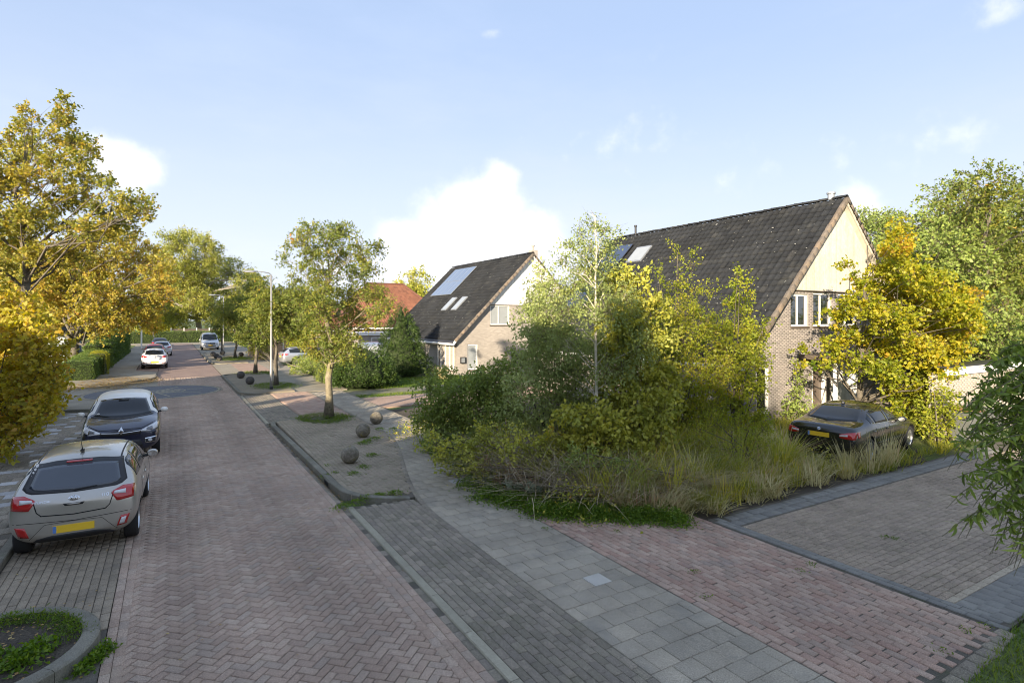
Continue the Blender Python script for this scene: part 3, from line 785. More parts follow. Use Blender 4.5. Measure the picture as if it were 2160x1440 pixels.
class Crown:
    """leaf sprays in ellipsoid clumps"""
    def __init__(self, seed):
        self.rng = np.random.default_rng(seed); self.V, self.F, self.R, self.n = [], [], [], 0
        self.SA, self.SB = [], []
    def put(self, V, F, Rn):
        self.V.append(V); self.F.append(F + self.n); self.R.append(Rn); self.n += len(V)
    def clump(self, c, r, dens, leaf=(0.09, 0.06), twig=0.35, per=12, up=0.25, droop=0.2, bias=0.0, shell=0.45, hue=0.0, gap=0.0, spread=0.05):
        rng = self.rng; dens = dens * DENS_MUL; leaf = (leaf[0] * LEAF_MUL, leaf[1] * LEAF_MUL)
        r = np.array(r if hasattr(r, '__len__') else (r, r, r * 0.8), float)
        n = max(3, int(dens * (r[0] * r[1] * r[2]) ** (2 / 3.0)))
        d = unit(rng.normal(size=(n, 3)))
        rad = rng.random(n) ** shell
        q = np.array(c) + d * r * rad[:, None] * 0.92
        if gap:
            f = np.sin(q[:, 0] * 3.1 / max(.3, r[0]) + self.n) + np.sin(q[:, 1] * 3.7 / max(.3, r[1])) + np.sin(q[:, 2] * 4.3 / max(.3, r[2]))
            k = f > gap * 1.5 - 1.5; d, q = d[k], q[k]; n = len(q)
            if n == 0: return
        u = unit(d * 0.75 + rng.normal(size=(n, 3)) * 0.55 + np.array([0, 0, up]))
        tl = twig * rng.uniform(0.5, 1.3, n)
        self.SA.append(q - u * tl[:, None] * 0.4); self.SB.append(q + u * tl[:, None])
        t = rng.random((n, per))
        P = q[:, None, :] + u[:, None, :] * (t * tl[:, None])[..., None] + rng.normal(size=(n, per, 3)) * spread
        P[..., 2] -= droop * (t ** 2) * tl[:, None] * 0.8
        D = u[:, None, :] * 0.5 + rng.normal(size=(n, per, 3)) * 0.75 + np.array([0, 0, -droop])
        P, D = P.reshape(-1, 3), unit(D.reshape(-1, 3))
        V, F = leaf_mesh(rng, P, D, leaf[0], leaf[1])
        h = np.repeat(rng.normal(0, 0.11, n), per) + rng.normal(0, 0.075, len(P)) + rng.normal(0, 0.05) + 0.5 + hue + bias
        self.put(V, F, np.repeat(np.clip(h, 0, 1), 4))
    def build(self, name, mat, parent, stemmat=None, stem_r=0.006, kind=None):
        me = np_mesh(name, np.concatenate(self.V), np.concatenate(self.F), {'rnd': np.concatenate(self.R)})
        o = obj(name, me, mat, parent)
        if stemmat is not None and self.SA:
            V, F = stems_np(np.concatenate(self.SA), np.concatenate(self.SB), stem_r)
            tag(obj('twigs', np_mesh('twigs', V, F), stemmat, parent), kind='stuff')
        return o
def limbs(b, rng, base, top, r0, r1, clumps, wob=0.12, sub=4, start=(0.35, 0.9), fork=0.32, n=7):
    """trunk from base to top with a limb to each clump; returns nothing, adds to MB b"""
    base, top = Vector(base), Vector(top)
    N = 9
    tr = []
    for i in range(N):
        t = i / (N - 1)
        j = Vector((rng.normal(), rng.normal(), 0)) * wob * (1 if 0 < i else 0) * (0.25 + t)
        tr.append(base.lerp(top, t) + j)
    rad = [r0 * (1.35 if i == 0 else 1.0) * (1 - i / (N - 1)) + r1 * (i / (N - 1)) for i in range(N)]
    b.tube(tr, rad, n=10)
    H = (top - base).length
    for (c, r) in clumps:
        c = Vector(c); rr = r if not hasattr(r, '__len__') else sum(r) / 3
        hgt = (c - base).dot((top - base).normalized()) / H
        t = min(start[1], max(start[0], hgt - fork * (c - base.lerp(top, max(0, min(1, hgt)))).length / H * 1.3 - 0.05))
        k = t * (N - 1); i = min(N - 2, int(k)); p0 = tr[i].lerp(tr[i + 1], k - i)
        rl = max(0.012, (rad[i] * 0.55) * min(1, 0.45 + rr * 0.25))
        mid1 = p0.lerp(c, 0.4) + Vector((rng.normal(), rng.normal(), rng.normal() + 0.6)) * 0.08 * (c - p0).length
        mid2 = p0.lerp(c, 0.75) + Vector((rng.normal(), rng.normal(), rng.normal())) * 0.06 * (c - p0).length
        b.tube([p0, mid1, mid2, c], [rl, rl * 0.7, rl * 0.45, rl * 0.22], n=5, cap=False)
        for _ in range(sub):
            v = Vector((rng.normal(), rng.normal(), rng.normal() + 0.3)).normalized()
            e = c + v * rr * 0.85
            s0 = mid2.lerp(c, rng.random()) if rng.random() < 0.7 else mid1
            b.tube([s0, s0.lerp(e, 0.5) + Vector((0, 0, 0.06 * rr)), e], [rl * 0.35, rl * 0.2, rl * 0.08], n=4, cap=False)
BARK = surf('bark', [(0.10, 0.085, 0.065), (0.16, 0.14, 0.11)], rough=1, grain=0.35, gscale=30, stain=0.3, sscale=3, bump=1.0, bscale=40)
BARK_MOSS = surf('mossy_bark', [(0.17, 0.145, 0.10), (0.25, 0.215, 0.14)], rough=1, grain=0.35, gscale=30, stain=0.3, sscale=3, bump=1.0, bscale=40, moss=((0.20, 0.20, 0.04), 0.8))
BARK_PALE = surf('pale_bark', [(0.30, 0.27, 0.22), (0.40, 0.36, 0.30)], rough=1, grain=0.3, gscale=20, stain=0.35, sscale=2)
TWIG = surf('twig', [(0.10, 0.075, 0.05), (0.17, 0.13, 0.085)], rough=1)
def jitter_clumps(rng, lst, dep, dd, mul=1.0):
    """(px, py, r_px) in the photograph + depth spread -> world clumps"""
    out = []
    for (px, py, rp) in lst:
        d = dep + rng.uniform(-dd, dd)
        out.append((W(px, py, d), rp * d / CAM_F * mul))
    return out
def tree(name, label, cat, base, top, r0, r1, clumps, mat, bark, seed, dens=26, leaf=(0.09, 0.06), twig=0.35, per=12, up=0.25, droop=0.2, gap=0.0, hue=None, group=None, wob=0.12, start=(0.35, 0.9), stem_r=0.006, sub=4, shell=0.45, crown='crown', spread=0.05):
    root = thing(name, label, cat, base, group=group)
    rng = np.random.default_rng(seed)
    b = MB(); limbs(b, rng, base, top, r0, r1, clumps, wob=wob, start=start, sub=sub)
    b.build('trunk', bark, root, smooth=True)
    cr = Crown(seed + 1)
    for i, (c, r) in enumerate(clumps):
        cr.clump(c, r, dens, leaf, twig, per, up, droop, gap=gap, hue=(hue(c) if hue else 0), shell=shell, spread=spread)
    cr.build(crown, mat, root, TWIG, stem_r)
    return root
def ball_clumps(rng, c, R3, n, r, zmin=None):
    out = []
    for _ in range(n):
        v = Vector((rng.normal(), rng.normal(), rng.normal())).normalized() * (rng.random() ** 0.4)
        p = Vector((c[0] + v.x * R3[0], c[1] + v.y * R3[1], c[2] + v.z * R3[2]))
        if zmin is not None: p.z = max(p.z, zmin)
        out.append((p, r * rng.uniform(0.7, 1.25)))
    return out
def shrub(name, label, base, clumps, mat, seed, dens=30, leaf=(0.07, 0.045), stems=7, bark=None, cat='shrub', group=None, **k):
    root = thing(name, label, cat, base, group=group)
    rng = np.random.default_rng(seed)
    b = MB()
    for i, (c, r) in enumerate(clumps):
        if i % max(1, len(clumps) // max(1, stems * 2)): continue
        p0 = Vector(base) + Vector((rng.normal(), rng.normal(), 0)) * 0.15
        c = Vector(c)
        m = p0.lerp(c, 0.5) + Vector((rng.normal() * 0.1, rng.normal() * 0.1, 0.15))
        b.tube([p0, m, c], [0.028, 0.018, 0.007], n=5, cap=False)
    if b.v: b.build('stems', bark or BARK, root, smooth=True)
    cr = Crown(seed + 1)
    hue = k.pop('hue', None)
    for (c, r) in clumps:
        cr.clump(c, r, dens, leaf, hue=(hue(c) if hue else 0), **k)
    cr.build('foliage', mat, root, TWIG, 0.004)
    return root
# leaf colours; shaded shrubs and hazel lightened in place of missing light
L_GOLD = leafmat('gold_leaf', [(0.0, (0.109, 0.168, 0.017)), (0.35, (0.284, 0.309, 0.023)), (0.62, (0.459, 0.393, 0.029)), (0.85, (0.491, 0.294, 0.029)), (1.0, (0.284, 0.140, 0.034))], trans=0.45)
L_HAZEL = leafmat('hazel_leaf', [(0.0, (0.20, 0.21, 0.03)), (0.4, (0.38, 0.35, 0.045)), (0.7, (0.52, 0.40, 0.06)), (1.0, (0.52, 0.26, 0.07))], trans=0.45)
L_LEFT = leafmat('autumn_lime_leaf', [(0.0, (0.110, 0.157, 0.032)), (0.4, (0.258, 0.268, 0.050)), (0.7, (0.450, 0.357, 0.062)), (1.0, (0.489, 0.254, 0.072))], trans=0.42)
L_STREET = leafmat('street_tree_leaf', [(0.0, (0.086, 0.125, 0.031)), (0.45, (0.174, 0.217, 0.043)), (0.8, (0.348, 0.330, 0.052)), (0.95, (0.522, 0.278, 0.070)), (1.0, (0.522, 0.122, 0.052))], trans=0.38)
L_BIRCH = leafmat('birch_leaf', [(0.0, (0.169, 0.219, 0.070)), (0.6, (0.301, 0.357, 0.117)), (1.0, (0.506, 0.485, 0.139))], trans=0.35)
L_WILLOWY = leafmat('grey_green_leaf', [(0.0, (0.232, 0.291, 0.101)), (0.6, (0.424, 0.482, 0.169)), (1.0, (0.620, 0.620, 0.270))], trans=0.3)
L_LIME = leafmat('yellow_green_leaf', [(0.0, (0.143, 0.202, 0.025)), (0.5, (0.300, 0.337, 0.036)), (0.85, (0.515, 0.434, 0.051)), (1.0, (0.472, 0.254, 0.086))], trans=0.45)
L_DARK = leafmat('dark_shrub_leaf', [(0.0, (0.134, 0.186, 0.044)), (0.6, (0.271, 0.339, 0.077)), (1.0, (0.535, 0.510, 0.099))], trans=0.28)
L_OLIVE = leafmat('olive_leaf', [(0.0, (0.192, 0.235, 0.044)), (0.5, (0.385, 0.392, 0.067)), (0.85, (0.620, 0.564, 0.090)), (1.0, (0.620, 0.375, 0.112))], trans=0.3)
L_FAR = leafmat('pale_far_leaf', [(0.0, (0.156, 0.193, 0.048)), (0.5, (0.332, 0.354, 0.078)), (1.0, (0.542, 0.466, 0.107))], trans=0.42)
L_HEDGE = leafmat('hedge_leaf', [(0.0, (0.057, 0.098, 0.022)), (0.6, (0.122, 0.188, 0.039)), (1.0, (0.244, 0.309, 0.057))], trans=0.28)
L_HEDGE_SUN = leafmat('sunlit_hedge_leaf', [(0.0, (0.20, 0.22, 0.02)), (1.0, (0.42, 0.38, 0.04))], trans=0.4)  # yellow of a sunlit strip put into the leaf colour
L_CON = leafmat('conifer_leaf', [(0.0, (0.027, 0.053, 0.014)), (0.6, (0.058, 0.102, 0.019)), (1.0, (0.107, 0.155, 0.029))], trans=0.2)
L_CORK = leafmat('curly_willow_leaf', [(0.0, (0.116, 0.163, 0.037)), (0.6, (0.235, 0.307, 0.060)), (1.0, (0.506, 0.560, 0.116))], trans=0.35)
L_WEED = leafmat('weed_leaf', [(0.0, (0.068, 0.127, 0.014)), (0.6, (0.138, 0.228, 0.025)), (1.0, (0.261, 0.341, 0.040))], trans=0.35)
L_GRASS = leafmat('lawn_blade', [(0.0, (0.066, 0.121, 0.011)), (0.6, (0.127, 0.200, 0.018)), (1.0, (0.231, 0.273, 0.036))], trans=0.35)
L_DRY = leafmat('dry_grass_blade', [(0.0, (0.256, 0.256, 0.085)), (0.4, (0.491, 0.412, 0.191)), (0.75, (0.620, 0.569, 0.320)), (1.0, (0.550, 0.334, 0.214))], trans=0.3)
L_TALL = leafmat('tall_grass_blade', [(0.0, (0.125, 0.167, 0.028)), (0.5, (0.311, 0.316, 0.043)), (1.0, (0.620, 0.502, 0.100))], trans=0.35)
L_DEAD = leafmat('dead_stem', [(0.0, (0.216, 0.184, 0.124)), (0.6, (0.409, 0.333, 0.228)), (1.0, (0.604, 0.475, 0.310))], trans=0.1)
L_FALLEN = leafmat('fallen_leaf', [(0.0, (0.16, 0.08, 0.03)), (0.5, (0.33, 0.20, 0.05)), (1.0, (0.42, 0.33, 0.12))], trans=0.1)
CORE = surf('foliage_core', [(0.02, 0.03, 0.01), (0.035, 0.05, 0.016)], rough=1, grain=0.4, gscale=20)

def hedge(name, label, path_, w, hs, mat, seed, leaf=(0.045, 0.03), dens=900, round_=0.12):
    """clipped hedge along a polyline; hs heights per point"""
    rng = np.random.default_rng(seed)
    root = thing(name, label, 'hedge', (path_[0][0], path_[0][1], 0))
    core = MB(); V, F, Rn, off = [], [], [], 0
    for i in range(len(path_) - 1):
        a, b_ = Vector((*path_[i], 0)), Vector((*path_[i + 1], 0)); t = (b_ - a); Ln = t.length; t.normalize(); s = Vector((-t.y, t.x, 0))
        ia, ib = a + t * 0.1 * (i == 0), b_ - t * 0.1 * (i == len(path_) - 2)
        h0, h1 = hs[i], hs[i + 1]
        k = w / 2 - 0.09
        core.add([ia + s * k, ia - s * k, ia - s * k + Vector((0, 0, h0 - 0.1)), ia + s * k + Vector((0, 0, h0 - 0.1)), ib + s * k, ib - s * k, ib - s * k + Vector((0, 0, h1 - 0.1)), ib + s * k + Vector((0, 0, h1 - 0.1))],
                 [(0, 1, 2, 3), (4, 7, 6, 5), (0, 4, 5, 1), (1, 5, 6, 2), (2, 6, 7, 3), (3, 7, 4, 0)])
        hm = (h0 + h1) / 2
        per = 2 * hm + w
        n = int(dens * Ln * per); ends = int(dens * w * hm)
        al = rng.random(n) * Ln; u = rng.random(n) * per; hh = h0 + (h1 - h0) * al / Ln
        side = np.where(u < hm, -1, np.where(u < hm + w, 0, 1))
        z = np.where(side == -1, u / hm * hh, np.where(side == 1, (u - hm - w) / hm * hh, hh))
        off_s = np.where(side == 0, u - hm - w / 2, side * w / 2)
        nx = np.stack([np.where(side == 0, 0, side), np.where(side == 0, 1.0, 0.15)], 1)
        bul = 0.06 * np.sin(al * 2.3 + seed) + 0.05 * np.sin(al * 5.1 + z * 3) + rng.normal(0, 0.03, n)
        P = np.array(a) + al[:, None] * np.array(t) + (off_s + nx[:, 0] * bul)[:, None] * np.array(s)
        P[:, 2] = np.maximum(z + nx[:, 1] * bul - round_ * np.abs(off_s / (w / 2)) ** 4 * (z > hh - 0.15), 0.01)
        D = nx[:, 0][:, None] * np.array(s) + np.stack([np.zeros(n), np.zeros(n), nx[:, 1]], 1)
        for (pt, sg, hq) in ((a, -1, h0), (b_, 1, h1)):
            if (sg == -1 and i == 0) or (sg == 1 and i == len(path_) - 2):
                e = rng.random((ends, 2))
                Pe = np.array(pt) + (e[:, :1] - 0.5) * w * np.array(s) + np.stack([np.zeros(ends), np.zeros(ends), e[:, 1] * hq], 1) + rng.normal(0, 0.03, (ends, 3))
                P = np.concatenate([P, Pe]); D = np.concatenate([D, np.tile(np.array(t) * sg, (ends, 1))])
        D = unit(D * 0.7 + rng.normal(size=D.shape) * 0.6)
        v, f = leaf_mesh(rng, P - D * leaf[0] * 0.4, D, leaf[0], leaf[1])
        V.append(v); F.append(f + off); off += len(v)
        Rn.append(np.repeat(np.clip(rng.normal(0.5, 0.22, len(P)) + 0.12 * np.sin(P[:, 0] * 4 + P[:, 1] * 3 + P[:, 2] * 5), 0, 1), 4))
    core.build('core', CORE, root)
    obj('foliage', np_mesh('foliage', np.concatenate(V), np.concatenate(F), {'rnd': np.concatenate(Rn)}), mat, root)
    return root
def conifer(name, label, base, H, Rr, seed, mat=L_CON, dens=700, taper=1.0, clip=None, group=None, leaf=(0.12, 0.045), wave=0.22):
    """layered evergreen: feathery sprays pointing outwards and up"""
    rng = np.random.default_rng(seed)
    root = thing(name, label, 'conifer', base, group=group)
    b = MB(); b.tube([base, (base[0], base[1], base[2] + H * 0.9)], [0.09, 0.02], n=7); b.build('trunk', BARK, root)
    c = MB()
    prof = lambda t: Rr * (1 - t) ** taper * (0.55 + 0.45 * min(1, t * 6 + 0.35))
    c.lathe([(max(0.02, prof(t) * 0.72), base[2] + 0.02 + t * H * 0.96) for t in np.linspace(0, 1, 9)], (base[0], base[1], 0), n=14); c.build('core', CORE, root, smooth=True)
    n = int(dens * Rr * H)
    t = 1 - np.sqrt(rng.random(n)); th = rng.uniform(0, 2 * math.pi, n)
    lump = 1 + wave * np.sin(th * 5 + t * 23) * np.sin(t * 31 + th * 3) + rng.normal(0, 0.05, n)
    r = np.array([prof(q) for q in t]) * lump
    P = np.stack([base[0] + r * np.cos(th), base[1] + r * np.sin(th), base[2] + 0.05 + t * H], 1)
    o_ = np.stack([np.cos(th), np.sin(th), np.zeros(n)], 1)
    per = 7
    u = unit(o_ * 0.8 + np.array([0, 0, 0.55]) + rng.normal(size=(n, 3)) * 0.3)
    tt = rng.random((n, per))
    PP = P[:, None] + u[:, None] * (tt * 0.24)[..., None] + rng.normal(size=(n, per, 3)) * 0.03
    DD = unit((u[:, None] + rng.normal(size=(n, per, 3)) * 0.45).reshape(-1, 3))
    V, F = leaf_mesh(rng, PP.reshape(-1, 3), DD, leaf[0], leaf[1])
    h = np.repeat(np.clip(rng.normal(0.5, 0.2, n), 0, 1), per * 4)
    obj('foliage', np_mesh('foliage', V, F, {'rnd': h}), mat, root)
    return root
def grass_patch(name, label, pts, n, H, Wd, lean, mat, seed, cat='grass', z=0.0, curve=0.6, clumped=0.0, parent=None, seg=3, rb=(0.5, 0.22)):
    """blades scattered in a polygon"""
    rng = np.random.default_rng(seed)
    poly = np.array(pts); lo, hi = poly.min(0), poly.max(0)
    P = []
    while sum(len(p) for p in P) < n:
        q = lo + rng.random((n * 2, 2)) * (hi - lo)
        inside = np.zeros(len(q), bool); j = len(poly) - 1
        for i in range(len(poly)):
            a, b_ = poly[i], poly[j]
            cnd = (a[1] > q[:, 1]) != (b_[1] > q[:, 1])
            with np.errstate(divide='ignore', invalid='ignore'):
                xx = (b_[0] - a[0]) * (q[:, 1] - a[1]) / (b_[1] - a[1]) + a[0]
            inside ^= cnd & (q[:, 0] < xx); j = i
        q = q[inside]
        if clumped:
            f = np.sin(q[:, 0] * 5.3 + seed) * np.sin(q[:, 1] * 4.7 + seed * 2) + 0.5 * np.sin(q[:, 0] * 11 + q[:, 1] * 9)
            q = q[f + rng.normal(0, 0.4, len(q)) > clumped - 0.6]
        P.append(q)
    P = np.concatenate(P)[:n]
    P3 = np.concatenate([P, np.full((n, 1), z)], 1)
    V, F, k = blades(rng, P3, H, Wd, lean, curve, seg)
    f = 0.5 + 0.2 * np.sin(P[:, 0] * 2.1 + seed) + 0.15 * np.sin(P[:, 1] * 3.3)
    me = np_mesh(name, V, F, {'rnd': np.repeat(np.clip(f + rng.normal(rb[0] - 0.5, rb[1], n), 0, 1), k)})
    o = obj(name, me, mat, parent)
    return tag(o, label, cat, kind='stuff')
def weeds(name, label, spots, n, r, mat, seed, leaf=(0.05, 0.035), H=0.12, z=0.0, cat='weeds', group=None, kind='stuff'):
    """low leafy plants scattered round spots"""
    rng = np.random.default_rng(seed)
    sp = np.array(spots)
    idx = rng.integers(0, len(sp), n)
    P = np.concatenate([sp[idx, :2] + rng.normal(0, r, (n, 2)), np.zeros((n, 1))], 1)
    dd = np.linalg.norm(P[:, :2] - sp[idx, :2], axis=1) / (r * 2)
    P[:, 2] = z + (rng.random(n) ** 0.7) * H * np.maximum(0.15, 1 - dd)
    D = unit(rng.normal(size=(n, 3)) + np.array([0, 0, 0.35]))
    V, F = leaf_mesh(rng, P, D, leaf[0], leaf[1])
    me = np_mesh(name, V, F, {'rnd': np.repeat(np.clip(rng.normal(0.5, 0.25, n), 0, 1), 4)})
    return tag(obj(name, me, mat), label, cat, group, kind)

def tussocks(name, label, cen, per, H, Wd, mat, seed, rad=0.1, lean=0.55, cat='grass', curve=0.9, seg=3, var=0.35):
    """grass tufts: blades fan out from each centre; cen (n,2) or (n,3) with a height factor"""
    rng = np.random.default_rng(seed); cen = np.array(cen, float); n = len(cen)
    hf = cen[:, 2] if cen.shape[1] > 2 else np.ones(n)
    hf = hf * rng.uniform(1 - var, 1 + var, n)
    idx = np.repeat(np.arange(n), per)
    o_ = rng.normal(0, rad, (len(idx), 2)); th = np.arctan2(o_[:, 1], o_[:, 0]) + rng.normal(0, 0.7, len(idx))
    drift = rng.uniform(0, 2 * math.pi, n)
    th = np.where(rng.random(len(idx)) < 0.3, drift[idx], th)
    P = np.concatenate([cen[idx, :2] + o_, np.zeros((len(idx), 1))], 1)
    V, F, k = blades(rng, P, H * hf[idx], Wd, lean, curve, seg, az=th)
    tone = rng.normal(0.5, 0.2, n)
    me = np_mesh(name, V, F, {'rnd': np.repeat(np.clip(tone[idx] + rng.normal(0, 0.14, len(idx)), 0, 1), k)})
    return tag(obj(name, me, mat), label, cat, kind='stuff')
def in_poly(rng, pts, n):
    poly = np.array(pts); lo, hi = poly.min(0), poly.max(0); out = []
    while len(out) < n:
        q = lo + rng.random(2) * (hi - lo); c = False; j = len(poly) - 1
        for i in range(len(poly)):
            a, b_ = poly[i], poly[j]
            if (a[1] > q[1]) != (b_[1] > q[1]) and q[0] < (b_[0] - a[0]) * (q[1] - a[1]) / (b_[1] - a[1]) + a[0]: c = not c
            j = i
        if c: out.append(tuple(q))
    return out
# ------------------------------------------------------------------ houses
BRICKW = surf('buff_grey_brick', [(0.21, 0.188, 0.176), (0.29, 0.26, 0.24), (0.25, 0.22, 0.208), (0.34, 0.30, 0.275)], attr=True, grain=0.25, gscale=90, stain=0.1, sscale=0.9, bump=0.5, bscale=70)
MORTAR = surf('mortar', [(0.27, 0.255, 0.235), (0.33, 0.31, 0.285)], rough=1, grain=0.2, gscale=80)
ROOFT = surf('anthracite_roof_tile', [(0.012, 0.0135, 0.0165), (0.021, 0.023, 0.0265), (0.016, 0.0175, 0.020), (0.032, 0.033, 0.034)], attr=True, rough=0.85, grain=0.4, gscale=30, stain=0.45, sscale=0.5, grime=((0.06, 0.06, 0.055), 0.5), bump=0.4, bscale=40, spec=0.25)
REDT = surf('red_roof_tile', [(0.13, 0.056, 0.036), (0.23, 0.10, 0.06), (0.18, 0.077, 0.047)], attr=True, rough=0.8, grain=0.15, gscale=20, stain=0.15, sscale=0.5)
WHITEP = surf('white_paint', [(0.74, 0.73, 0.70), (0.80, 0.79, 0.76)], rough=0.5, stain=0.05, sscale=1.5)
BOARDW = surf('white_board', [(0.72, 0.70, 0.66), (0.79, 0.77, 0.73), (0.75, 0.735, 0.70)], attr=True, rough=0.6, grain=0.06, gscale=8, stain=0.06, sscale=1.2)
BOARDC = surf('cream_board', [(0.42, 0.385, 0.32), (0.55, 0.505, 0.425), (0.48, 0.44, 0.37)], attr=True, rough=0.75, grain=0.12, gscale=9, stain=0.14, sscale=1.3)
WOODC = surf('weathered_cream_paint', [(0.52, 0.48, 0.40), (0.62, 0.57, 0.48)], rough=0.7, stain=0.12, sscale=1.5)
GLASS = plain('window_glass', (0.015, 0.018, 0.02), rough=0.03, spec=1.0, coat=0.5)
BLIND = plain('pane_with_blind', (0.30, 0.32, 0.33), rough=0.12, spec=0.8, coat=0.6)
DARKM = plain('dark_metal', (0.03, 0.03, 0.033), rough=0.45)
ZINC = plain('zinc', (0.42, 0.44, 0.46), rough=0.45, metal=0.6)
SOLARG = plain('solar_cell', (0.012, 0.018, 0.045), rough=0.09, spec=0.9, coat=1.0)
SOLARB = plain('sky_sheen_solar_cell', (0.10, 0.13, 0.19), rough=0.14, spec=1.0, coat=1.0)  # pale blue of reflected sky put into the cell colour
VERGE = surf('verge_tile', [(0.10, 0.085, 0.07), (0.19, 0.145, 0.105), (0.14, 0.12, 0.10)], attr=True, rough=0.9, grain=0.3, gscale=30, stain=0.2)
LICHEN = plain('lichen', (0.24, 0.24, 0.225), rough=1)
BROWNF = plain('brown_fascia', (0.09, 0.07, 0.055), rough=0.6)
def tile_template(l_, w_, H):
    """l_: width along the ridge, w_: exposed length down the slope; one roll and one pan, thick lower lip"""
    us = np.array([-0.5, -0.36, -0.22, -0.08, 0.06, 0.2, 0.34, 0.5]) * l_
    zs = np.array([0.014, 0.040, 0.044, 0.018, 0.004, 0.0, 0.002, 0.014])
    k = len(us)
    V = []
    for (v, dz, th) in ((0.5, -0.018, 0), (-0.56, 0.020, 0), (-0.56, 0.0, 1)):
        for u, z in zip(us, zs):
            V.append((u, v * w_, z + dz - (0.024 if th else 0)))
    F = []
    for i in range(k - 1):
        F.append((k + i, k + i + 1, i + 1, i)); F.append((2 * k + i, 2 * k + i + 1, k + i + 1, k + i))
    return np.array(V), np.array(F)
def cyl_template(l_, w_, H):
    """half round ridge tile lying along its local x"""
    V, F = [], []
    for (u, s) in ((-0.5, 0.88), (0.46, 1.0), (0.5, 1.06), (0.52, 1.06)):
        for k in range(7):
            a = math.pi * k / 6
            V.append((u * l_, math.cos(a) * w_ / 2 * s, math.sin(a) * w_ / 2 * s * 0.8 - 0.02))
    for i in range(3):
        for k in range(6):
            F.append((i * 7 + k, i * 7 + k + 1, (i + 1) * 7 + k + 1, (i + 1) * 7 + k))
    return np.array(V), np.array(F)
def wall_face(name, outline, holes, y, mat, parent, axis='XZ', thick=0.3):
    """flat wall in the plane Y=y from (x,z) outline with rectangular holes; reveals go back"""
    loops = [[Vector((p[0], p[1], 0)) for p in outline]]
    for (x0, z0, x1, z1) in holes:
        loops.append([Vector((x0, z0, 0)), Vector((x0, z1, 0)), Vector((x1, z1, 0)), Vector((x1, z0, 0))])
    tr = tessellate_polygon(loops)
    pts = [p for l_ in loops for p in l_]
    b = MB()
    b.add([(p.x, y, p.y) for p in pts], tr)
    for (x0, z0, x1, z1) in holes:
        b.add([(x0, y, z0), (x1, y, z0), (x1, y, z1), (x0, y, z1), (x0, y + thick, z0), (x1, y + thick, z0), (x1, y + thick, z1), (x0, y + thick, z1)],
              [(0, 1, 5, 4), (1, 2, 6, 5), (2, 3, 7, 6), (3, 0, 4, 7)])
    return b.build(name, mat, parent)
def window(parent, x0, z0, x1, z1, y, cols=(1.0,), fr=0.06, glass=GLASS, frame=WHITEP, name='window', sill=True, transom=None, out=0.0, ax='Y'):
    """framed window set in the plane Y=y (or X=y when ax='X'); cols are pane width shares"""
    def bx(b, a0, a1, c0, c1, d0, d1):
        if ax == 'Y': b.box(((a0 + a1) / 2, (d0 + d1) / 2, (c0 + c1) / 2), (a1 - a0, d1 - d0, c1 - c0))
        else: b.box(((d0 + d1) / 2, (a0 + a1) / 2, (c0 + c1) / 2), (d1 - d0, a1 - a0, c1 - c0))
    b = MB(); d0, d1 = y - out, y + 0.08
    bx(b, x0, x0 + fr, z0, z1, d0, d1); bx(b, x1 - fr, x1, z0, z1, d0, d1)
    bx(b, x0 + fr, x1 - fr, z0, z0 + fr, d0, d1); bx(b, x0 + fr, x1 - fr, z1 - fr, z1, d0, d1)
    xs = [x0 + fr]; tot = sum(cols); inner = x1 - x0 - 2 * fr
    for c_ in cols: xs.append(xs[-1] + inner * c_ / tot)
    for q in xs[1:-1]: bx(b, q - fr / 2, q + fr / 2, z0 + fr, z1 - fr, d0 + 0.004, d1 - 0.004)
    w_ = b.build(name, frame, parent)
    for i in range(len(cols)):
        p = MB(); bx(p, xs[i] + (fr / 2 if i else 0), xs[i + 1] - (fr / 2 if i < len(cols) - 1 else 0), z0 + fr, z1 - fr, y + 0.035, y + 0.05)
        p.build('pane', glass[i % len(glass)] if isinstance(glass, (list, tuple)) else glass, w_)
    if sill:
        p = MB(); bx(p, x0 - 0.04, x1 + 0.04, z0 - 0.07, z0 - 0.004, y - 0.10, y + 0.02); p.build('sill', BROWNF, w_)
    return w_
def dark_room(parent, x0, z0, x1, z1, y):
    pass
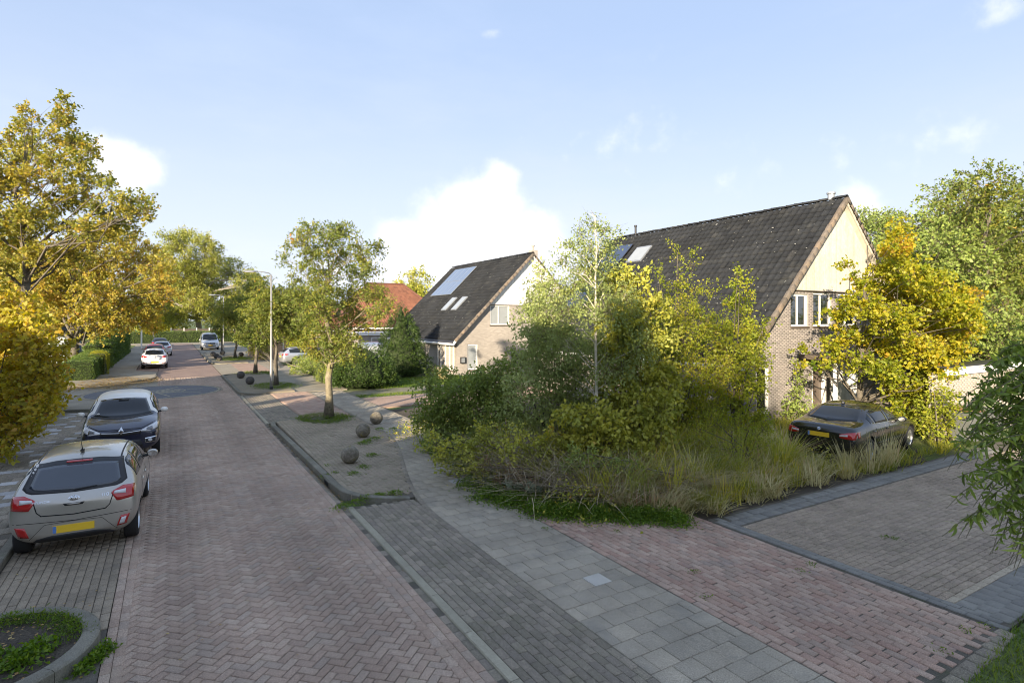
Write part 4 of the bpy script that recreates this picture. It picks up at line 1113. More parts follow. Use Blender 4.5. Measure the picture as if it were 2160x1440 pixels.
def gable_house(name, label, Xr, Y0, Y1, hw, ze, zr, holes, board_z, boardmat, rows_as_objects, base_xy, seed, right_only_tiles=True, brick_geo=True):
    root = thing(name, label, 'house', (Xr, Y0, 0))
    sl = (zr - ze) / hw                                   # slope
    L_ = Xr - hw; R_ = Xr + hw
    roof_at = lambda x: zr - abs(x - Xr) * sl
    # gable wall: mortar plane with holes, bricks proud of it
    ztop = board_z
    xl, xr = Xr - (zr - 0.16 - ztop) / sl, Xr + (zr - 0.16 - ztop) / sl
    outline = [(L_, -0.1), (R_, -0.1), (R_, ze - 0.16), (xr, ztop), (xl, ztop), (L_, ze - 0.16)]
    wallmat = MORTAR if brick_geo else BRICKFAR
    wall_face('gable_wall', outline, holes, Y0 + 0.012, wallmat, root)
    if brick_geo:
        P, Ls = [], []
        rowh, bl = 0.0625, 0.22
        j = 0; z = 0.03
        while z < ztop - 0.03:
            xa = L_ if z < ze - 0.2 else Xr - (zr - 0.2 - z) / sl
            xb = R_ if z < ze - 0.2 else Xr + (zr - 0.2 - z) / sl
            x = L_ + (bl / 2 if j % 2 else 0) - bl
            while x < xb:
                a0, a1 = max(x + 0.005, xa), min(x + bl - 0.005, xb)
                cuts = [(a0, a1)]
                for (hx0, hz0, hx1, hz1) in holes:
                    if hz0 - 0.02 < z < hz1 + 0.02:
                        nc = []
                        for (p, q) in cuts:
                            if q <= hx0 or p >= hx1: nc.append((p, q)); continue
                            if p < hx0: nc.append((p, hx0))
                            if q > hx1: nc.append((hx1, q))
                        cuts = nc
                for (p, q) in cuts:
                    if q - p > 0.03: P.append(((p + q) / 2, Y0 + rng0.normal(0, 0.0012), z)); Ls.append(round(q - p, 2))
                x += bl
            z += rowh; j += 1
        pieces(root, 'brick', np.array(P), None, np.array(Ls), 0.052, 0.05, BRICKW, bev=0.003, axes=((1, 0, 0), (0, 0, 1), (0, -1, 0)), seed=seed)
    # the other walls
    b = MB()
    b.box((L_ + 0.15, (Y0 + Y1) / 2 + 0.16, ze / 2 - 0.1), (0.3, Y1 - Y0 - 0.34, ze))
    b.box((R_ - 0.15, (Y0 + Y1) / 2 + 0.16, ze / 2 - 0.1), (0.3, Y1 - Y0 - 0.34, ze))
    b.prism([(L_, Y1, -0.1), (R_, Y1, -0.1), (R_, Y1, ze - 0.1), (Xr, Y1, zr - 0.15), (L_, Y1, ze - 0.1)], (0, -0.3, 0))
    b.build('side_walls', BRICKFAR, root)
    b = MB()   # inner floor and dark room behind the windows
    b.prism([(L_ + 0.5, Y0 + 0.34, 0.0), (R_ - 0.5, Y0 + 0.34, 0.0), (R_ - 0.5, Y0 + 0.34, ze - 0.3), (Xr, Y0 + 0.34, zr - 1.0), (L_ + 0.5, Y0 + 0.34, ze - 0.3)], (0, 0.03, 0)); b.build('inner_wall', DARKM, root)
    # boards
    bw = 0.125; x = xl
    bp, bl_ = [], []
    k = 0
    while x < xr:
        x1 = min(x + bw - 0.014, xr)
        z0b = ztop - 0.03
        za, zb = roof_at(x) - 0.13, roof_at(x1) - 0.13
        pts = [(x, Y0 - 0.035, z0b), (x1, Y0 - 0.035, z0b), (x1, Y0 - 0.035, max(zb, z0b + .02)), (x, Y0 - 0.035, max(za, z0b + .02))]
        if x < Xr < x1: pts.insert(3, (Xr, Y0 - 0.035, zr - 0.13))
        m = MB(); m.prism(pts, (0, 0.03, 0)); me = m.mesh('board')
        a = me.attributes.new('rnd', 'FLOAT', 'POINT'); a.data.foreach_set('value', np.full(len(me.vertices), rng0.random()))
        obj('board', me, boardmat, root); x += bw; k += 1
    b = MB(); b.prism([(xl - 0.2, Y0 + 0.0, ztop - 0.05), (xr + 0.2, Y0 + 0.0, ztop - 0.05), (Xr, Y0 + 0.0, zr - 0.05)], (0, 0.2, 0)); b.build('gable_backing', BROWNF, root)
    b = MB(); b.box((Xr, Y0 - 0.03, ztop - 0.045), (xr - xl + 0.1, 0.07, 0.03)); b.build('board_drip', BROWNF, root)
    # barge boards
    for sgn in (-1, 1):
        b = MB()
        e = Xr + sgn * (hw + 0.35); top = Vector((Xr, 0, zr)); d = Vector((sgn, 0, -sl)).normalized()
        p0 = Vector((Xr, Y0 - 0.28, zr - 0.02)); p1 = Vector((e, Y0 - 0.28, roof_at(e) - 0.02)); dn = Vector((0, 0, -0.22))
        b.prism([p0, p1, p1 + dn, p0 + dn], (0, 0.035, 0)); b.build('barge_board', WOODC if boardmat is BOARDC else WHITEP, root)
        b = MB(); q0, q1 = p0 + Vector((0, 0.04, -0.2)), p1 + Vector((0, 0.04, -0.2))
        b.prism([q0, q1, q1 + Vector((0, 0, 0.02)), q0 + Vector((0, 0, 0.02))], (0, 0.27, 0)); b.build('verge_soffit', WOODC if boardmat is BOARDC else WHITEP, root)
    # roof slabs
    th = 0.12
    for sgn in (-1, 1):
        e = Xr + sgn * (hw + 0.38)
        b = MB(); b.prism([(Xr, Y0 - 0.24, zr - 0.02), (e, Y0 - 0.24, roof_at(e) - 0.02), (e, Y0 - 0.24, roof_at(e) - 0.02 - th), (Xr, Y0 - 0.24, zr - 0.02 - th)], (0, Y1 - Y0 + 0.48, 0))
        slab = b.build('roof_slope', DARKM if sgn < 0 else ROOFFAR, root)
        if sgn < 0: west = slab
    slope_len = math.hypot(hw + 0.38, (hw + 0.38) * sl)
    dvec = np.array([-1, 0, -sl]) / math.hypot(1, sl); nvec = np.array([-sl, 0, 1]) / math.hypot(1, sl)
    rows = int(slope_len / 0.33); cols_ = int((Y1 - Y0 + 0.46) / 0.3)
    P = []
    for r_ in range(rows):
        for c_ in range(cols_ + 1):
            p = np.array([Xr, Y0 - 0.22 + 0.15 + c_ * 0.3, zr]) + dvec * (0.19 + r_ * 0.33) + nvec * (0.012 + rng0.normal(0, 0.0035))
            P.append(p)
    P = np.array(P)
    rn = np.clip(rng0.normal(0.45, 0.22, len(P)), 0, 1)
    # local u along -Y..., v pointing up the slope, n outwards
    pieces(west, 'roof_tile', P, None, 0.3, 0.33, 0.03, ROOFT, axes=((0, -1, 0), -dvec, nvec), template=tile_template, seed=seed + 1, limit=rows_as_objects, rnd=rn, tilt=0.012)
    # ridge
    nr = int((Y1 - Y0 + 0.5) / 0.36)
    P = np.array([(Xr, Y0 - 0.1 + i * 0.36, zr + 0.035 + rng0.normal(0, 0.004)) for i in range(nr)])
    pieces(root, 'ridge_tile', P, None, 0.38, 0.25, 0.05, ROOFT, axes=((0, 1, 0), (-1, 0, 0), (0, 0, 1)), template=cyl_template, seed=seed + 2, limit=60)
    # verge tiles on the gable edge
    for sgn in (-1, 1):
        n_ = int(slope_len / 0.33)
        dv = np.array([sgn, 0, -sl]) / math.hypot(1, sl); nv = np.array([sgn * sl, 0, 1]) / math.hypot(1, sl)
        P = np.array([np.array([Xr, Y0 - 0.27, zr]) + dv * (0.2 + i * 0.33) + nv * (0.03 + rng0.normal(0, 0.004)) for i in range(n_)])
        pieces(root, 'verge_tile', P, None, 0.15, 0.36, 0.16, VERGE, axes=((0, -1 * -sgn, 0), -dv, nv) if sgn > 0 else ((0, -1, 0), -dv, nv), seed=seed + 3, limit=60, bev=0.012, tilt=0.03)
    # gutter
    for sgn in (-1, 1):
        e = Xr + sgn * (hw + 0.42)
        b = MB(); b.tube([(e, Y0 - 0.2, roof_at(e) - 0.10), (e, Y1 + 0.2, roof_at(e) - 0.10)], 0.06, n=8); b.box((e - sgn * 0.12, (Y0 + Y1) / 2, roof_at(e) - 0.12), (0.2, Y1 - Y0 + 0.4, 0.14)); b.build('gutter', WHITEP, root)
    # lichen freckles
    nl = 260
    al = rng0.random(nl) * (Y1 - Y0); dn = rng0.random(nl) ** 0.8 * slope_len
    b = MB()
    for a_, d_ in zip(al, dn):
        p = np.array([Xr, Y0 + a_, zr]) + dvec * d_ + nvec * 0.066
        r_ = abs(rng0.normal(0.012, 0.012)) + 0.005
        pts = [p + (np.array([0, 1, 0]) * math.cos(q) + dvec * math.sin(q) * 0.8) * r_ * rng0.uniform(0.7, 1.2) for q in np.linspace(0, 2 * math.pi, 7)[:-1]]
        b.prism(pts, nvec * 0.012)
    o = b.build('lichen', LICHEN, west); tag(o, kind='stuff')
    return root, west, dvec, nvec
BRICKFAR = brickmat('far_buff_brick', (0.29, 0.258, 0.23), (0.37, 0.33, 0.29), (0.33, 0.305, 0.275))
ROOFFAR = surf('far_dark_roof', [(0.014, 0.016, 0.019), (0.022, 0.024, 0.027)], rough=0.85, grain=0.2, gscale=6)
HW, ZE, ZR = 5.85, 2.55, 8.45
# right house
X1, Y1a, Y1b = 22.75, 12.65, 25.8
holes1 = [(19.55, 3.4, 20.6, 4.6), (20.95, 3.4, 22.15, 4.68), (22.65, 3.4, 23.95, 4.68), (17.55, 0.32, 18.25, 2.0), (20.85, 0.0, 21.75, 2.08), (22.15, 0.0, 24.5, 2.08)]
hr, west1, dv1, nv1 = gable_house('brick_house', 'buff brick house with steep dark tiled roof and weathered cream gable boards', X1, Y1a, Y1b, HW, ZE, ZR, holes1, 4.78, BOARDC, 300, None, 31)
for h_ in holes1[:3]:
    window(hr, *h_, Y1a + 0.06, cols=(0.45, 0.55), fr=0.07)
window(hr, *holes1[3], Y1a + 0.05, cols=(1,), fr=0.08)
d = MB(); d.box((21.3, Y1a + 0.16, 1.03), (0.86, 0.05, 2.04)); dr = d.build('door', plain('brown_door', (0.13, 0.10, 0.08), 0.5), hr)
d = MB(); d.box((20.885, Y1a + 0.06, 1.04), (0.06, 0.12, 2.06)); d.box((21.715, Y1a + 0.06, 1.04), (0.06, 0.12, 2.06)); d.box((21.3, Y1a + 0.06, 2.05), (0.76, 0.12, 0.05)); d.build('door_frame', WHITEP, dr)
d = MB(); d.tube([(21.6, Y1a + 0.06, 1.02), (21.48, Y1a + 0.06, 1.02)], 0.014); d.build('handle', ZINC, dr)
gd = None
for i in range(8):
    d = MB(); d.box((22.2 + 0.2875 * i + 0.14, Y1a + 0.12, 1.03), (0.28, 0.05, 2.05)); o = d.build('garage_door' if i == 0 else 'door_panel', WHITEP, hr if gd is None else gd)
    if gd is None: gd = o
d = MB(); d.box((22.6, Y1a - 0.6, 2.28), (5.2, 1.3, 0.16)); d.build('porch_canopy', BROWNF, hr)
for x_ in (20.4, 24.9):
    d = MB(); d.box((x_, Y1a - 1.15, 1.1), (0.1, 0.1, 2.2)); d.build('porch_post', WHITEP, hr)
# skylight, solar panels, pipes on the right house
def on_roof(Xr, zr, dv, nv, y, s, off=0.0):
    return np.array([Xr, y, zr]) + dv * s + nv * off
def roof_plate(name, parent, Xr, zr, dv, nv, y0, y1, s0, s1, off, th, mat):
    pts = [on_roof(Xr, zr, dv, nv, y, s, off) for (y, s) in ((y0, s0), (y1, s0), (y1, s1), (y0, s1))]
    b = MB(); b.prism(pts, nv * th); return b.build(name, mat, parent)
def skylight(parent, Xr, zr, dv, nv, y0, y1, s0, s1, glass):
    f = roof_plate('skylight', parent, Xr, zr, dv, nv, y0, y1, s0, s1, 0.03, 0.075, ZINC)
    roof_plate('pane', f, Xr, zr, dv, nv, y0 + 0.08, y1 - 0.08, s0 + 0.1, s1 - 0.1, 0.1055, 0.006, glass)
skylight(hr, X1, ZR, dv1, nv1, 21.9, 23.0, 1.35, 2.55, BLIND)
for (i, j) in [(i, j) for j in range(3) for i in range(2)]:
    y0 = 23.55 + i * 1.05; s0 = 1.0 + j * 1.72
    p = roof_plate('solar_panel', hr, X1, ZR, dv1, nv1, y0, y0 + 1.03, s0, s0 + 1.69, 0.10, 0.04, DARKM)
    roof_plate('cell_face', p, X1, ZR, dv1, nv1, y0 + 0.012, y0 + 1.018, s0 + 0.012, s0 + 1.678, 0.1405, 0.004, SOLARG)
b = MB(); b.lathe([(0.06, 0), (0.06, 0.45), (0.085, 0.46), (0.085, 0.55), (0, 0.56)], (X1 - 0.1, 24.1, ZR), n=10); b.build('vent_pipe', DARKM, hr)
b = MB(); b.lathe([(0.13, 0), (0.13, 0.22), (0.17, 0.24), (0.17, 0.30), (0, 0.31)], (X1, Y1a + 0.35, ZR), n=12); b.build('chimney_cap', ZINC, hr)
# middle house
X2, Y2a, Y2b = 22.05, 34.1, 47.0
holes2 = [(18.72, 3.28, 20.25, 4.62), (17.0, 0.28, 17.75, 1.98)]
hm, west2, dv2, nv2 = gable_house('brick_house', 'buff brick house with white gable boards and twin skylights beside the conifer', X2, Y2a, Y2b, HW, ZE, ZR - 0.1, holes2, 4.7, BOARDW, 0, None, 41, brick_geo=False)
window(hm, *holes2[0], Y2a + 0.05, cols=(0.45, 0.55), fr=0.075, glass=BLIND)
window(hm, *holes2[1], Y2a + 0.05, cols=(1,), fr=0.08, glass=BLIND)
window(hm, 34.5, 0.25, 36.6, 1.98, X2 - HW - 0.03, cols=(0.3, 0.35, 0.35), fr=0.08, glass=[BLIND, GLASS, GLASS], ax='X', out=0.03)
for y0 in (37.9, 39.7):
    skylight(hm, X2, ZR - 0.1, dv2, nv2, y0, y0 + 0.85, 4.35, 5.75, BLIND)
for (i, j) in [(i, j) for j in range(2) for i in range(4)]:
    y0 = 41.5 + i * 1.03 + 0.0; s0 = 0.6 + j * 1.68
    p = roof_plate('solar_panel', hm, X2, ZR - 0.1, dv2, nv2, y0, y0 + 1.01, s0, s0 + 1.66, 0.09, 0.04, ZINC)
    roof_plate('cell_face', p, X2, ZR - 0.1, dv2, nv2, y0 + 0.015, y0 + 0.995, s0 + 0.015, s0 + 1.645, 0.1305, 0.004, SOLARB)
b = MB(); b.box((X2 + 0.75, Y2a + 0.9, ZR - 0.3), (0.5, 0.5, 1.1)); b.lathe([(0.08, 0), (0.08, 0.28), (0.13, 0.3), (0.13, 0.36), (0, 0.37)], (X2 + 0.75, Y2a + 0.9, ZR + 0.25), n=10); b.build('chimney', BRICKFAR, hm)
b = MB(); b.box((16.62, Y2a - 0.05, 0.95), (0.34, 0.12, 0.42)); b.box((16.62, Y2a - 0.12, 0.95), (0.24, 0.03, 0.30), mi=1); b.build('meter_box', [DARKM, ZINC], hm)
b = MB(); b.tube([(X2 - HW - 0.25, 36.95, 2.2), (X2 - HW - 0.08, 36.95, 2.0), (X2 - HW - 0.08, 36.95, 0)], 0.045, n=8); b.build('downpipe', WHITEP, hm)
# flat garage right of the drive
gr = thing('garden_wall', 'pale brick garden wall with white capping behind the wheelie bins', 'wall', (24, 8.1, 0))
b = MB(); b.box((25.3, 8.3, 0.95), (10.2, 0.4, 2.1)); b.build('wall', BRICKFAR, gr)
P, Ls = [], []
for j in range(30):
    x = 20.2 + (0.11 if j % 2 else 0)
    while x < 30.2:
        P.append((x + 0.11, 8.086, 0.04 + j * 0.0625)); x += 0.22
pieces(gr, 'brick', P, None, 0.21, 0.052, 0.05, surf('pale_garage_brick', [(0.38, 0.33, 0.27), (0.48, 0.42, 0.35), (0.43, 0.37, 0.31)], attr=True, grain=0.2, gscale=80), bev=0.003, axes=((1, 0, 0), (0, 0, 1), (0, -1, 0)), seed=51)
for k in range(7):
    b = MB(); b.box((20.95 + k * 1.4, 8.06, 2.06), (1.39, 0.1, 0.24)); b.build('fascia_board', WHITEP, gr)
b = MB(); b.box((25.3, 8.3, 2.21), (10.4, 0.62, 0.05)); b.build('capping', DARKM, gr)
# red roofed house
rh = thing('red_roof_house', 'brick house with orange-red pantile hipped roof behind the street trees', 'house', (17, 55, 0))
rx0, rx1, ry0, ry1, rze, rzr = 13.6, 26.0, 54.0, 65.0, 2.85, 7.4
b = MB(); b.box(((rx0 + rx1) / 2, (ry0 + ry1) / 2, rze / 2), (rx1 - rx0 - 0.8, ry1 - ry0 - 0.8, rze)); b.build('wall', surf('red_house_brick', [(0.34, 0.22, 0.15), (0.42, 0.29, 0.2)], grain=0.25, gscale=14, stain=0.1), rh)
ym = (ry0 + ry1) / 2; hip = 4.2
b = MB()
b.add([(rx0, ry0, rze), (rx1, ry0, rze), (rx1, ry1, rze), (rx0, ry1, rze), (rx0 + hip, ym, rzr), (rx1 - hip, ym, rzr)], [(0, 1, 5, 4), (1, 2, 5), (2, 3, 4, 5), (3, 0, 4), (0, 3, 2, 1)])
rroof = b.build('roof', REDT, rh)
sl3 = (rzr - rze) / (ym - ry0); ln3 = math.hypot(ym - ry0, rzr - rze)
dv3 = np.array([0, -1, -sl3]) / math.hypot(1, sl3); nv3 = np.array([0, -sl3, 1]) / math.hypot(1, sl3)
P = []
for r_ in range(int(ln3 / 0.33)):
    f_ = 1 - (0.1 + r_ * 0.33) / ln3
    x = rx0 + 0.12 + hip * f_
    while x < rx1 - 0.1 - hip * f_:
        P.append(np.array([x, ym, rzr]) + dv3 * (0.18 + r_ * 0.33) + nv3 * 0.03); x += 0.25
pieces(rroof, 'pantile', np.array(P), None, 0.25, 0.33, 0.03, REDT, axes=((1, 0, 0), -dv3, nv3), template=tile_template, seed=61, limit=0)
b = MB(); b.tube([(rx0 + hip, ym, rzr + 0.05), (rx1 - hip, ym, rzr + 0.05)], 0.12, n=8); b.tube([(rx1 - hip, ym, rzr + 0.05), (rx1, ry0, rze + 0.05)], 0.12, n=8); b.tube([(rx0 + hip, ym, rzr + 0.05), (rx0, ry0, rze + 0.05)], 0.12, n=8); b.build('ridge_tiles', REDT, rroof)
b = MB(); b.box(((rx0 + rx1) / 2, ry0 - 0.05, rze - 0.06), (rx1 - rx0 + 0.2, 0.16, 0.14)); b.build('gutter', WHITEP, rh)
b = MB(); b.box((10.2, 59.5, 1.3), (7.0, 7.2, 2.6)); b.build('wing_wall', surf('wing_brick', [(0.36, 0.25, 0.18), (0.44, 0.32, 0.23)], grain=0.25, gscale=14, stain=0.1), rh)
b = MB(); b.add([(6.3, 55.5, 2.6), (14.2, 55.5, 2.6), (14.2, 63.5, 2.6), (6.3, 63.5, 2.6), (8.8, 59.5, 5.1), (14.2, 59.5, 5.1)], [(0, 1, 5, 4), (1, 2, 5), (2, 3, 4, 5), (3, 0, 4), (0, 3, 2, 1)]); wroof = b.build('wing_roof', REDT, rh)
slw = 2.5 / 4.0; dvw = np.array([0, -1, -slw]) / math.hypot(1, slw); nvw = np.array([0, -slw, 1]) / math.hypot(1, slw)
P = []
for r_ in range(14):
    f_ = 1 - (0.1 + r_ * 0.33) / math.hypot(4.0, 2.5); x = 6.4 + 2.5 * f_
    while x < 14.0:
        P.append(np.array([x, 59.5, 5.1]) + dvw * (0.18 + r_ * 0.33) + nvw * 0.03); x += 0.25
pieces(wroof, 'pantile', np.array(P), None, 0.25, 0.33, 0.03, REDT, axes=((1, 0, 0), -dvw, nvw), template=tile_template, seed=62, limit=0)
b = MB(); b.box((10.2, 55.42, 2.56), (8.0, 0.14, 0.13)); b.build('wing_gutter', WHITEP, rh)
for (xa, xb) in ((8.2, 9.6), (10.6, 12.4)):
    window(rh, xa, 0.5, xb, 2.0, 55.87, cols=(1, 1), fr=0.08, out=0.03)
for (xa, xb) in ((15.0, 16.9),):
    window(rh, xa, 0.8, xb, 2.0, ry0 + 0.33, cols=(1, 1), fr=0.08, out=0.03)
# its garage annex with a deep white fascia
ga = thing('garage', 'flat-roofed brick annex with white fascia in front of the red roof', 'garage', (17, 51.5, 0))
b = MB(); b.box((16.6, 51.8, 1.15), (4.6, 4.0, 2.3)); b.build('wall', BRICKFAR, ga)
b = MB(); b.box((16.6, 51.8, 2.36), (4.9, 4.3, 0.26)); b.build('fascia', WHITEP, ga)
window(ga, 15.3, 1.55, 16.1, 2.05, 49.78, fr=0.06, out=0.02)
d = MB(); d.box((17.4, 49.77, 1.0), (1.9, 0.05, 2.0)); d.build('garage_door', WHITEP, ga)

# unseen houses added left of and behind the camera, sized to shade the street
def shade_house(label, x, y, w, dpt, ze, zr, rz, seed):
    root = thing('shade_house', label, 'house', (x, y, 0), rz)
    b = MB(); b.box((0, 0, ze / 2), (w, dpt, ze)); b.prism([(-w / 2, -dpt / 2, ze), (w / 2, -dpt / 2, ze), (0, -dpt / 2, zr - 0.1)], (0, dpt, 0)); b.build('wall', BRICKFAR, root, local=True)
    for s_ in (-1, 1):
        b = MB(); e = s_ * (w / 2 + 0.3); k = (zr - ze) / (w / 2)
        b.prism([(0, -dpt / 2 - 0.25, zr), (e, -dpt / 2 - 0.25, ze - 0.3 * k), (e, -dpt / 2 - 0.25, ze - 0.3 * k + 0.18), (0, -dpt / 2 - 0.25, zr + 0.2)], (0, dpt + 0.5, 0)); b.build('roof_slope', ROOFFAR, root, local=True)
    b = MB(); b.box((0.6, 0, zr + 0.3), (0.6, 0.6, 1.0)); b.build('chimney', BRICKFAR, root, local=True)
    for k in range(3):
        yy = -dpt / 2 + dpt * (k + 0.5) / 3
        b = MB(); b.box((w / 2 + 0.02, yy, 1.5), (0.08, 1.5, 1.4)); f = b.build('window', WHITEP, root, local=True)
        b = MB(); b.box((w / 2 + 0.05, yy, 1.5), (0.05, 1.3, 1.2)); b.build('pane', GLASS, f, local=True)
    return root
SHADEH = [(-13.2, -21.0, 9.0, 15.0, 4.6, 10.6, 0, 1), (-13.2, -6.4, 9.0, 13.0, 4.6, 10.4, 0, 2), (-16.5, 4.6, 9.0, 7.8, 3.2, 7.7, 0, 3), (-15.8, 21.6, 9.0, 10.0, 3.2, 7.4, 0, 4), (-16.5, 12.5, 9.0, 7.4, 2.8, 6.35, 0, 5)]
for (x, y, w, dpt, ze, zr, rz, sd) in SHADEH:
    shade_house(['', 'southernmost gabled row house behind the camera', 'second gabled row house left of the street behind the camera', 'gabled row house on the left level with the silver hatchback', 'gabled row house at the corner of the side street', 'lower gabled house beside the yellow shrub left of the street'][sd], x, y, w, dpt, ze, zr, rz, sd)
# ------------------------------------------------------------------ vehicles
CGLASS = plain('car_glass', (0.014, 0.017, 0.021), rough=0.05, spec=0.5, coat=0.0)
RUBBER = plain('tyre_rubber', (0.018, 0.018, 0.018), rough=0.85)
BLACKP = plain('black_plastic', (0.022, 0.022, 0.024), rough=0.55)
ALLOY = plain('alloy', (0.55, 0.56, 0.58), rough=0.3, metal=0.9)
CHROME = plain('chrome', (0.72, 0.73, 0.75), rough=0.12, metal=1.0)
REDL = plain('red_lens', (0.42, 0.012, 0.012), rough=0.15, coat=1.0)
ORANGEL = plain('amber_lens', (0.6, 0.2, 0.03), rough=0.2, coat=1.0)
CLEARL = plain('clear_lens', (0.62, 0.62, 0.63), rough=0.12, coat=1.0)
LAMPD = plain('dark_lamp', (0.10, 0.10, 0.11), rough=0.1, coat=1.0, spec=0.9)
PLATEY = plain('yellow_plate', (0.80, 0.52, 0.03), rough=0.5)
PLATEB = plain('plate_blue', (0.10, 0.22, 0.55), rough=0.5)
SEAMM = plain('panel_gap', (0.012, 0.012, 0.012), rough=0.9)
def interp(x, xs, ys):
    return float(np.interp(x, xs, ys))
class Car:
    def __init__(self, name, label, L, Wd, H, paintm, belt, hood, xw, xrf, xrr, xtb, tailz, wheel_r=0.31, axles=None, roofm=None, clear=0.2, tumble=0.74, nose=0.68, tail_w=0.9, group=None, ratio=1.0, boxy=0.0, cat='car', lev=3):
        self.root = thing(name, label, cat, group=group)
        w = Wd / 2
        h2 = L / 2
        mid = lambda a, b, t=0.5: a + (b - a) * t
        # x, zb, wb, zs, ws, zw, ww, ze, we, zt
        st = [
            (h2, 0.34, 0.45 * w, 0.46, 0.66 * w, nose - 0.08, 0.62 * w, nose - 0.03, 0.40 * w, nose),
            (h2 - 0.05, 0.24, 0.70 * w, 0.46, 0.88 * w, nose - 0.05, 0.80 * w, nose + 0.0, 0.55 * w, nose + 0.03),
            (h2 - 0.32, clear, 0.82 * w, 0.5, 0.985 * w, mid(nose, hood, 0.5) - 0.04, 0.90 * w, mid(nose, hood, 0.6), 0.68 * w, mid(nose, hood, 0.65)),
            (mid(h2 - 0.32, xw, 0.55), clear, 0.85 * w, 0.55, 1.0 * w, hood - 0.06, 0.93 * w, hood - 0.01, 0.72 * w, hood + 0.01),
            (xw, clear, 0.86 * w, 0.55, 1.0 * w, belt - 0.03, 0.95 * w, hood + 0.02, 0.80 * w, hood + 0.05),
            (mid(xw, xrf, 0.5), clear, 0.86 * w, 0.55, 1.0 * w, belt, 0.95 * w, mid(hood, H, 0.5) - 0.02, mid(0.82, tumble, 0.55) * w, mid(hood, H, 0.54)),
            (xrf, clear, 0.86 * w, 0.55, 1.0 * w, belt + 0.01, 0.95 * w, H - 0.115, tumble * w, H - 0.045),
            (mid(xrf, xrr, 0.35), clear, 0.86 * w, 0.55, 1.0 * w, belt + 0.02, 0.955 * w, H - 0.08, tumble * w, H),
            (mid(xrf, xrr, 0.75), clear, 0.86 * w, 0.55, 1.0 * w, belt + 0.03, 0.955 * w, H - 0.085, tumble * w, H - 0.006),
            (xrr, clear, 0.86 * w, 0.55, 0.995 * w, belt + 0.04, 0.95 * w, H - 0.12, tumble * w * 0.98, H - 0.045),
            (mid(xrr, xtb, 0.5), clear, 0.86 * w, 0.55, 0.99 * w, mid(belt, tailz, 0.5) + 0.02, 0.94 * w, mid(H, tailz, 0.5) - 0.05, mid(tumble, 0.8, 0.5) * w, mid(H, tailz, 0.5) + 0.0),
            (xtb, clear, 0.84 * w, 0.55, 0.98 * w, tailz - 0.03, tail_w * w, tailz + 0.01, 0.78 * w, tailz + 0.03)]
        if xtb > -h2 + 0.3:                                 # boot lid
            st.append((mid(xtb, -h2, 0.6), clear, 0.82 * w, 0.55, 0.965 * w, tailz - 0.05, tail_w * 0.97 * w, tailz - 0.005, 0.74 * w, tailz + 0.015))
        st += [(-h2 + 0.07, clear + 0.08, 0.76 * w, 0.52, 0.93 * w, tailz - 0.10, 0.86 * w, tailz - 0.03, 0.68 * w, tailz - 0.005),
               (-h2, clear + 0.16, 0.60 * w, 0.50, 0.80 * w, tailz - 0.30, 0.74 * w, tailz - 0.20, 0.55 * w, tailz - 0.17)]
        st = st[::-1]                                        # from rear to front
        self.st = st; self.xs = [s[0] for s in st]
        V, F = [], []
        for s in st:
            x, zb, wb, zs, ws, zw, ww, ze, we, zt = s
            half = [(wb, zb), (ws, zs), (ws * 0.5 + ww * 0.5 + 0.008, (zs + zw) / 2 + 0.03), (ww, zw), (we, ze), (we * 0.5, zt - 0.22 * (zt - ze))]
            ring = [(0, zb)] + half + [(0, zt)] + [(-a, b) for a, b in half[::-1]]
            V += [(x, a, b) for a, b in ring]
        n = 14
        for i in range(len(st) - 1):
            for k in range(n):
                F.append((i * n + k, i * n + (k + 1) % n, (i + 1) * n + (k + 1) % n, (i + 1) * n + k))
        for base, flip in ((0, True), ((len(st) - 1) * n, False)):
            # ladder cap between the two sides
            quads = [(0, 1, 13)] + [(k, k + 1, 13 - k, 14 - k) for k in range(1, 6)] + [(6, 7, 8)]
            for q in quads:
                q = tuple(base + j for j in q); F.append(q if flip else q[::-1])
        me = bpy.data.meshes.new('tmp'); me.from_pydata(V, [], F)
        bm = bmesh.new(); bm.from_mesh(me); bmesh.ops.recalc_face_normals(bm, faces=bm.faces); bm.to_mesh(me); bm.free()
        o = bpy.data.objects.new('tmp', me); C.objects.link(o)
        md = o.modifiers.new('s', 'SUBSURF'); md.levels = lev; md.render_levels = lev
        dg = bpy.context.evaluated_depsgraph_get(); sm = bpy.data.meshes.new_from_object(o.evaluated_get(dg))
        co = np.zeros(len(sm.vertices) * 3, np.float32); sm.vertices.foreach_get('co', co); co = co.reshape(-1, 3)
        lo, hi = co.min(0), co.max(0)
        co[:, 0] = (co[:, 0] - (lo[0] + hi[0]) / 2) * L / (hi[0] - lo[0]); co[:, 1] *= Wd / (hi[1] - lo[1])
        z0 = clear; co[:, 2] = z0 + (co[:, 2] - lo[2]) * (H - z0) / (hi[2] - lo[2])
        sm.vertices.foreach_set('co', co.ravel()); sm.update()
        self.bvh = BVHTree.FromPolygons([tuple(c) for c in co], [tuple(p.vertices) for p in sm.polygons])
        sm.polygons.foreach_set('use_smooth', [True] * len(sm.polygons))
        sm.materials.clear(); sm.materials.append(paintm); sm.materials.append(BLACKP); sm.materials.append(roofm or paintm)
        self.zbelt = lambda x: interp(x, self.xs, [s[5] for s in st])
        self.zedge = lambda x: interp(x, self.xs, [s[7] for s in st])
        if roofm:
            idx = []
            for p in sm.polygons:
                c = p.center
                idx.append(2 if (c.z > self.zbelt(c.x) + 0.0 and xrr - 0.5 < c.x < xw - 0.12 and c.z > hood + 0.03) else 0)
            sm.polygons.foreach_set('material_index', idx)
        # wheel arches
        axles = axles or (h2 - 0.78, -h2 + 0.72)
        o2 = bpy.data.objects.new('tmp2', sm); C.objects.link(o2)
        cut = MB()
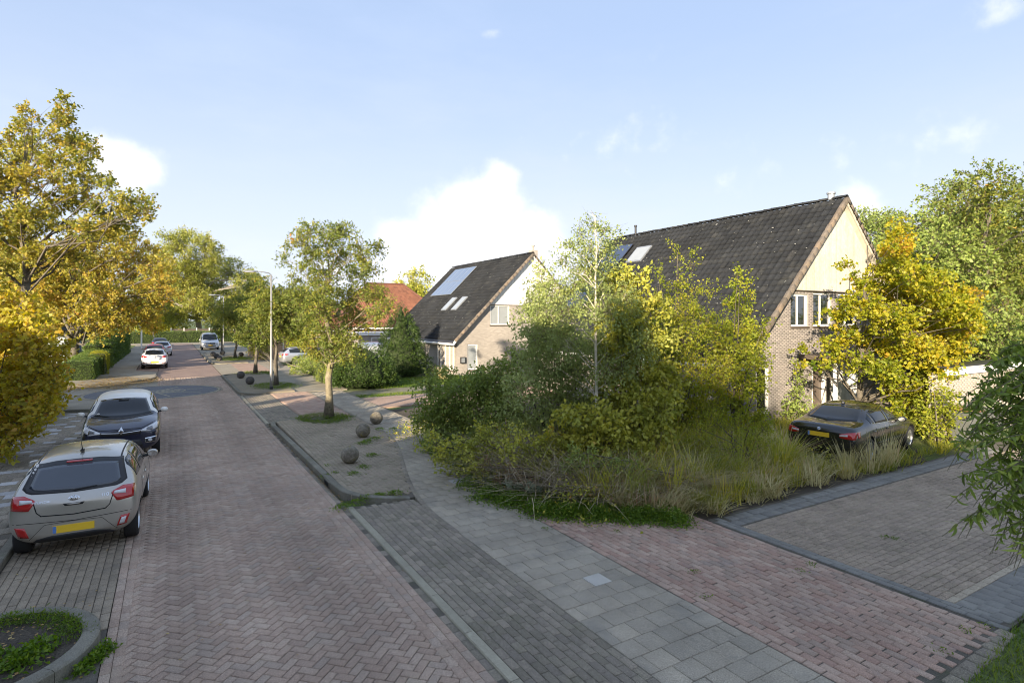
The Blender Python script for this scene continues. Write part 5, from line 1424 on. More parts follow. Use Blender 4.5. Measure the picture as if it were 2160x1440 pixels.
        for ax in axles:
            for s_ in (-1, 1):
                cut.lathe([(0, -0.18), (wheel_r + 0.055, -0.18), (wheel_r + 0.055, 0.3), (0, 0.3)], (ax, s_ * (w - 0.12), wheel_r + 0.0), 'Y', n=28)
        cm = cut.mesh('cut'); cm.materials.append(paintm); cm.materials.append(BLACKP); cm.polygons.foreach_set('material_index', [1] * len(cm.polygons))
        co_ = bpy.data.objects.new('cut', cm); C.objects.link(co_)
        bo = o2.modifiers.new('b', 'BOOLEAN'); bo.operation = 'DIFFERENCE'; bo.object = co_; bo.solver = 'EXACT'
        dg = bpy.context.evaluated_depsgraph_get(); fm = bpy.data.meshes.new_from_object(o2.evaluated_get(dg))
        for t in (o, o2, co_): bpy.data.objects.remove(t)
        fm.name = 'body'
        self.body = obj('body', fm, None, self.root, True)
        self.L, self.Wd, self.H, self.h2, self.w, self.axles, self.wr = L, Wd, H, h2, w, axles, wheel_r
        self.paint = paintm; self.xw, self.xrf, self.xrr, self.xtb, self.belt, self.hood, self.tailz = xw, xrf, xrr, xtb, belt, hood, tailz
    def hit(self, a, b, d):
        o, v = {'rear': ((-9, a, b), (1, 0, 0)), 'front': ((9, a, b), (-1, 0, 0)), 'left': ((a, 9, b), (0, -1, 0)), 'right': ((a, -9, b), (0, 1, 0)), 'top': ((a, b, 9), (0, 0, -1))}[d]
        loc, nor, _, _ = self.bvh.ray_cast(Vector(o), Vector(v))
        if loc is None:
            far = Vector(o) + Vector(v) * (9 - (self.h2 if d in ('rear', 'front') else self.w))
            loc, nor, _, _ = self.bvh.find_nearest(far)
        if nor.dot(Vector(v)) > 0: nor = -nor
        return loc, nor
    def decal(self, name, lo, hi, d, mat, n=10, m=4, off=0.004, parent=None, skirt=0.012):
        """ruled patch between two 2D polylines projected on the body"""
        def res(pl, k):
            pl = [Vector((p[0], p[1], 0)) for p in pl]
            seg = [max(1e-6, (pl[i + 1] - pl[i]).length) for i in range(len(pl) - 1)]; T = sum(seg); out = []
            for i in range(k + 1):
                s = T * i / k; j = 0
                while j < len(seg) - 1 and s > seg[j]: s -= seg[j]; j += 1
                out.append(pl[j].lerp(pl[j + 1], min(1, s / seg[j])))
            return out
        A, B = res(lo, n), res(hi, n)
        vs, fs = [], []
        nrm = []
        for j in range(m + 1):
            for i in range(n + 1):
                p = A[i].lerp(B[i], j / m); q, nn = self.hit(p.x, p.y, d)
                vs.append(q + nn * off); nrm.append(nn)
        for j in range(m):
            for i in range(n):
                fs.append((j * (n + 1) + i, j * (n + 1) + i + 1, (j + 1) * (n + 1) + i + 1, (j + 1) * (n + 1) + i))
        bd = [i for i in range(n + 1)] + [j * (n + 1) + n for j in range(1, m + 1)] + [m * (n + 1) + i for i in range(n - 1, -1, -1)] + [j * (n + 1) for j in range(m - 1, 0, -1)]
        k0 = len(vs)
        for i in bd: vs.append(vs[i] - nrm[i] * skirt)
        for i in range(len(bd)):
            j = (i + 1) % len(bd); fs.append((bd[i], bd[j], k0 + j, k0 + i))
        b = MB(); b.add(vs, fs)
        me = b.mesh(name, smooth=True)
        o_ = obj(name, me, mat, parent or self.root, True)
        return o_
    def line(self, name, pts, d, width, mat=None, off=0.002, parent=None, n=24):
        lo, hi = [], []
        P = [Vector((p[0], p[1], 0)) for p in pts]
        for i, p in enumerate(P):
            t = (P[min(i + 1, len(P) - 1)] - P[max(i - 1, 0)]).normalized(); s = Vector((-t.y, t.x, 0)) * width / 2
            lo.append(p - s); hi.append(p + s)
        return self.decal(name, lo, hi, d, mat or SEAMM, n, 1, off, parent or self.body, 0.004)
    def mirror2(self, f):
        f(1, 'left'); f(-1, 'right')
    def windows(self, splits, glass=CGLASS, rear=True, front=True, x_front=None, x_back=None, side_names='side_window'):
        xa = x_front if x_front is not None else self.xw - 0.30
        xb = x_back if x_back is not None else self.xtb + 0.28
        xs_ = [xa] + list(splits) + [xb]
        for d in ('left', 'right'):
            for i in range(len(xs_) - 1):
                a, c = xs_[i] - (0.035 if i else 0), xs_[i + 1] + (0.035 if i < len(xs_) - 2 else 0)
                q = np.linspace(a, c, 7)
                lo = [(x, self.zbelt(x) + 0.035) for x in q]; hi = [(x, max(self.zbelt(x) + 0.045, self.zedge(x) - 0.045)) for x in q]
                self.decal(side_names, lo, hi, d, glass, 10, 4)
    def wheels(self, spokes=7, rimm=ALLOY, tw=0.2):
        r = self.wr
        for ax in self.axles:
            for s_ in (-1, 1):
                y = s_ * (self.w - tw / 2 - 0.035)
                b = MB(); b.lathe([(r * 0.66, -tw / 2), (r * 0.93, -tw / 2), (r, -tw * 0.36), (r, tw * 0.36), (r * 0.93, tw / 2), (r * 0.66, tw / 2)], (ax, y, r), 'Y', n=28)
                t = b.build('wheel', RUBBER, self.root, smooth=True, local=True)
                b = MB(); ys = s_
                b.lathe([(r * 0.68, -s_ * tw * 0.5), (r * 0.69, s_ * tw * 0.48), (r * 0.63, s_ * tw * 0.5), (r * 0.60, s_ * tw * 0.3)], (ax, y, r), 'Y', n=28)
                b.lathe([(0.0, s_ * tw * 0.40), (r * 0.16, s_ * tw * 0.40), (r * 0.17, s_ * tw * 0.2)], (ax, y, r), 'Y', n=14)
                for k in range(spokes):
                    th = 2 * math.pi * k / spokes
                    M = Matrix.Rotation(-th, 3, 'Y')
                    c = M @ Vector((r * 0.38, 0, 0)); b.box((ax + c.x, y + s_ * tw * 0.33, r + c.z), (r * 0.56, tw * 0.12, r * 0.11), M=M)
                b.build('rim', rimm, t, local=True)
                b = MB(); b.lathe([(0, s_ * tw * 0.12), (r * 0.62, s_ * tw * 0.12)], (ax, y, r), 'Y', n=20); b.build('brake', BLACKP, t, local=True)
    def mirrors(self, mat, x=None, z=None):
        x = x if x is not None else self.xw - 0.42; z = z or self.belt + 0.06
        for s_ in (-1, 1):
            b = MB(); y = s_ * (self.w + 0.07)
            b.lathe([(0.0, -0.075), (0.065, -0.06), (0.085, 0.0), (0.075, 0.05), (0.0, 0.065)], (0, 0, 0), 'X', n=12)
            b.v = [(p[0] + x, p[1] * 1.15 + y, p[2] * 0.85 + z) for p in b.v]
            mo = b.build('mirror', mat, self.root, smooth=True, local=True)
            b = MB(); b.tube([(x, s_ * (self.w - 0.07), z - 0.05), (x, y, z - 0.02)], 0.028, n=6); b.build('mirror_arm', BLACKP, mo, local=True)
            b = MB(); b.lathe([(0.0, -0.0), (0.068, 0.0)], (0, 0, 0), 'X', n=12)
            b.v = [(p[0] + x - 0.077, p[1] * 1.15 + y, p[2] * 0.85 + z) for p in b.v]; b.build('mirror_glass', CHROME, mo, local=True)
    def plate(self, d, z, y0=-0.26, y1=0.26, h=0.11):
        sx = -1 if d == 'rear' else 1
        loc, _ = self.hit(0, z, d); x = loc.x + sx * 0.006
        q, _ = self.hit(y1, z, d); x = x
        b = MB(); b.box((x, (y0 + y1) / 2, z), (0.016, y1 - y0, h)); p = b.build('number_plate', PLATEY, self.root, local=True)
        s_ = -1 if d == 'front' else 1                       # the blue strip is at the viewer's left
        yb = (y1 - 0.025) if d == 'rear' else (y0 + 0.025)
        b = MB(); b.box((x + sx * 0.002, yb, z), (0.016, 0.045, h - 0.006)); b.build('blue_strip', PLATEB, p, local=True)
        return p
    def text(self, s, y, z, size, d='rear', mat=CHROME, name='lettering'):
        loc, _ = self.hit(y, z, d)
        cu = bpy.data.curves.new(name, 'FONT'); cu.body = s; cu.size = size; cu.extrude = 0.003; cu.align_x = 'CENTER'; cu.align_y = 'CENTER'; cu.materials.append(mat)
        t0_ = bpy.data.objects.new(name, cu); C.objects.link(t0_)
        me = bpy.data.meshes.new_from_object(t0_.evaluated_get(bpy.context.evaluated_depsgraph_get())); bpy.data.objects.remove(t0_)
        t = obj(name, me, None, self.body, True)
        loc1, n1_ = self.hit(y, z + 0.02, d); loc0, _ = self.hit(y, z - 0.02, d)
        lean = math.atan2(loc1.x - loc0.x, loc1.z - loc0.z)
        t.location = loc + n1_ * 0.006
        t.rotation_euler = (R(90) - lean if d == 'rear' else R(90) + lean, 0, R(-90) if d == 'rear' else R(90))
        return t
def disc_patch(car, name, y, z, ry, rz, d, mat, off=0.008, parent=None):
    q = np.linspace(math.pi, 0, 13)
    hi = [(y + ry * math.cos(t), z + rz * math.sin(t)) for t in q]; lo = [(y + ry * math.cos(t), z - rz * math.sin(t)) for t in q]
    return car.decal(name, lo, hi, d, mat, 12, 3, off, parent)

RGLASS = plain('dusty_sky_glass', (0.035, 0.043, 0.057), rough=0.1, spec=1.0)  # dust plus a bluish sky reflection put into the glass colour
# --- silver hatchback, seen from behind
SILVER = paint('warm_silver_paint', (0.48, 0.45, 0.40), metal=0.65, rough=0.36)
c = Car('hatchback', 'silver hatchback with yellow plate and red tail lamps parked nearest the camera', 3.67, 1.68, 1.48, SILVER, 0.96, 0.98, 0.98, 0.30, -1.22, -1.66, 1.0, wheel_r=0.295, axles=(1.21, -1.22), tumble=0.77, nose=0.74, tail_w=0.93)
car_i = c
c.windows([0.0, -0.85], x_back=-1.32)
# dark tailgate glass with black surround
c.decal('rear_surround', [(-0.67, 1.06), (-0.58, 1.0), (0, 0.98), (0.58, 1.0), (0.67, 1.06)], [(-0.58, 1.345), (-0.3, 1.385), (0, 1.392), (0.3, 1.385), (0.58, 1.345)], 'rear', BLACKP, 18, 8, 0.004)
c.decal('rear_window', [(-0.58, 1.07), (-0.50, 1.03), (0, 1.015), (0.50, 1.03), (0.58, 1.07)], [(-0.52, 1.30), (-0.3, 1.325), (0, 1.33), (0.3, 1.325), (0.52, 1.30)], 'rear', RGLASS, 18, 8, 0.008)
c.decal('brake_light', [(-0.17, 1.352), (0.17, 1.352)], [(-0.17, 1.372), (0.17, 1.372)], 'rear', REDL, 8, 1, 0.012)
def tl(s_, dd):
    a = lambda pts: [(s_ * y, z) for y, z in pts]
    lamp = c.decal('tail_lamp', a([(0.47, 0.905), (0.55, 0.775), (0.76, 0.80)]), a([(0.50, 0.935), (0.62, 0.985), (0.765, 0.975)]), 'rear', REDL, 10, 4, 0.014)
    c.decal('reversing_lens', a([(0.505, 0.89), (0.66, 0.875)]), a([(0.515, 0.925), (0.66, 0.935)]), 'rear', CLEARL, 6, 2, 0.019, lamp)
    f = c.decal('reflector', a([(0.545, 0.375), (0.67, 0.385)]), a([(0.60, 0.535), (0.715, 0.545)]), 'rear', REDL, 4, 4, 0.009)
    if s_ < 0: c.decal('fog_lens', a([(0.575, 0.40), (0.64, 0.405)]), a([(0.61, 0.50), (0.675, 0.51)]), 'rear', CLEARL, 4, 3, 0.013, f)
    c.line('seam', a([(0.50, 0.90), (0.455, 0.74), (0.40, 0.685)]), 'rear', 0.014)
c.mirror2(tl)
c.line('seam', [(-0.41, 0.685), (0, 0.66), (0.41, 0.685)], 'rear', 0.016)
c.line('bumper_crease', [(-0.74, 0.60), (0, 0.565), (0.74, 0.60)], 'rear', 0.008)
c.line('bumper_crease', [(-0.55, 0.33), (-0.36, 0.545), (0.0, 0.56)], 'rear', 0.006); c.line('bumper_crease', [(0.55, 0.33), (0.36, 0.545), (0.0, 0.56)], 'rear', 0.006)
c.decal('diffuser', [(-0.52, 0.27), (0, 0.262), (0.52, 0.27)], [(-0.46, 0.325), (-0.3, 0.365), (0, 0.37), (0.3, 0.365), (0.46, 0.325)], 'rear', BLACKP, 14, 3, 0.01)
c.plate('rear', 0.455)
em = disc_patch(c, 'emblem', 0, 0.90, 0.072, 0.036, 'rear', CHROME, 0.010)
disc_patch(c, 'emblem_field', 0, 0.90, 0.058, 0.026, 'rear', SILVER, 0.013, em)
for (y0, y1_, z0, z1) in ((-0.035, -0.012, 0.878, 0.922), (0.012, 0.035, 0.878, 0.922), (-0.026, 0.026, 0.893, 0.905)):
    sk = 0.008
    c.decal('emblem_letter', [(y0 - (0.006 if z0 < .89 else 0), z0), (y1_ - (0.006 if z0 < .89 else 0), z0)], [(y0 + 0.006, z1), (y1_ + 0.006, z1)], 'rear', CHROME, 2, 2, 0.017, em, 0.004)
hd = c.decal('handle_recess', [(-0.11, 0.80), (0.11, 0.80)], [(-0.135, 0.835), (0.135, 0.835)], 'rear', BLACKP, 6, 2, 0.003)
c.decal('handle', [(-0.07, 0.812), (0.07, 0.812)], [(-0.09, 0.83), (0.09, 0.83)], 'rear', SILVER, 4, 1, 0.012, hd)
c.text('HYUNDAI', 0.40, 0.885, 0.05); c.text('i10', -0.40, 0.893, 0.075)
b = MB(); q, _ = c.hit(0.02, 1.10, 'rear'); q2, _ = c.hit(-0.28, 1.035, 'rear'); q3, _ = c.hit(0.02, 1.015, 'rear')
b.tube([q3 + Vector((-0.03, 0, 0)), q2 + Vector((-0.03, 0, 0))], [0.016, 0.008], n=6); b.build('wiper', BLACKP, c.root, local=True)
b = MB(); b.box((-1.02, 0, 1.485), (0.09, 0.05, 0.03)); b.tube([(-1.02, 0, 1.49), (-1.16, 0, 1.66)], [0.008, 0.004], n=6); b.build('antenna', BLACKP, c.root, local=True)
c.mirror2(lambda s_, dd: c.line('roof_rail', [(x, s_ * (c.w * 0.655)) for x in np.linspace(0.2, -1.15, 8)], 'top', 0.022, BLACKP, 0.004))
for d in ('left', 'right'):
    c.line('seam', [(-0.03, 0.30), (-0.03, 0.94)], d, 0.01); c.line('seam', [(-0.88, 0.62), (-0.92, 0.95)], d, 0.01); c.line('seam', [(0.92, 0.4), (0.9, 0.92)], d, 0.01)
    for x in (-0.22, -0.93 + 0.15):
        lo_ = [(x - 0.09, 0.845), (x + 0.09, 0.845)]; c.decal('door_handle', lo_, [(x - 0.09, 0.872), (x + 0.09, 0.872)], d, SILVER, 4, 1, 0.022)
    c.line('sill_trim', [(-0.8, 0.27), (0.85, 0.27)], d, 0.06, BLACKP)
c.wheels(spokes=9); c.mirrors(SILVER)
c.root.location = (-1.235, 12.88, 0); c.root.rotation_euler = (0, 0, R(90 - 1.6))
# --- dark blue crossover with cream roof, facing the camera
NAVY = paint('dark_blue_paint', (0.012, 0.016, 0.04), metal=0.3, rough=0.3)
CREAM = paint('cream_roof_paint', (0.86, 0.83, 0.76), rough=0.4, coat=0.35)
c = Car('crossover', 'dark blue crossover with cream roof and mirrors facing the camera', 4.12, 1.78, 1.57, NAVY, 1.0, 1.02, 1.02, 0.32, -1.35, -1.8, 1.08, wheel_r=0.33, axles=(1.24, -1.36), tumble=0.74, nose=0.82, roofm=CREAM)
c.windows([0.0, -0.95], x_back=-1.5)
c.decal('windscreen', [(-0.655, 1.085), (-0.4, 1.05), (0, 1.04), (0.4, 1.05), (0.655, 1.085)], [(-0.525, 1.425), (-0.3, 1.45), (0, 1.457), (0.3, 1.45), (0.525, 1.425)], 'front', CGLASS, 18, 10, 0.006)
c.line('windscreen_trim', [(-0.70, 1.06), (0, 1.022), (0.70, 1.06)], 'front', 0.03, BLACKP, 0.004)
def hl(s_, dd):
    a = lambda pts: [(s_ * y, z) for y, z in pts]
    l_ = c.decal('headlamp', a([(0.43, 0.755), (0.62, 0.74), (0.80, 0.79)]), a([(0.43, 0.785), (0.62, 0.86), (0.82, 0.925)]), 'front', CLEARL, 10, 4, 0.012)
    c.decal('lamp_lens', a([(0.55, 0.765), (0.68, 0.765)]), a([(0.55, 0.815), (0.68, 0.845)]), 'front', LAMPD, 6, 3, 0.018, l_)
    f = c.decal('fog_surround', a([(0.52, 0.44), (0.76, 0.44)]), a([(0.52, 0.57), (0.78, 0.60)]), 'front', CHROME, 6, 4, 0.008)
    c.decal('fog_recess', a([(0.54, 0.46), (0.74, 0.46)]), a([(0.54, 0.55), (0.75, 0.575)]), 'front', BLACKP, 6, 4, 0.012, f)
    disc_patch(c, 'fog_lamp', s_ * 0.63, 0.51, 0.045, 0.04, 'front', CLEARL, 0.018, f)
c.mirror2(hl)
gr_ = c.decal('grille', [(-0.43, 0.70), (0, 0.66), (0.43, 0.70)], [(-0.43, 0.775), (0, 0.80), (0.43, 0.775)], 'front', BLACKP, 12, 3, 0.008)
c.line('grille_bar', [(-0.43, 0.77), (-0.1, 0.745), (0.1, 0.745), (0.43, 0.77)], 'front', 0.022, CHROME, 0.014, gr_)
c.decal('lower_grille', [(-0.48, 0.36), (0.48, 0.36)], [(-0.42, 0.55), (0.42, 0.55)], 'front', BLACKP, 10, 3, 0.008)
em = c.decal('emblem', [(-0.062, 0.79), (0, 0.70), (0.062, 0.79)], [(-0.062, 0.79), (0, 0.88), (0.062, 0.79)], 'front', CHROME, 12, 4, 0.022)
c.decal('emblem_field', [(-0.026, 0.79), (0, 0.752), (0.026, 0.79)], [(-0.026, 0.79), (0, 0.828), (0.026, 0.79)], 'front', BLACKP, 8, 2, 0.026, em)
c.plate('front', 0.46)
c.line('seam', [(-0.74, 0.93), (-0.45, 0.83), (0, 0.835), (0.45, 0.83), (0.74, 0.93)], 'front', 0.012)
for d in ('left', 'right'):
    c.line('seam', [(-0.03, 0.30), (-0.03, 0.97)], d, 0.01); c.line('seam', [(0.95, 0.4), (0.93, 0.95)], d, 0.01)
    c.line('sill_trim', [(-0.95, 0.3), (0.85, 0.3)], d, 0.12, BLACKP); c.line('chrome_strip', [(-0.9, 0.40), (0.8, 0.38)], d, 0.02, CHROME)
b = MB(); b.box((0.52, 0, 1.40), (0.05, 0.24, 0.07)); b.build('rear_view_mirror', BLACKP, c.root, local=True)
b = MB(); b.lathe([(0.06, 0), (0.065, 0.02), (0, 0.03)], (0, 0, 0), 'X', n=12); q, nn = c.hit(-0.55, 1.115, 'front'); b.v = [(p[0] * 0.3 + q.x + 0.004, p[1] * 0.6 + q.y, p[2] * 0.6 + q.z) for p in b.v]; b.build('sticker', WHITEP, c.root, local=True)
for s_ in (-1, 1):
    b = MB(); b.tube([(1.06, s_ * 0.05, 1.045), (0.95, s_ * 0.5, 1.09)], [0.012, 0.008], n=5); b.build('wiper', BLACKP, c.root, local=True)
c.wheels(spokes=5); c.mirrors(CREAM, z=1.09)
c.root.location = (-1.13, 19.75, 0); c.root.rotation_euler = (0, 0, R(-90 + 1.0))
# --- dark saloon in the weeds
BLACKC = paint('dark_anthracite_paint', (0.016, 0.016, 0.018), metal=0.4, rough=0.26)
c = Car('saloon', 'dark saloon with yellow plate standing in tall weeds by the house', 4.52, 1.82, 1.42, BLACKC, 0.90, 0.90, 0.95, 0.22, -0.92, -1.50, 1.0, wheel_r=0.325, axles=(1.42, -1.34), tumble=0.70, nose=0.68, tail_w=0.90)
c.windows([-0.12, -0.98], x_back=-1.22, x_front=0.55)
c.decal('rear_window', [(-0.60, 1.05), (0, 1.03), (0.60, 1.05)], [(-0.50, 1.325), (0, 1.355), (0.50, 1.325)], 'rear', CGLASS, 14, 8, 0.006)
c.decal('windscreen', [(-0.66, 0.99), (0, 0.96), (0.66, 0.99)], [(-0.53, 1.31), (0, 1.345), (0.53, 1.31)], 'front', CGLASS, 14, 8, 0.006)
def tl2(s_, dd):
    a = lambda pts: [(s_ * y, z) for y, z in pts]
    lamp = c.decal('tail_lamp', a([(0.50, 0.725), (0.66, 0.70), (0.83, 0.70)]), a([(0.49, 0.80), (0.66, 0.855), (0.83, 0.87)]), 'rear', REDL, 10, 4, 0.010)
    c.decal('clear_lens', a([(0.50, 0.755), (0.68, 0.765)]), a([(0.495, 0.785), (0.68, 0.81)]), 'rear', CLEARL, 6, 2, 0.015, lamp)
    c.decal('lamp_return', [(-2.02, 0.72), (-1.93, 0.74)], [(-2.02, 0.86), (-1.90, 0.85)], dd, REDL, 4, 4, 0.010, lamp)
c.mirror2(tl2)
c.plate('rear', 0.745); 
em = disc_patch(c, 'emblem', 0, 0.875, 0.041, 0.041, 'rear', CHROME, 0.012)
for k, (a0, mt) in enumerate(((0, PLATEB), (1, WHITEP), (2, PLATEB), (3, WHITEP))):
    q = np.linspace(a0 * math.pi / 2, (a0 + 1) * math.pi / 2, 5)
    c.decal('emblem_quarter', [(0, 0.875)] * 2, [(0.028 * math.cos(t), 0.875 + 0.028 * math.sin(t)) for t in q], 'rear', mt, 4, 2, 0.018, em, 0.003) if False else None
for (y0, z0, mt) in ((-0.027, 0.8755, PLATEB), (0.0005, 0.8755, WHITEP), (-0.027, 0.848, WHITEP), (0.0005, 0.848, PLATEB)):
    c.decal('emblem_quarter', [(y0, z0), (y0 + 0.0265, z0)], [(y0, z0 + 0.0265), (y0 + 0.0265, z0 + 0.0265)], 'rear', mt, 2, 2, 0.017, em, 0.003)
c.line('seam', [(-0.60, 0.60), (-0.46, 0.66), (0.46, 0.66), (0.60, 0.60)], 'rear', 0.012); c.line('seam', [(-0.49, 0.72), (-0.47, 0.66)], 'rear', 0.01); c.line('seam', [(0.49, 0.72), (0.47, 0.66)], 'rear', 0.01)
c.line('bumper_crease', [(-0.78, 0.52), (0, 0.50), (0.78, 0.52)], 'rear', 0.008)
for d in ('left', 'right'):
    c.line('seam', [(-0.14, 0.30), (-0.14, 0.9)], d, 0.011); c.line('seam', [(-0.95, 0.62), (-1.02, 0.9)], d, 0.011); c.line('seam', [(0.92, 0.4), (0.9, 0.88)], d, 0.011)
    c.line('window_trim', [(x, c.zbelt(x) + 0.03) for x in np.linspace(-1.2, 0.6, 9)], d, 0.016, CHROME, 0.008)
    for x in (-0.32, -1.1): c.decal('door_handle', [(x - 0.09, 0.795), (x + 0.09, 0.795)], [(x - 0.09, 0.82), (x + 0.09, 0.82)], d, BLACKC, 4, 1, 0.022)
    c.line('side_strip', [(-0.9, 0.48), (0.95, 0.48)], d, 0.03, BLACKP)
b = MB(); b.lathe([(0.05, 0), (0.04, 0.03), (0, 0.06)], (-0.80, 0, 1.40), n=8); b.build('antenna', BLACKC, c.root, local=True)
c.wheels(spokes=10); c.mirrors(BLACKC)
c.root.location = (16.45, 8.72, 0); c.root.rotation_euler = (0, 0, R(7))
# --- generic hatchbacks farther up the street
def far_hatch(name, label, paintm, L, Wd, H, loc, rz, seed=0):
    c = Car(name, label, L, Wd, H, paintm, 0.93, 0.95, 0.95, 0.25, -1.28, -1.75, 1.0, wheel_r=0.30, axles=(L / 2 - 0.78, -L / 2 + 0.68), tumble=0.73, nose=0.70, group='cars parked along the left kerb', lev=2)
    c.windows([-0.05, -0.9], x_back=-1.42)
    c.decal('rear_window', [(-0.60, 1.06), (0, 1.02), (0.60, 1.06)], [(-0.53, 1.34), (0, 1.37), (0.53, 1.34)], 'rear', CGLASS, 12, 6, 0.007)
    c.decal('windscreen', [(-0.66, 1.03), (0, 1.0), (0.66, 1.03)], [(-0.55, 1.36), (0, 1.39), (0.55, 1.36)], 'front', CGLASS, 12, 6, 0.006)
    def t_(s_, dd):
        a = lambda pts: [(s_ * y, z) for y, z in pts]
        c.decal('tail_lamp', a([(0.44, 0.86), (0.62, 0.82), (0.80, 0.86)]), a([(0.46, 0.90), (0.62, 0.97), (0.78, 1.0)]), 'rear', REDL, 8, 3, 0.012)
        c.decal('reflector', a([(0.48, 0.42), (0.70, 0.43)]), a([(0.48, 0.455), (0.70, 0.48)]), 'rear', REDL, 4, 1, 0.01)
        c.decal('headlamp', a([(0.45, 0.66), (0.78, 0.68)]), a([(0.47, 0.74), (0.80, 0.82)]), 'front', CLEARL, 6, 3, 0.01)
    c.mirror2(t_); c.plate('rear', 0.50)
    c.decal('diffuser', [(-0.55, 0.275), (0.55, 0.275)], [(-0.50, 0.35), (0.50, 0.35)], 'rear', BLACKP, 8, 2, 0.01)
    c.line('seam', [(-0.46, 0.70), (0.46, 0.70)], 'rear', 0.014)
    c.wheels(spokes=7); c.mirrors(paintm)
    c.root.location = loc; c.root.rotation_euler = (0, 0, rz)
    return c
WHITEC = paint('white_paint_car', (0.72, 0.73, 0.75), rough=0.3)
far_hatch('hatchback', 'white hatchback with red tail lamps parked first beyond the junction', WHITEC, 4.04, 1.73, 1.47, (-1.03, 51.6, 0), R(90))
far_hatch('hatchback', 'red hatchback parked just in front of the white hatchback', paint('red_paint', (0.36, 0.015, 0.02), rough=0.3), 3.9, 1.72, 1.5, (-1.2, 60.3, 0), R(90))
far_hatch('hatchback', 'white car half hidden beyond the red hatchback', WHITEC, 4.2, 1.78, 1.46, (-0.75, 68.4, 0), R(90))
far_hatch('hatchback', 'black car farthest up the row by the golden tree', BLACKC, 4.2, 1.78, 1.5, (-1.1, 80.5, 0), R(90))
# --- silver estate on the forecourt
PSILVER = paint('cool_silver_paint', (0.50, 0.52, 0.56), metal=0.6, rough=0.3)
c = Car('estate_car', 'silver estate car with dark windows on the forecourt behind the street trees', 4.93, 1.86, 1.46, PSILVER, 0.93, 0.92, 1.05, 0.3, -1.9, -2.33, 1.02, wheel_r=0.34, axles=(1.5, -1.4), tumble=0.71, nose=0.7, lev=2)
c.windows([-0.15, -1.05], x_back=-1.95)
c.decal('rear_window', [(-0.6, 1.06), (0.6, 1.06)], [(-0.52, 1.33), (0.52, 1.33)], 'rear', CGLASS, 10, 5, 0.007)
def t3(s_, dd):
    a = lambda pts: [(s_ * y, z) for y, z in pts]
    c.decal('tail_lamp', a([(0.5, 0.80), (0.84, 0.82)]), a([(0.5, 0.92), (0.83, 0.93)]), 'rear', REDL, 6, 3, 0.012)
    c.decal('lamp_return', [(-2.33, 0.82), (-2.05, 0.86)], [(-2.31, 0.94), (-2.05, 0.93)], dd, REDL, 4, 3, 0.01)
    c.line('window_trim', [(x, c.zbelt(x) + 0.03) for x in np.linspace(-1.95, 0.6, 9)], dd, 0.02, CHROME, 0.008)
    c.line('roof_rail', [(x, c.H - 0.09) for x in np.linspace(-1.8, 0.1, 9)], dd, 0.03, BLACKP, 0.02)
c.mirror2(t3); c.plate('rear', 0.72); c.wheels(spokes=5); c.mirrors(PSILVER)
c.root.location = (9.95, 48.6, 0); c.root.rotation_euler = (0, 0, R(4))
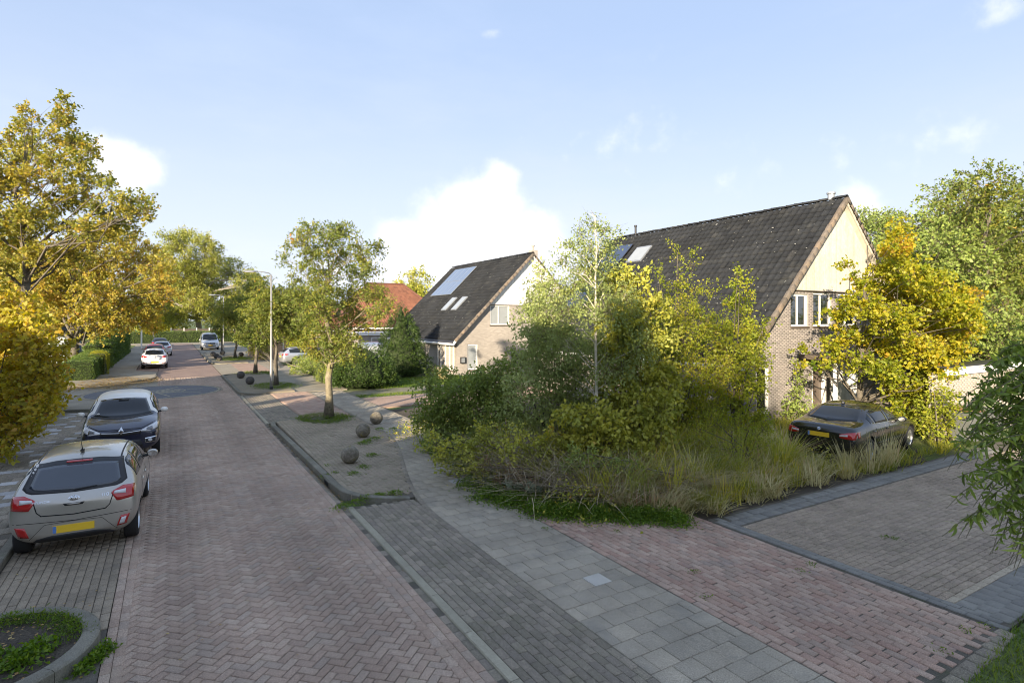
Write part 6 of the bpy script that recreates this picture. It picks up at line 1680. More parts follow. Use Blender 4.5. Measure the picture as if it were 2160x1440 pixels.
# --- vans
def van(name, label, paintm, L, Wd, H, loc, rz, front=True, wide=False):
    c = Car(name, label, L, Wd, H, paintm, 1.12 if H > 1.85 else 1.05, 1.08, L / 2 - 0.75, L / 2 - 1.45, -L / 2 + 0.22, -L / 2 + 0.12, H * 0.62, wheel_r=0.32, axles=(L / 2 - 0.9, -L / 2 + 0.85), tumble=0.86, nose=0.86, tail_w=0.94, cat='van', lev=2)
    xf = c.xw - 0.25
    for d in ('left', 'right'):
        q = np.linspace(xf, xf - 0.85, 7)
        c.decal('side_window', [(x, c.zbelt(x) + 0.03) for x in q], [(x, max(c.zbelt(x) + 0.05, c.zedge(x) - 0.06)) for x in q], d, CGLASS, 8, 4)
        c.line('seam', [(xf - 0.95, 0.3), (xf - 0.95, H - 0.2)], d, 0.014); c.line('sill_trim', [(-L / 2 + 0.3, 0.42), (L / 2 - 0.4, 0.42)], d, 0.10, BLACKP)
        c.line('slide_rail', [(-L / 2 + 0.3, 1.0), (xf - 1.0, 1.0)], d, 0.02)
    hw_ = Wd / 2
    c.decal('windscreen', [(-0.80 * hw_, 1.19), (0, 1.15), (0.80 * hw_, 1.19)], [(-0.70 * hw_, H - 0.17), (0, H - 0.12), (0.70 * hw_, H - 0.17)], 'front', CGLASS, 14, 8, 0.008)
    def t_(s_, dd):
        a = lambda pts: [(s_ * y, z) for y, z in pts]
        c.decal('headlamp', a([(0.60 * hw_, 0.68), (0.88 * hw_, 0.70)]), a([(0.60 * hw_, 0.86), (0.90 * hw_, 0.98)]), 'front', CLEARL, 6, 4, 0.012)
        c.decal('tail_lamp', a([(0.80 * hw_, 0.75), (0.90 * hw_, 0.75)]), a([(0.80 * hw_, 1.1), (0.90 * hw_, 1.1)]), 'rear', REDL, 3, 4, 0.012)
    c.mirror2(t_)
    g_ = c.decal('grille', [(-0.50 * hw_, 0.64), (0.50 * hw_, 0.64)], [(-0.56 * hw_, 0.90), (0.56 * hw_, 0.90)], 'front', BLACKP, 10, 4, 0.01)
    for z in (0.68, 0.74, 0.80, 0.86): c.line('grille_bar', [(-0.5 * hw_, z), (0.5 * hw_, z)], 'front', 0.022, CHROME, 0.016, g_)
    if front:
        em = disc_patch(c, 'emblem', 0, 0.79, 0.09, 0.09, 'front', CHROME, 0.024)
        disc_patch(c, 'emblem_field', 0, 0.79, 0.075, 0.075, 'front', BLACKP, 0.028, em)
        for k in range(3):
            th = math.pi / 2 + k * 2 * math.pi / 3
            e = (0.075 * math.cos(th), 0.79 + 0.075 * math.sin(th)); s0 = (0.012 * math.sin(th), -0.012 * math.cos(th))
            c.decal('emblem_ray', [(-s0[0], 0.79 - s0[1]), e], [(s0[0], 0.79 + s0[1]), e], 'front', CHROME, 4, 1, 0.034, em, 0.003)
    c.decal('lower_grille', [(-0.6 * hw_, 0.40), (0.6 * hw_, 0.40)], [(-0.6 * hw_, 0.50), (0.6 * hw_, 0.50)], 'front', BLACKP, 8, 2, 0.01)
    c.plate('front', 0.56); c.wheels(spokes=6); c.mirrors(paintm if not front else WHITEC, z=1.22)
    c.root.location = loc; c.root.rotation_euler = (0, 0, rz)
    return c
van('van', 'white van with chrome grille facing the camera beside the far trees', WHITEC, 5.1, 1.93, 2.05, (4.05, 79.0, 0), R(-90))
van('small_van', 'small white van parked behind the dark conifers', WHITEC, 4.4, 1.79, 1.83, (15.0, 45.6, 0), R(2), front=False)
# ------------------------------------------------------------------ street furniture
STONE = surf('mossy_stone', [(0.15, 0.13, 0.10), (0.25, 0.22, 0.17)], rough=1, grain=0.35, gscale=40, stain=0.45, sscale=4.0, bump=1.6, bscale=26, moss=((0.25, 0.21, 0.035), 0.9, 5.0), grime=((0.36, 0.33, 0.27), 0.6, 9.0))
DSTONE = surf('dark_stone', [(0.075, 0.07, 0.065), (0.12, 0.11, 0.10)], rough=1, grain=0.3, gscale=40, stain=0.3, sscale=3, bump=0.6, bscale=35)
def ball(x, y, z, r, mat, label, seed, group):
    rng = np.random.default_rng(seed)
    bm = bmesh.new(); bmesh.ops.create_icosphere(bm, subdivisions=4, radius=r)
    for v in bm.verts:
        n_ = v.co.normalized()
        f = 1 + 0.012 * math.sin(n_.x * 7 + seed) * math.sin(n_.y * 6 + seed * 2) + 0.008 * math.sin(n_.z * 13 + n_.x * 9) + rng.normal(0, 0.002)
        v.co *= f
        if v.co.z < -r * 0.93: v.co.z = -r * 0.93
    me = bpy.data.meshes.new('stone_ball'); bm.to_mesh(me); bm.free()
    me.polygons.foreach_set('use_smooth', [True] * len(me.polygons))
    o = obj('stone_ball', me, mat); o.location = (x, y, z + r * 0.9); o.rotation_euler = (0, 0, seed)
    return tag(o, label, 'bollard', group)
pz = lambda x, y: plateau_z(x, y, path_x(y))
GB = 'stone ball bollards of the bays'
ball(3.86, 14.35, pz(3.86, 14.35), 0.222, STONE, 'pale weathered stone ball nearest the camera on the bay', 1, GB)
ball(5.1, 17.45, pz(5.1, 17.45), 0.222, STONE, 'mossy stone ball in the middle of the near three', 2, GB)
ball(6.2, 19.6, 0.0, 0.222, STONE, 'mossy stone ball farthest of the near three, right of the street tree', 3, GB)
ball(3.78, 34.6, 0.06, 0.23, DSTONE, 'dark stone ball just left of the lamp post', 4, GB)
ball(3.68, 38.4, 0.06, 0.23, DSTONE, 'dark stone ball behind the one by the lamp post', 5, GB)
ball(3.55, 62.6, 0.06, 0.24, DSTONE, 'leftmost of the dark stone balls on the far bay', 6, GB)
ball(3.6, 58.8, 0.06, 0.24, DSTONE, 'middle dark stone ball of the far kerb trio', 7, GB)
ball(3.62, 55.6, 0.06, 0.24, DSTONE, 'nearest dark stone ball of the far kerb trio', 8, GB)
ball(4.5, 64.5, 0.06, 0.24, DSTONE, 'dark stone ball at the foot of the far sign post', 9, GB)
ball(5.9, 61.3, 0.0, 0.24, DSTONE, 'lone dark stone ball right of the far grass oval', 10, GB)
POLE = plain('galvanised_pole', (0.30, 0.30, 0.285), rough=0.5, metal=0.3)
def lamp(x, y, z, label, arm=1.05, H=5.95):
    root = thing('lamp_post', label, 'lamp post', (x, y, z), group='lamp posts')
    b = MB(); b.tube([(x, y, z), (x, y, z + 1.0), (x, y, z + 1.05), (x, y, H)], [0.075, 0.075, 0.055, 0.045], n=12); b.build('pole', POLE, root, smooth=True)
    b = MB(); b.lathe([(0.085, 0), (0.085, 0.12), (0.076, 0.14)], (x, y, z), n=12); b.build('base', DARKM, root)
    b = MB(); b.box((x, y - 0.074, z + 0.55), (0.07, 0.012, 0.22)); b.build('hatch', ZINC, root)
    b = MB(); b.tube([(x, y, H - 0.02), (x - 0.12, y, H + 0.09), (x - 0.5, y, H + 0.15), (x - arm + 0.35, y, H + 0.16)], 0.026, n=8); b.build('arm', POLE, root, smooth=True)
    b = MB(); b.box((x - arm + 0.05, y, H + 0.15), (0.62, 0.2, 0.09)); hd_ = b.build('lamp_head', ZINC, root)
    bevelled(hd_.data, 0.03, 3)
    b = MB(); b.box((x - arm + 0.02, y, H + 0.10), (0.42, 0.15, 0.03)); b.build('lens', CLEARL, hd_)
    return root
lamp(4.45, 31.55, 0.06, 'grey lamp post with short arm on the lamp bay')
lamp(4.55, 64.0, 0.06, 'grey lamp post standing on the far bay beside the van')
# white post far left
root = thing('marker_post', 'white post at the far left kerb by the golden ball tree', 'post', (-3.1, 84, 0))
b = MB(); b.tube([(-3.1, 84, 0), (-3.1, 84, 2.6)], 0.09, n=8); b.build('shaft', WHITEP, root)
b = MB(); b.lathe([(0.1, 0), (0.1, 0.05), (0.03, 0.12)], (-3.1, 84, 2.6), n=8); b.build('cap', WHITEP, root)
# storm drain in the near kerb
root = thing('storm_drain', 'slotted iron storm drain in the kerb of the near bay', 'drain', (3.0, 12.9, 0))
b = MB(); b.box((2.985, 12.9, 0.055), (0.06, 0.44, 0.10)); b.build('frame', KERBD, root)
for k in range(5):
    b = MB(); b.box((2.951, 12.74 + k * 0.08, 0.05), (0.012, 0.035, 0.085)); b.build('slot', SEAMM, root)
# wheelie bins
def bin_(x, y, lid, label, rz):
    root = thing('wheelie_bin', label, 'bin', (x, y, 0), rz, group='wheelie bins by the garage')
    bm_ = plain('bin_grey', (0.12, 0.125, 0.12), rough=0.6)
    b = MB(); s0, s1 = (0.22, 0.25), (0.29, 0.34)
    b.add([(-s0[0], -s0[1], 0.06), (s0[0], -s0[1], 0.06), (s0[0], s0[1], 0.06), (-s0[0], s0[1], 0.06), (-s1[0], -s1[1], 0.93), (s1[0], -s1[1], 0.93), (s1[0], s1[1], 0.96), (-s1[0], s1[1], 0.96)], [(0, 3, 2, 1), (4, 5, 6, 7), (0, 1, 5, 4), (1, 2, 6, 5), (2, 3, 7, 6), (3, 0, 4, 7)])
    b.box((0, -0.345, 0.90), (0.6, 0.05, 0.06)); bo_ = b.build('body', bm_, root, local=True); bevelled(bo_.data, 0.018, 2)
    for k in (-0.1, 0.1):
        b = MB(); b.prism([(k - 0.03, -0.262, 0.12), (k + 0.03, -0.262, 0.12), (k + 0.04, -0.335, 0.80), (k - 0.04, -0.335, 0.80)], (0, 0.02, 0)); b.build('rib', bm_, bo_, local=True)
    b = MB(); b.add([(-0.31, -0.38, 0.955), (0.31, -0.38, 0.955), (0.31, 0.36, 0.985), (-0.31, 0.36, 0.985), (-0.29, -0.34, 1.01), (0.29, -0.34, 1.01), (0.29, 0.33, 1.06), (-0.29, 0.33, 1.06)], [(0, 3, 2, 1), (4, 5, 6, 7), (0, 1, 5, 4), (1, 2, 6, 5), (2, 3, 7, 6), (3, 0, 4, 7)])
    l_ = b.build('lid', lid, root, local=True); bevelled(l_.data, 0.015, 2)
    for s_ in (-1, 1):
        b = MB(); b.lathe([(0, -0.03), (0.1, -0.03), (0.1, 0.03), (0, 0.03)], (s_ * 0.25, 0.27, 0.1), 'X', n=14); b.build('wheel', RUBBER, root, local=True)
    b = MB(); b.tube([(-0.22, 0.40, 0.97), (0.22, 0.40, 0.97)], 0.016, n=6); b.build('handle', bm_, root, local=True)
bin_(20.3, 7.6, plain('sunlit_lid', (0.24, 0.12, 0.06), 0.6), 'grey wheelie bin with an orange lid, left of three', R(-8))  # orange of the low sun put into the dark lid's colour
bin_(21.0, 7.55, plain('grey_lid', (0.20, 0.18, 0.16), 0.5), 'grey wheelie bin with a dark lid, middle of three', R(-4))
bin_(21.7, 7.5, plain('green_lid', (0.20, 0.26, 0.08), 0.5), 'grey wheelie bin with a green lid, right of three', R(2))

# ------------------------------------------------------------------ trees and shrubs
# street trees
GS = 'street trees along the right pavement'
rng = np.random.default_rng(11)
t1 = jitter_clumps(rng, [(725, 490, 30), (690, 500, 32), (655, 485, 24), (625, 510, 26), (660, 540, 32), (715, 540, 34), (755, 510, 20), (775, 540, 30), (800, 525, 18), (640, 580, 34), (690, 590, 38), (740, 580, 34), (780, 570, 22), (630, 630, 36), (680, 640, 40), (735, 630, 42), (785, 620, 36), (810, 650, 24), (650, 680, 36), (700, 690, 42), (750, 680, 38), (790, 670, 28), (660, 725, 30), (705, 730, 38), (745, 725, 34), (690, 755, 24), (730, 755, 22), (670, 750, 18), (600, 545, 14)], 21.4, 1.3, 0.84)
tree('street_tree', 'tallest street tree with mossy trunk nearest the camera on the bay', 'tree', (5.05, 21.7, 0.03), (5.1, 21.7, 5.9), 0.15, 0.03, t1, L_STREET, BARK_MOSS, 101, dens=120, leaf=(0.085, 0.05), twig=0.34, per=13, gap=0.25, group=GS, start=(0.30, 0.85))
def auto_street(x, y, H, rr, zlow, label, seed, n=26, bark=BARK, mat=L_STREET, dens=60, hue=None, leaf=(0.10, 0.06)):
    rg = np.random.default_rng(seed)
    cl = ball_clumps(rg, (x, y, (H + zlow) / 2), (rr, rr, (H - zlow) / 2), n, rr * 0.42)
    return tree('street_tree', label, 'tree', (x, y, 0.02), (x, y, H * 0.85), 0.12, 0.03, cl, mat, bark, seed, dens=dens, leaf=leaf, twig=0.34, per=11, gap=0.15, group=GS, hue=hue)
auto_street(4.95, 33.4, 6.3, 1.7, 1.9, 'street tree right behind the lamp post', 111, n=30)
auto_street(4.9, 41.8, 6.1, 1.9, 1.7, 'dark green street tree third from the camera', 121, n=30, hue=lambda c: -0.12)
auto_street(5.1, 58.0, 5.9, 1.9, 1.8, 'fourth street tree rising from the far grass oval', 131, n=26, dens=36, hue=lambda c: -0.05)
auto_street(5.1, 73.5, 6.0, 2.0, 1.8, 'farthest street tree right of the white van', 141, n=24, dens=24)
# big left trees
rng = np.random.default_rng(21)
T1 = jitter_clumps(rng, [(135, 215, 22), (125, 245, 28), (145, 265, 24), (65, 240, 26), (60, 275, 28), (120, 290, 26), (155, 300, 24), (20, 300, 26), (70, 320, 40), (25, 345, 42), (110, 335, 34), (170, 300, 20), (185, 320, 26), (165, 345, 32), (200, 310, 16), (15, 400, 46), (70, 380, 42), (130, 385, 34), (175, 380, 26), (215, 385, 24), (120, 425, 36), (170, 420, 32), (215, 440, 30), (260, 430, 34), (295, 425, 22), (300, 455, 26), (265, 470, 34), (225, 480, 34), (20, 460, 44), (65, 450, 42), (110, 480, 42), (170, 485, 36), (35, 520, 46), (90, 540, 46), (-30, 380, 50), (-50, 470, 55), (-40, 300, 40), (-80, 400, 60), (150, 545, 40), (-20, 560, 50), (310, 440, 12), (230, 400, 14)], 25.5, 2.2, 0.8)
tree('lime_tree', 'tall golden-green tree with forked stems at the left edge', 'tree', (-5.55, 33.2, 0), (-5.75, 33.0, 10.8), 0.26, 0.05, T1, L_LEFT, BARK, 201, dens=62, leaf=(0.12, 0.085), twig=0.48, per=14, gap=0.35, wob=0.3, start=(0.35, 0.92), sub=6, stem_r=0.008)
rng = np.random.default_rng(22)
T2 = jitter_clumps(rng, [(200, 500, 46), (250, 510, 46), (160, 530, 46), (300, 530, 40), (120, 570, 50), (180, 570, 50), (240, 565, 50), (300, 575, 44), (330, 560, 30), (340, 600, 26), (140, 620, 48), (200, 620, 50), (260, 620, 48), (310, 630, 36), (80, 620, 46), (110, 660, 42), (170, 660, 44), (230, 665, 44), (285, 665, 36), (320, 670, 24), (60, 570, 46), (90, 690, 30), (200, 690, 30), (250, 690, 26), (345, 580, 22), (355, 620, 20), (40, 650, 40)], 41.0, 3.4)
tree('lime_tree', 'broad golden tree over the left hedge with layered drooping branches', 'tree', (-6.0, 51.6, 0), (-6.0, 51.6, 8.0), 0.36, 0.09, T2, L_LEFT, BARK, 211, dens=24, leaf=(0.15, 0.105), twig=0.62, per=15, gap=0.15, start=(0.25, 0.9), droop=0.3, hue=lambda c: 0.12, sub=5, stem_r=0.01)
# near left shrub reaching over the pavement
rng = np.random.default_rng(23)
SH = jitter_clumps(rng, [(30, 650, 40), (70, 680, 38), (20, 700, 46), (90, 720, 40), (115, 735, 28), (40, 740, 48), (90, 770, 40), (125, 770, 22), (20, 790, 50), (70, 810, 44), (110, 800, 26), (30, 850, 46), (75, 860, 34), (100, 840, 24), (15, 900, 42), (45, 915, 26), (65, 895, 20), (-20, 700, 60), (-30, 800, 60), (-20, 880, 50), (10, 940, 22), (-40, 640, 50)], 14.4, 0.6)
shrub('hazel_shrub', 'yellow-leaved shrub hanging over the left pavement beside the parked cars', (-4.05, 20.2, 0.0), SH, L_HAZEL, 221, dens=95, leaf=(0.105, 0.085), per=10, twig=0.3, gap=0.2, hue=lambda c: 0.03 + 0.04 * (c[2] - 2.0), bark=BARK)
hedge('hedge', 'dark clipped hedge end behind the yellow shrub', [(-4.5, 24.0), (-4.5, 30.2)], 1.0, [1.9, 1.9], L_DARK, 231, dens=600, leaf=(0.055, 0.04))
hedge('hedge', 'low rounded clipped hedge beside the left corner', [(-4.7, 41.6), (-4.6, 47.5), (-4.55, 53.0)], 1.5, [1.25, 1.35, 1.45], L_HEDGE, 232, dens=420, leaf=(0.06, 0.04))
hedge('hedge', 'yellow-green strip of hedge between the two clipped hedges', [(-4.05, 45.2), (-4.0, 46.4)], 0.9, [1.5, 1.5], L_HEDGE_SUN, 233, dens=600)
hedge('hedge', 'taller clipped hedge farther along the left pavement', [(-4.75, 53.2), (-4.7, 62), (-4.65, 74)], 1.7, [1.7, 2.3, 2.5], L_HEDGE, 234, dens=130, leaf=(0.11, 0.08))
# far ball tree
rng = np.random.default_rng(24)
BT = ball_clumps(rng, (-1.95, 90, 3.2), (1.5, 1.5, 1.25), 26, 0.55)
tree('ball_tree', 'small golden round-crowned tree at the end of the parked cars', 'tree', (-1.95, 90, 0), (-1.95, 90, 3.2), 0.1, 0.04, BT, L_GOLD, BARK_PALE, 241, dens=30, leaf=(0.13, 0.10), twig=0.3, per=9, hue=lambda c: 0.1)
# far big tree
rng = np.random.default_rng(25)
BIG = jitter_clumps(rng, [(400, 515, 34), (355, 510, 30), (440, 530, 32), (330, 545, 30), (375, 545, 40), (420, 560, 40), (465, 565, 34), (500, 570, 26), (340, 585, 36), (385, 590, 42), (430, 600, 42), (480, 600, 36), (520, 590, 24), (360, 625, 36), (410, 635, 38), (460, 635, 38), (505, 630, 30), (530, 615, 18), (380, 660, 26), (440, 660, 28), (490, 655, 26), (320, 560, 24), (300, 600, 30), (320, 640, 30), (350, 660, 26), (530, 580, 14), (390, 495, 16), (430, 505, 14), (300, 640, 24)], 114, 7.0)
tree('great_tree', 'large pale green tree with forked trunk behind the far hedge', 'tree', (4.7, 131, 0), (4.0, 131, 13), 0.6, 0.18, BIG, L_FAR, BARK_PALE, 251, dens=5.2, leaf=(0.34, 0.17), twig=1.5, per=18, droop=0.4, gap=0.2, start=(0.28, 0.85), stem_r=0.025, wob=0.5, spread=0.22)
def far_tree(x, y, H, rr, label, seed, mat=L_OLIVE, n=16, dens=4.0, zlow=1.0, leaf=(0.38, 0.22)):
    rg = np.random.default_rng(seed)
    cl = ball_clumps(rg, (x, y, (H + zlow) / 2), (rr, rr, (H - zlow) / 2), n, rr * 0.45)
    return tree('tree', label, 'tree', (x, y, 0), (x, y, H * 0.8), 0.3, 0.08, cl, mat, BARK, seed, dens=dens, leaf=leaf, twig=1.2, per=14, gap=0.1, stem_r=0.02, spread=0.2, group='trees beyond the houses')
FT = [(-14, 118, 11, 6, 'olive tree behind the far left corner, left of the golden ball tree', L_FAR), (-9.5, 126, 9, 5, 'yellow-green tree behind the far hedge left of the great tree', L_LIME), (15, 140, 10, 6, 'dark tree right of the great tree beyond the far hedge', L_OLIVE),
      (24, 130, 9, 5, 'low green tree beyond the far lawn', L_OLIVE), (36, 92, 10.6, 4.2, 'round green tree top showing over the red roof', L_OLIVE), (12.5, 100, 6.5, 3.6, 'bushy tree behind the far lawn', L_STREET), (-22, 105, 12, 6, 'tree far behind the left hedge', L_LEFT), (-13.5, 78, 10, 4.5, 'golden tree behind the taller left hedge', L_LEFT),
      (-11.5, 62, 11, 4.5, 'golden tree behind the blue-grey shed', L_LEFT), (33, 150, 11, 7, 'broad tree on the skyline right of the street', L_FAR), (-2, 150, 12, 7, 'tree on the skyline at the end of the street', L_OLIVE)]
for i, (x, y, H, rr, lb, mt) in enumerate(FT):
    far_tree(x, y, H, rr, lb, 300 + i * 3, mt)
hedge('hedge', 'long clipped hedge closing the end of the street', [(-6.5, 104.4), (4, 104.4), (16, 104.4)], 1.3, [1.75, 1.75, 1.75], L_HEDGE, 261, leaf=(0.12, 0.08), dens=110)
# fence behind it
root = thing('panel_fence', 'dark panel fence with white posts behind the far hedge', 'fence', (6, 112, 0))
for k in range(10):
    x = 1.0 + k * 1.9
    b = MB(); b.box((x, 112, 1.0), (1.78, 0.06, 2.0)); b.build('panel', BROWNF, root)
    b = MB(); b.box((x - 0.95, 111.97, 1.1), (0.12, 0.12, 2.2)); b.build('post', WHITEP, root)
# shed and gate on the left
root = thing('shed', 'blue-grey boarded shed with white trim behind the left hedge', 'shed', (-7.2, 60.5, 0))
SH_B = surf('blue_grey_board', [(0.36, 0.40, 0.44), (0.44, 0.48, 0.52)], attr=True, rough=0.7)
b = MB(); b.box((-8.4, 62.5, 1.15), (2.6, 6.0, 2.3)); b.build('wall', BROWNF, root)
for k in range(12):
    m = MB(); m.box((-7.08, 62.5, 0.15 + k * 0.185), (0.04, 6.02, 0.17)); me = m.mesh('board'); a = me.attributes.new('rnd', 'FLOAT', 'POINT'); a.data.foreach_set('value', np.full(len(me.vertices), rng0.random())); obj('board', me, SH_B, root)
    m = MB(); m.box((-8.4, 59.47, 0.15 + k * 0.185), (2.6, 0.04, 0.17)); me = m.mesh('board'); a = me.attributes.new('rnd', 'FLOAT', 'POINT'); a.data.foreach_set('value', np.full(len(me.vertices), rng0.random())); obj('board', me, SH_B, root)
b = MB(); b.box((-7.05, 59.45, 1.15), (0.12, 0.12, 2.35)); b.build('corner_trim', WHITEP, root)
b = MB(); b.prism([(-10.0, 59.2, 2.3), (-6.8, 59.2, 2.3), (-6.8, 59.2, 2.42), (-8.4, 59.2, 3.2), (-10.0, 59.2, 2.42)], (0, 6.6, 0)); b.build('roof', ROOFFAR, root)
root = thing('gate', 'dark slatted gate beside the blue-grey shed', 'gate', (-6.4, 66, 0))
for k in range(9):
    b = MB(); b.box((-6.3, 66.1 + k * 0.22, 1.1), (0.04, 0.16, 2.1)); b.build('slat', DARKM, root)
for y_ in (66.0, 68.1):
    b = MB(); b.box((-6.3, y_ - 0.05, 1.15), (0.14, 0.14, 2.3)); b.build('post', DARKM, root)
root = thing('low_wall', 'low sunlit brick garden wall at the far left pavement', 'wall', (-4.3, 80, 0))
b = MB(); b.box((-4.4, 80, 0.45), (0.22, 10, 0.9)); b.build('wall', surf('warm_brick', [(0.42, 0.33, 0.23), (0.5, 0.4, 0.29)], grain=0.2, gscale=14), root)
b = MB(); b.box((-4.4, 80, 0.93), (0.3, 10.1, 0.06)); b.build('coping', KERBC, root)

# conifers and shrubs by the middle house
conifer('conifer', 'tall pointed dark conifer beside the middle house', (12.9, 35.6, 0), 4.7, 2.05, 401, dens=230, taper=1.05, wave=0.34)
conifer('conifer', 'squat clipped dark conifer bush left of the lawn', (9.1, 30.9, 0), 2.15, 1.75, 402, dens=420, taper=0.42, wave=0.15)
hedge('hedge', 'short dark hedge left of the clipped conifer bush', [(8.1, 31.6), (8.0, 35.5)], 1.2, [1.6, 1.5], L_DARK, 403, dens=500)
rng = np.random.default_rng(26)
shrub('shrub', 'low spreading shrub in front of the silver estate car', (8.3, 39.5, 0), ball_clumps(rng, (8.5, 39.5, 0.55), (1.6, 2.4, 0.55), 16, 0.55, 0.25), L_DARK, 411, dens=40, leaf=(0.09, 0.05))
shrub('shrub', 'yellow-green shrub behind the silver estate car', (10.2, 52.2, 0), ball_clumps(rng, (9.9, 52.4, 1.9), (1.4, 1.0, 1.3), 14, 0.6), L_LIME, 414, dens=34, leaf=(0.12, 0.07))
shrub('shrub', 'dark young shrub in front of the small white van', (12.3, 41.5, 0), ball_clumps(rng, (12.3, 41.5, 0.9), (0.6, 0.6, 0.7), 8, 0.4), L_DARK, 417, dens=40, leaf=(0.09, 0.04))
shrub('shrub', 'dark shrub at the left front of the forecourt', (6.9, 46.0, 0), ball_clumps(rng, (7.0, 56.0, 0.8), (0.9, 1.2, 0.7), 10, 0.5), L_OLIVE, 420, dens=30, leaf=(0.10, 0.06))

# maple in front of the right house
rng = np.random.default_rng(31)
MP = jitter_clumps(rng, [(1895, 470, 12), (1893, 500, 20), (1890, 530, 28), (1905, 565, 34), (1872, 570, 30), (1940, 590, 32), (1962, 575, 18), (1985, 605, 30), (1845, 605, 30), (1805, 590, 18), (1787, 560, 12), (1890, 620, 42), (1945, 635, 44), (2000, 645, 38), (2035, 630, 24), (2050, 660, 22), (1800, 640, 24), (1840, 660, 36), (1890, 680, 42), (1950, 690, 44), (2010, 690, 40), (2048, 690, 20), (1770, 670, 16), (1735, 665, 10), (1790, 710, 26), (1840, 720, 34), (1900, 740, 42), (1960, 745, 42), (2015, 735, 32), (1745, 725, 16), (1700, 740, 10), (1775, 750, 20), (1820, 770, 24), (1865, 785, 30), (1915, 800, 36), (1960, 800, 34), (1925, 850, 30), (1955, 845, 24), (1885, 835, 20), (1975, 830, 24), (1985, 860, 20), (1905, 880, 22), (1950, 875, 20), (1890, 860, 18), (2070, 620, 10), (1990, 790, 20), (1935, 880, 16), (1690, 775, 9), (1730, 770, 12)], 18.8, 1.5)
tree('maple', 'golden-yellow maple in front of the cream boarded gable', 'tree', (20.2, 10.6, 0), (20.5, 10.5, 6.2), 0.11, 0.02, MP, L_GOLD, BARK, 501, dens=125, leaf=(0.10, 0.085), twig=0.32, per=11, gap=0.2, start=(0.12, 0.9), wob=0.06, hue=lambda c: 0.03 * (c.x - 20) - 0.08 + 0.022 * (c.z - 3.5))
# trees behind the garage
RT = [(28.6, 12.6, 9.2, 2.9, 'dark leaved tree rising just behind the maple', L_DARK, 26, -0.1), (31.5, 11.0, 11.2, 2.9, 'tall light green tree at the right edge behind the garden wall', L_STREET, 26, 0.0), (37.0, 15.2, 12.0, 4.0, 'tall dark tree at the back right between the two others', L_DARK, 24, -0.05), (27.6, 10.4, 5.2, 2.0, 'dark undergrowth tree over the garden wall', L_DARK, 18, -0.1), (40, 12.2, 13, 4.4, 'tall tree beyond the right end of the garden wall', L_STREET, 22, 0), (33.5, 9.6, 7.0, 2.6, 'low green tree over the right end of the garden wall', L_STREET, 18, 0)]
for i, (x, y, H, rr, lb, mt, n_, hu) in enumerate(RT):
    rg = np.random.default_rng(520 + i)
    cl = ball_clumps(rg, (x, y, H * 0.55), (rr, rr, H * 0.44), n_, rr * 0.40)
    tree('tree', lb, 'tree', (x, y, 0), (x + 0.3, y, H * 0.85), 0.2, 0.04, cl, mt, BARK, 530 + i * 2, dens=24, leaf=(0.13, 0.08), twig=0.5, per=12, gap=0.25, stem_r=0.01, hue=(lambda c, h_=hu: h_), group='trees behind the garage')

# ---- the overgrown plot
rng = np.random.default_rng(41)
bb = (8.62, 10.5, 0)
BC = jitter_clumps(rng, [(1250, 450, 12), (1245, 475, 18), (1270, 490, 20), (1225, 495, 18), (1290, 500, 18), (1205, 520, 20), (1245, 525, 26), (1280, 530, 24), (1190, 550, 18), (1225, 560, 28), (1265, 565, 28), (1295, 560, 20), (1170, 600, 30), (1210, 605, 34), (1255, 605, 32), (1290, 600, 30), (1150, 650, 36), (1195, 655, 38), (1240, 650, 30), (1280, 655, 36), (1320, 620, 28), (1330, 670, 34), (1140, 710, 36), (1190, 715, 38), (1290, 710, 40), (1340, 730, 34), (1160, 770, 36), (1210, 780, 34), (1290, 780, 36), (1180, 540, 14), (1150, 600, 14)], 13.4, 0.75)
broot = tree('birch', 'slender birch with white trunk rising from the overgrown plot', 'tree', bb, (8.55, 10.45, 6.1), 0.05, 0.012, BC, L_BIRCH, surf('birch_bark', [(0.52, 0.47, 0.38), (0.62, 0.57, 0.47)], rough=0.8, stain=0.25, sscale=6, grime=((0.05, 0.045, 0.04), 0.8)), 601, dens=170, leaf=(0.052, 0.036), twig=0.34, per=14, up=-0.1, droop=0.75, gap=0.2, wob=0.03, start=(0.3, 0.97), stem_r=0.003, sub=3)
def px_shrub(name, label, base, lst, dep, dd, mat, seed, **k):
    rg = np.random.default_rng(seed)
    return shrub(name, label, base, jitter_clumps(rg, lst, dep, dd), mat, seed + 1, **k)
px_shrub('willow_shrub', 'grey-green leafy shrub filling the left of the overgrown plot', (9.3, 13.0, 0), [(1135, 590, 20), (1125, 640, 36), (1110, 690, 26), (1150, 700, 44), (1120, 750, 44), (1170, 770, 44), (1110, 810, 44), (1160, 830, 46), (1210, 840, 46), (1100, 860, 40), (1150, 890, 44), (1200, 900, 40), (1190, 720, 40), (1215, 780, 40), (1250, 780, 44), (1250, 850, 44), (1270, 730, 40), (1235, 720, 36), (1140, 570, 14), (1160, 620, 30)], 14.9, 0.9, L_WILLOWY, 611, dens=126, leaf=(0.08, 0.042), droop=0.4, gap=0.1)
px_shrub('dogwood_shrub', 'tall dark green shrub right of the birch trunk', (10.2, 10.6, 0), [(1310, 590, 28), (1345, 600, 26), (1330, 640, 38), (1370, 650, 34), (1300, 690, 40), (1350, 710, 44), (1390, 720, 36), (1300, 760, 44), (1350, 780, 46), (1395, 800, 42), (1300, 830, 46), (1350, 850, 46), (1390, 860, 40), (1310, 890, 42), (1365, 900, 42), (1280, 920, 36)], 13.9, 0.7, L_OLIVE, 621, dens=138, leaf=(0.09, 0.065), droop=0.35, gap=0.1)
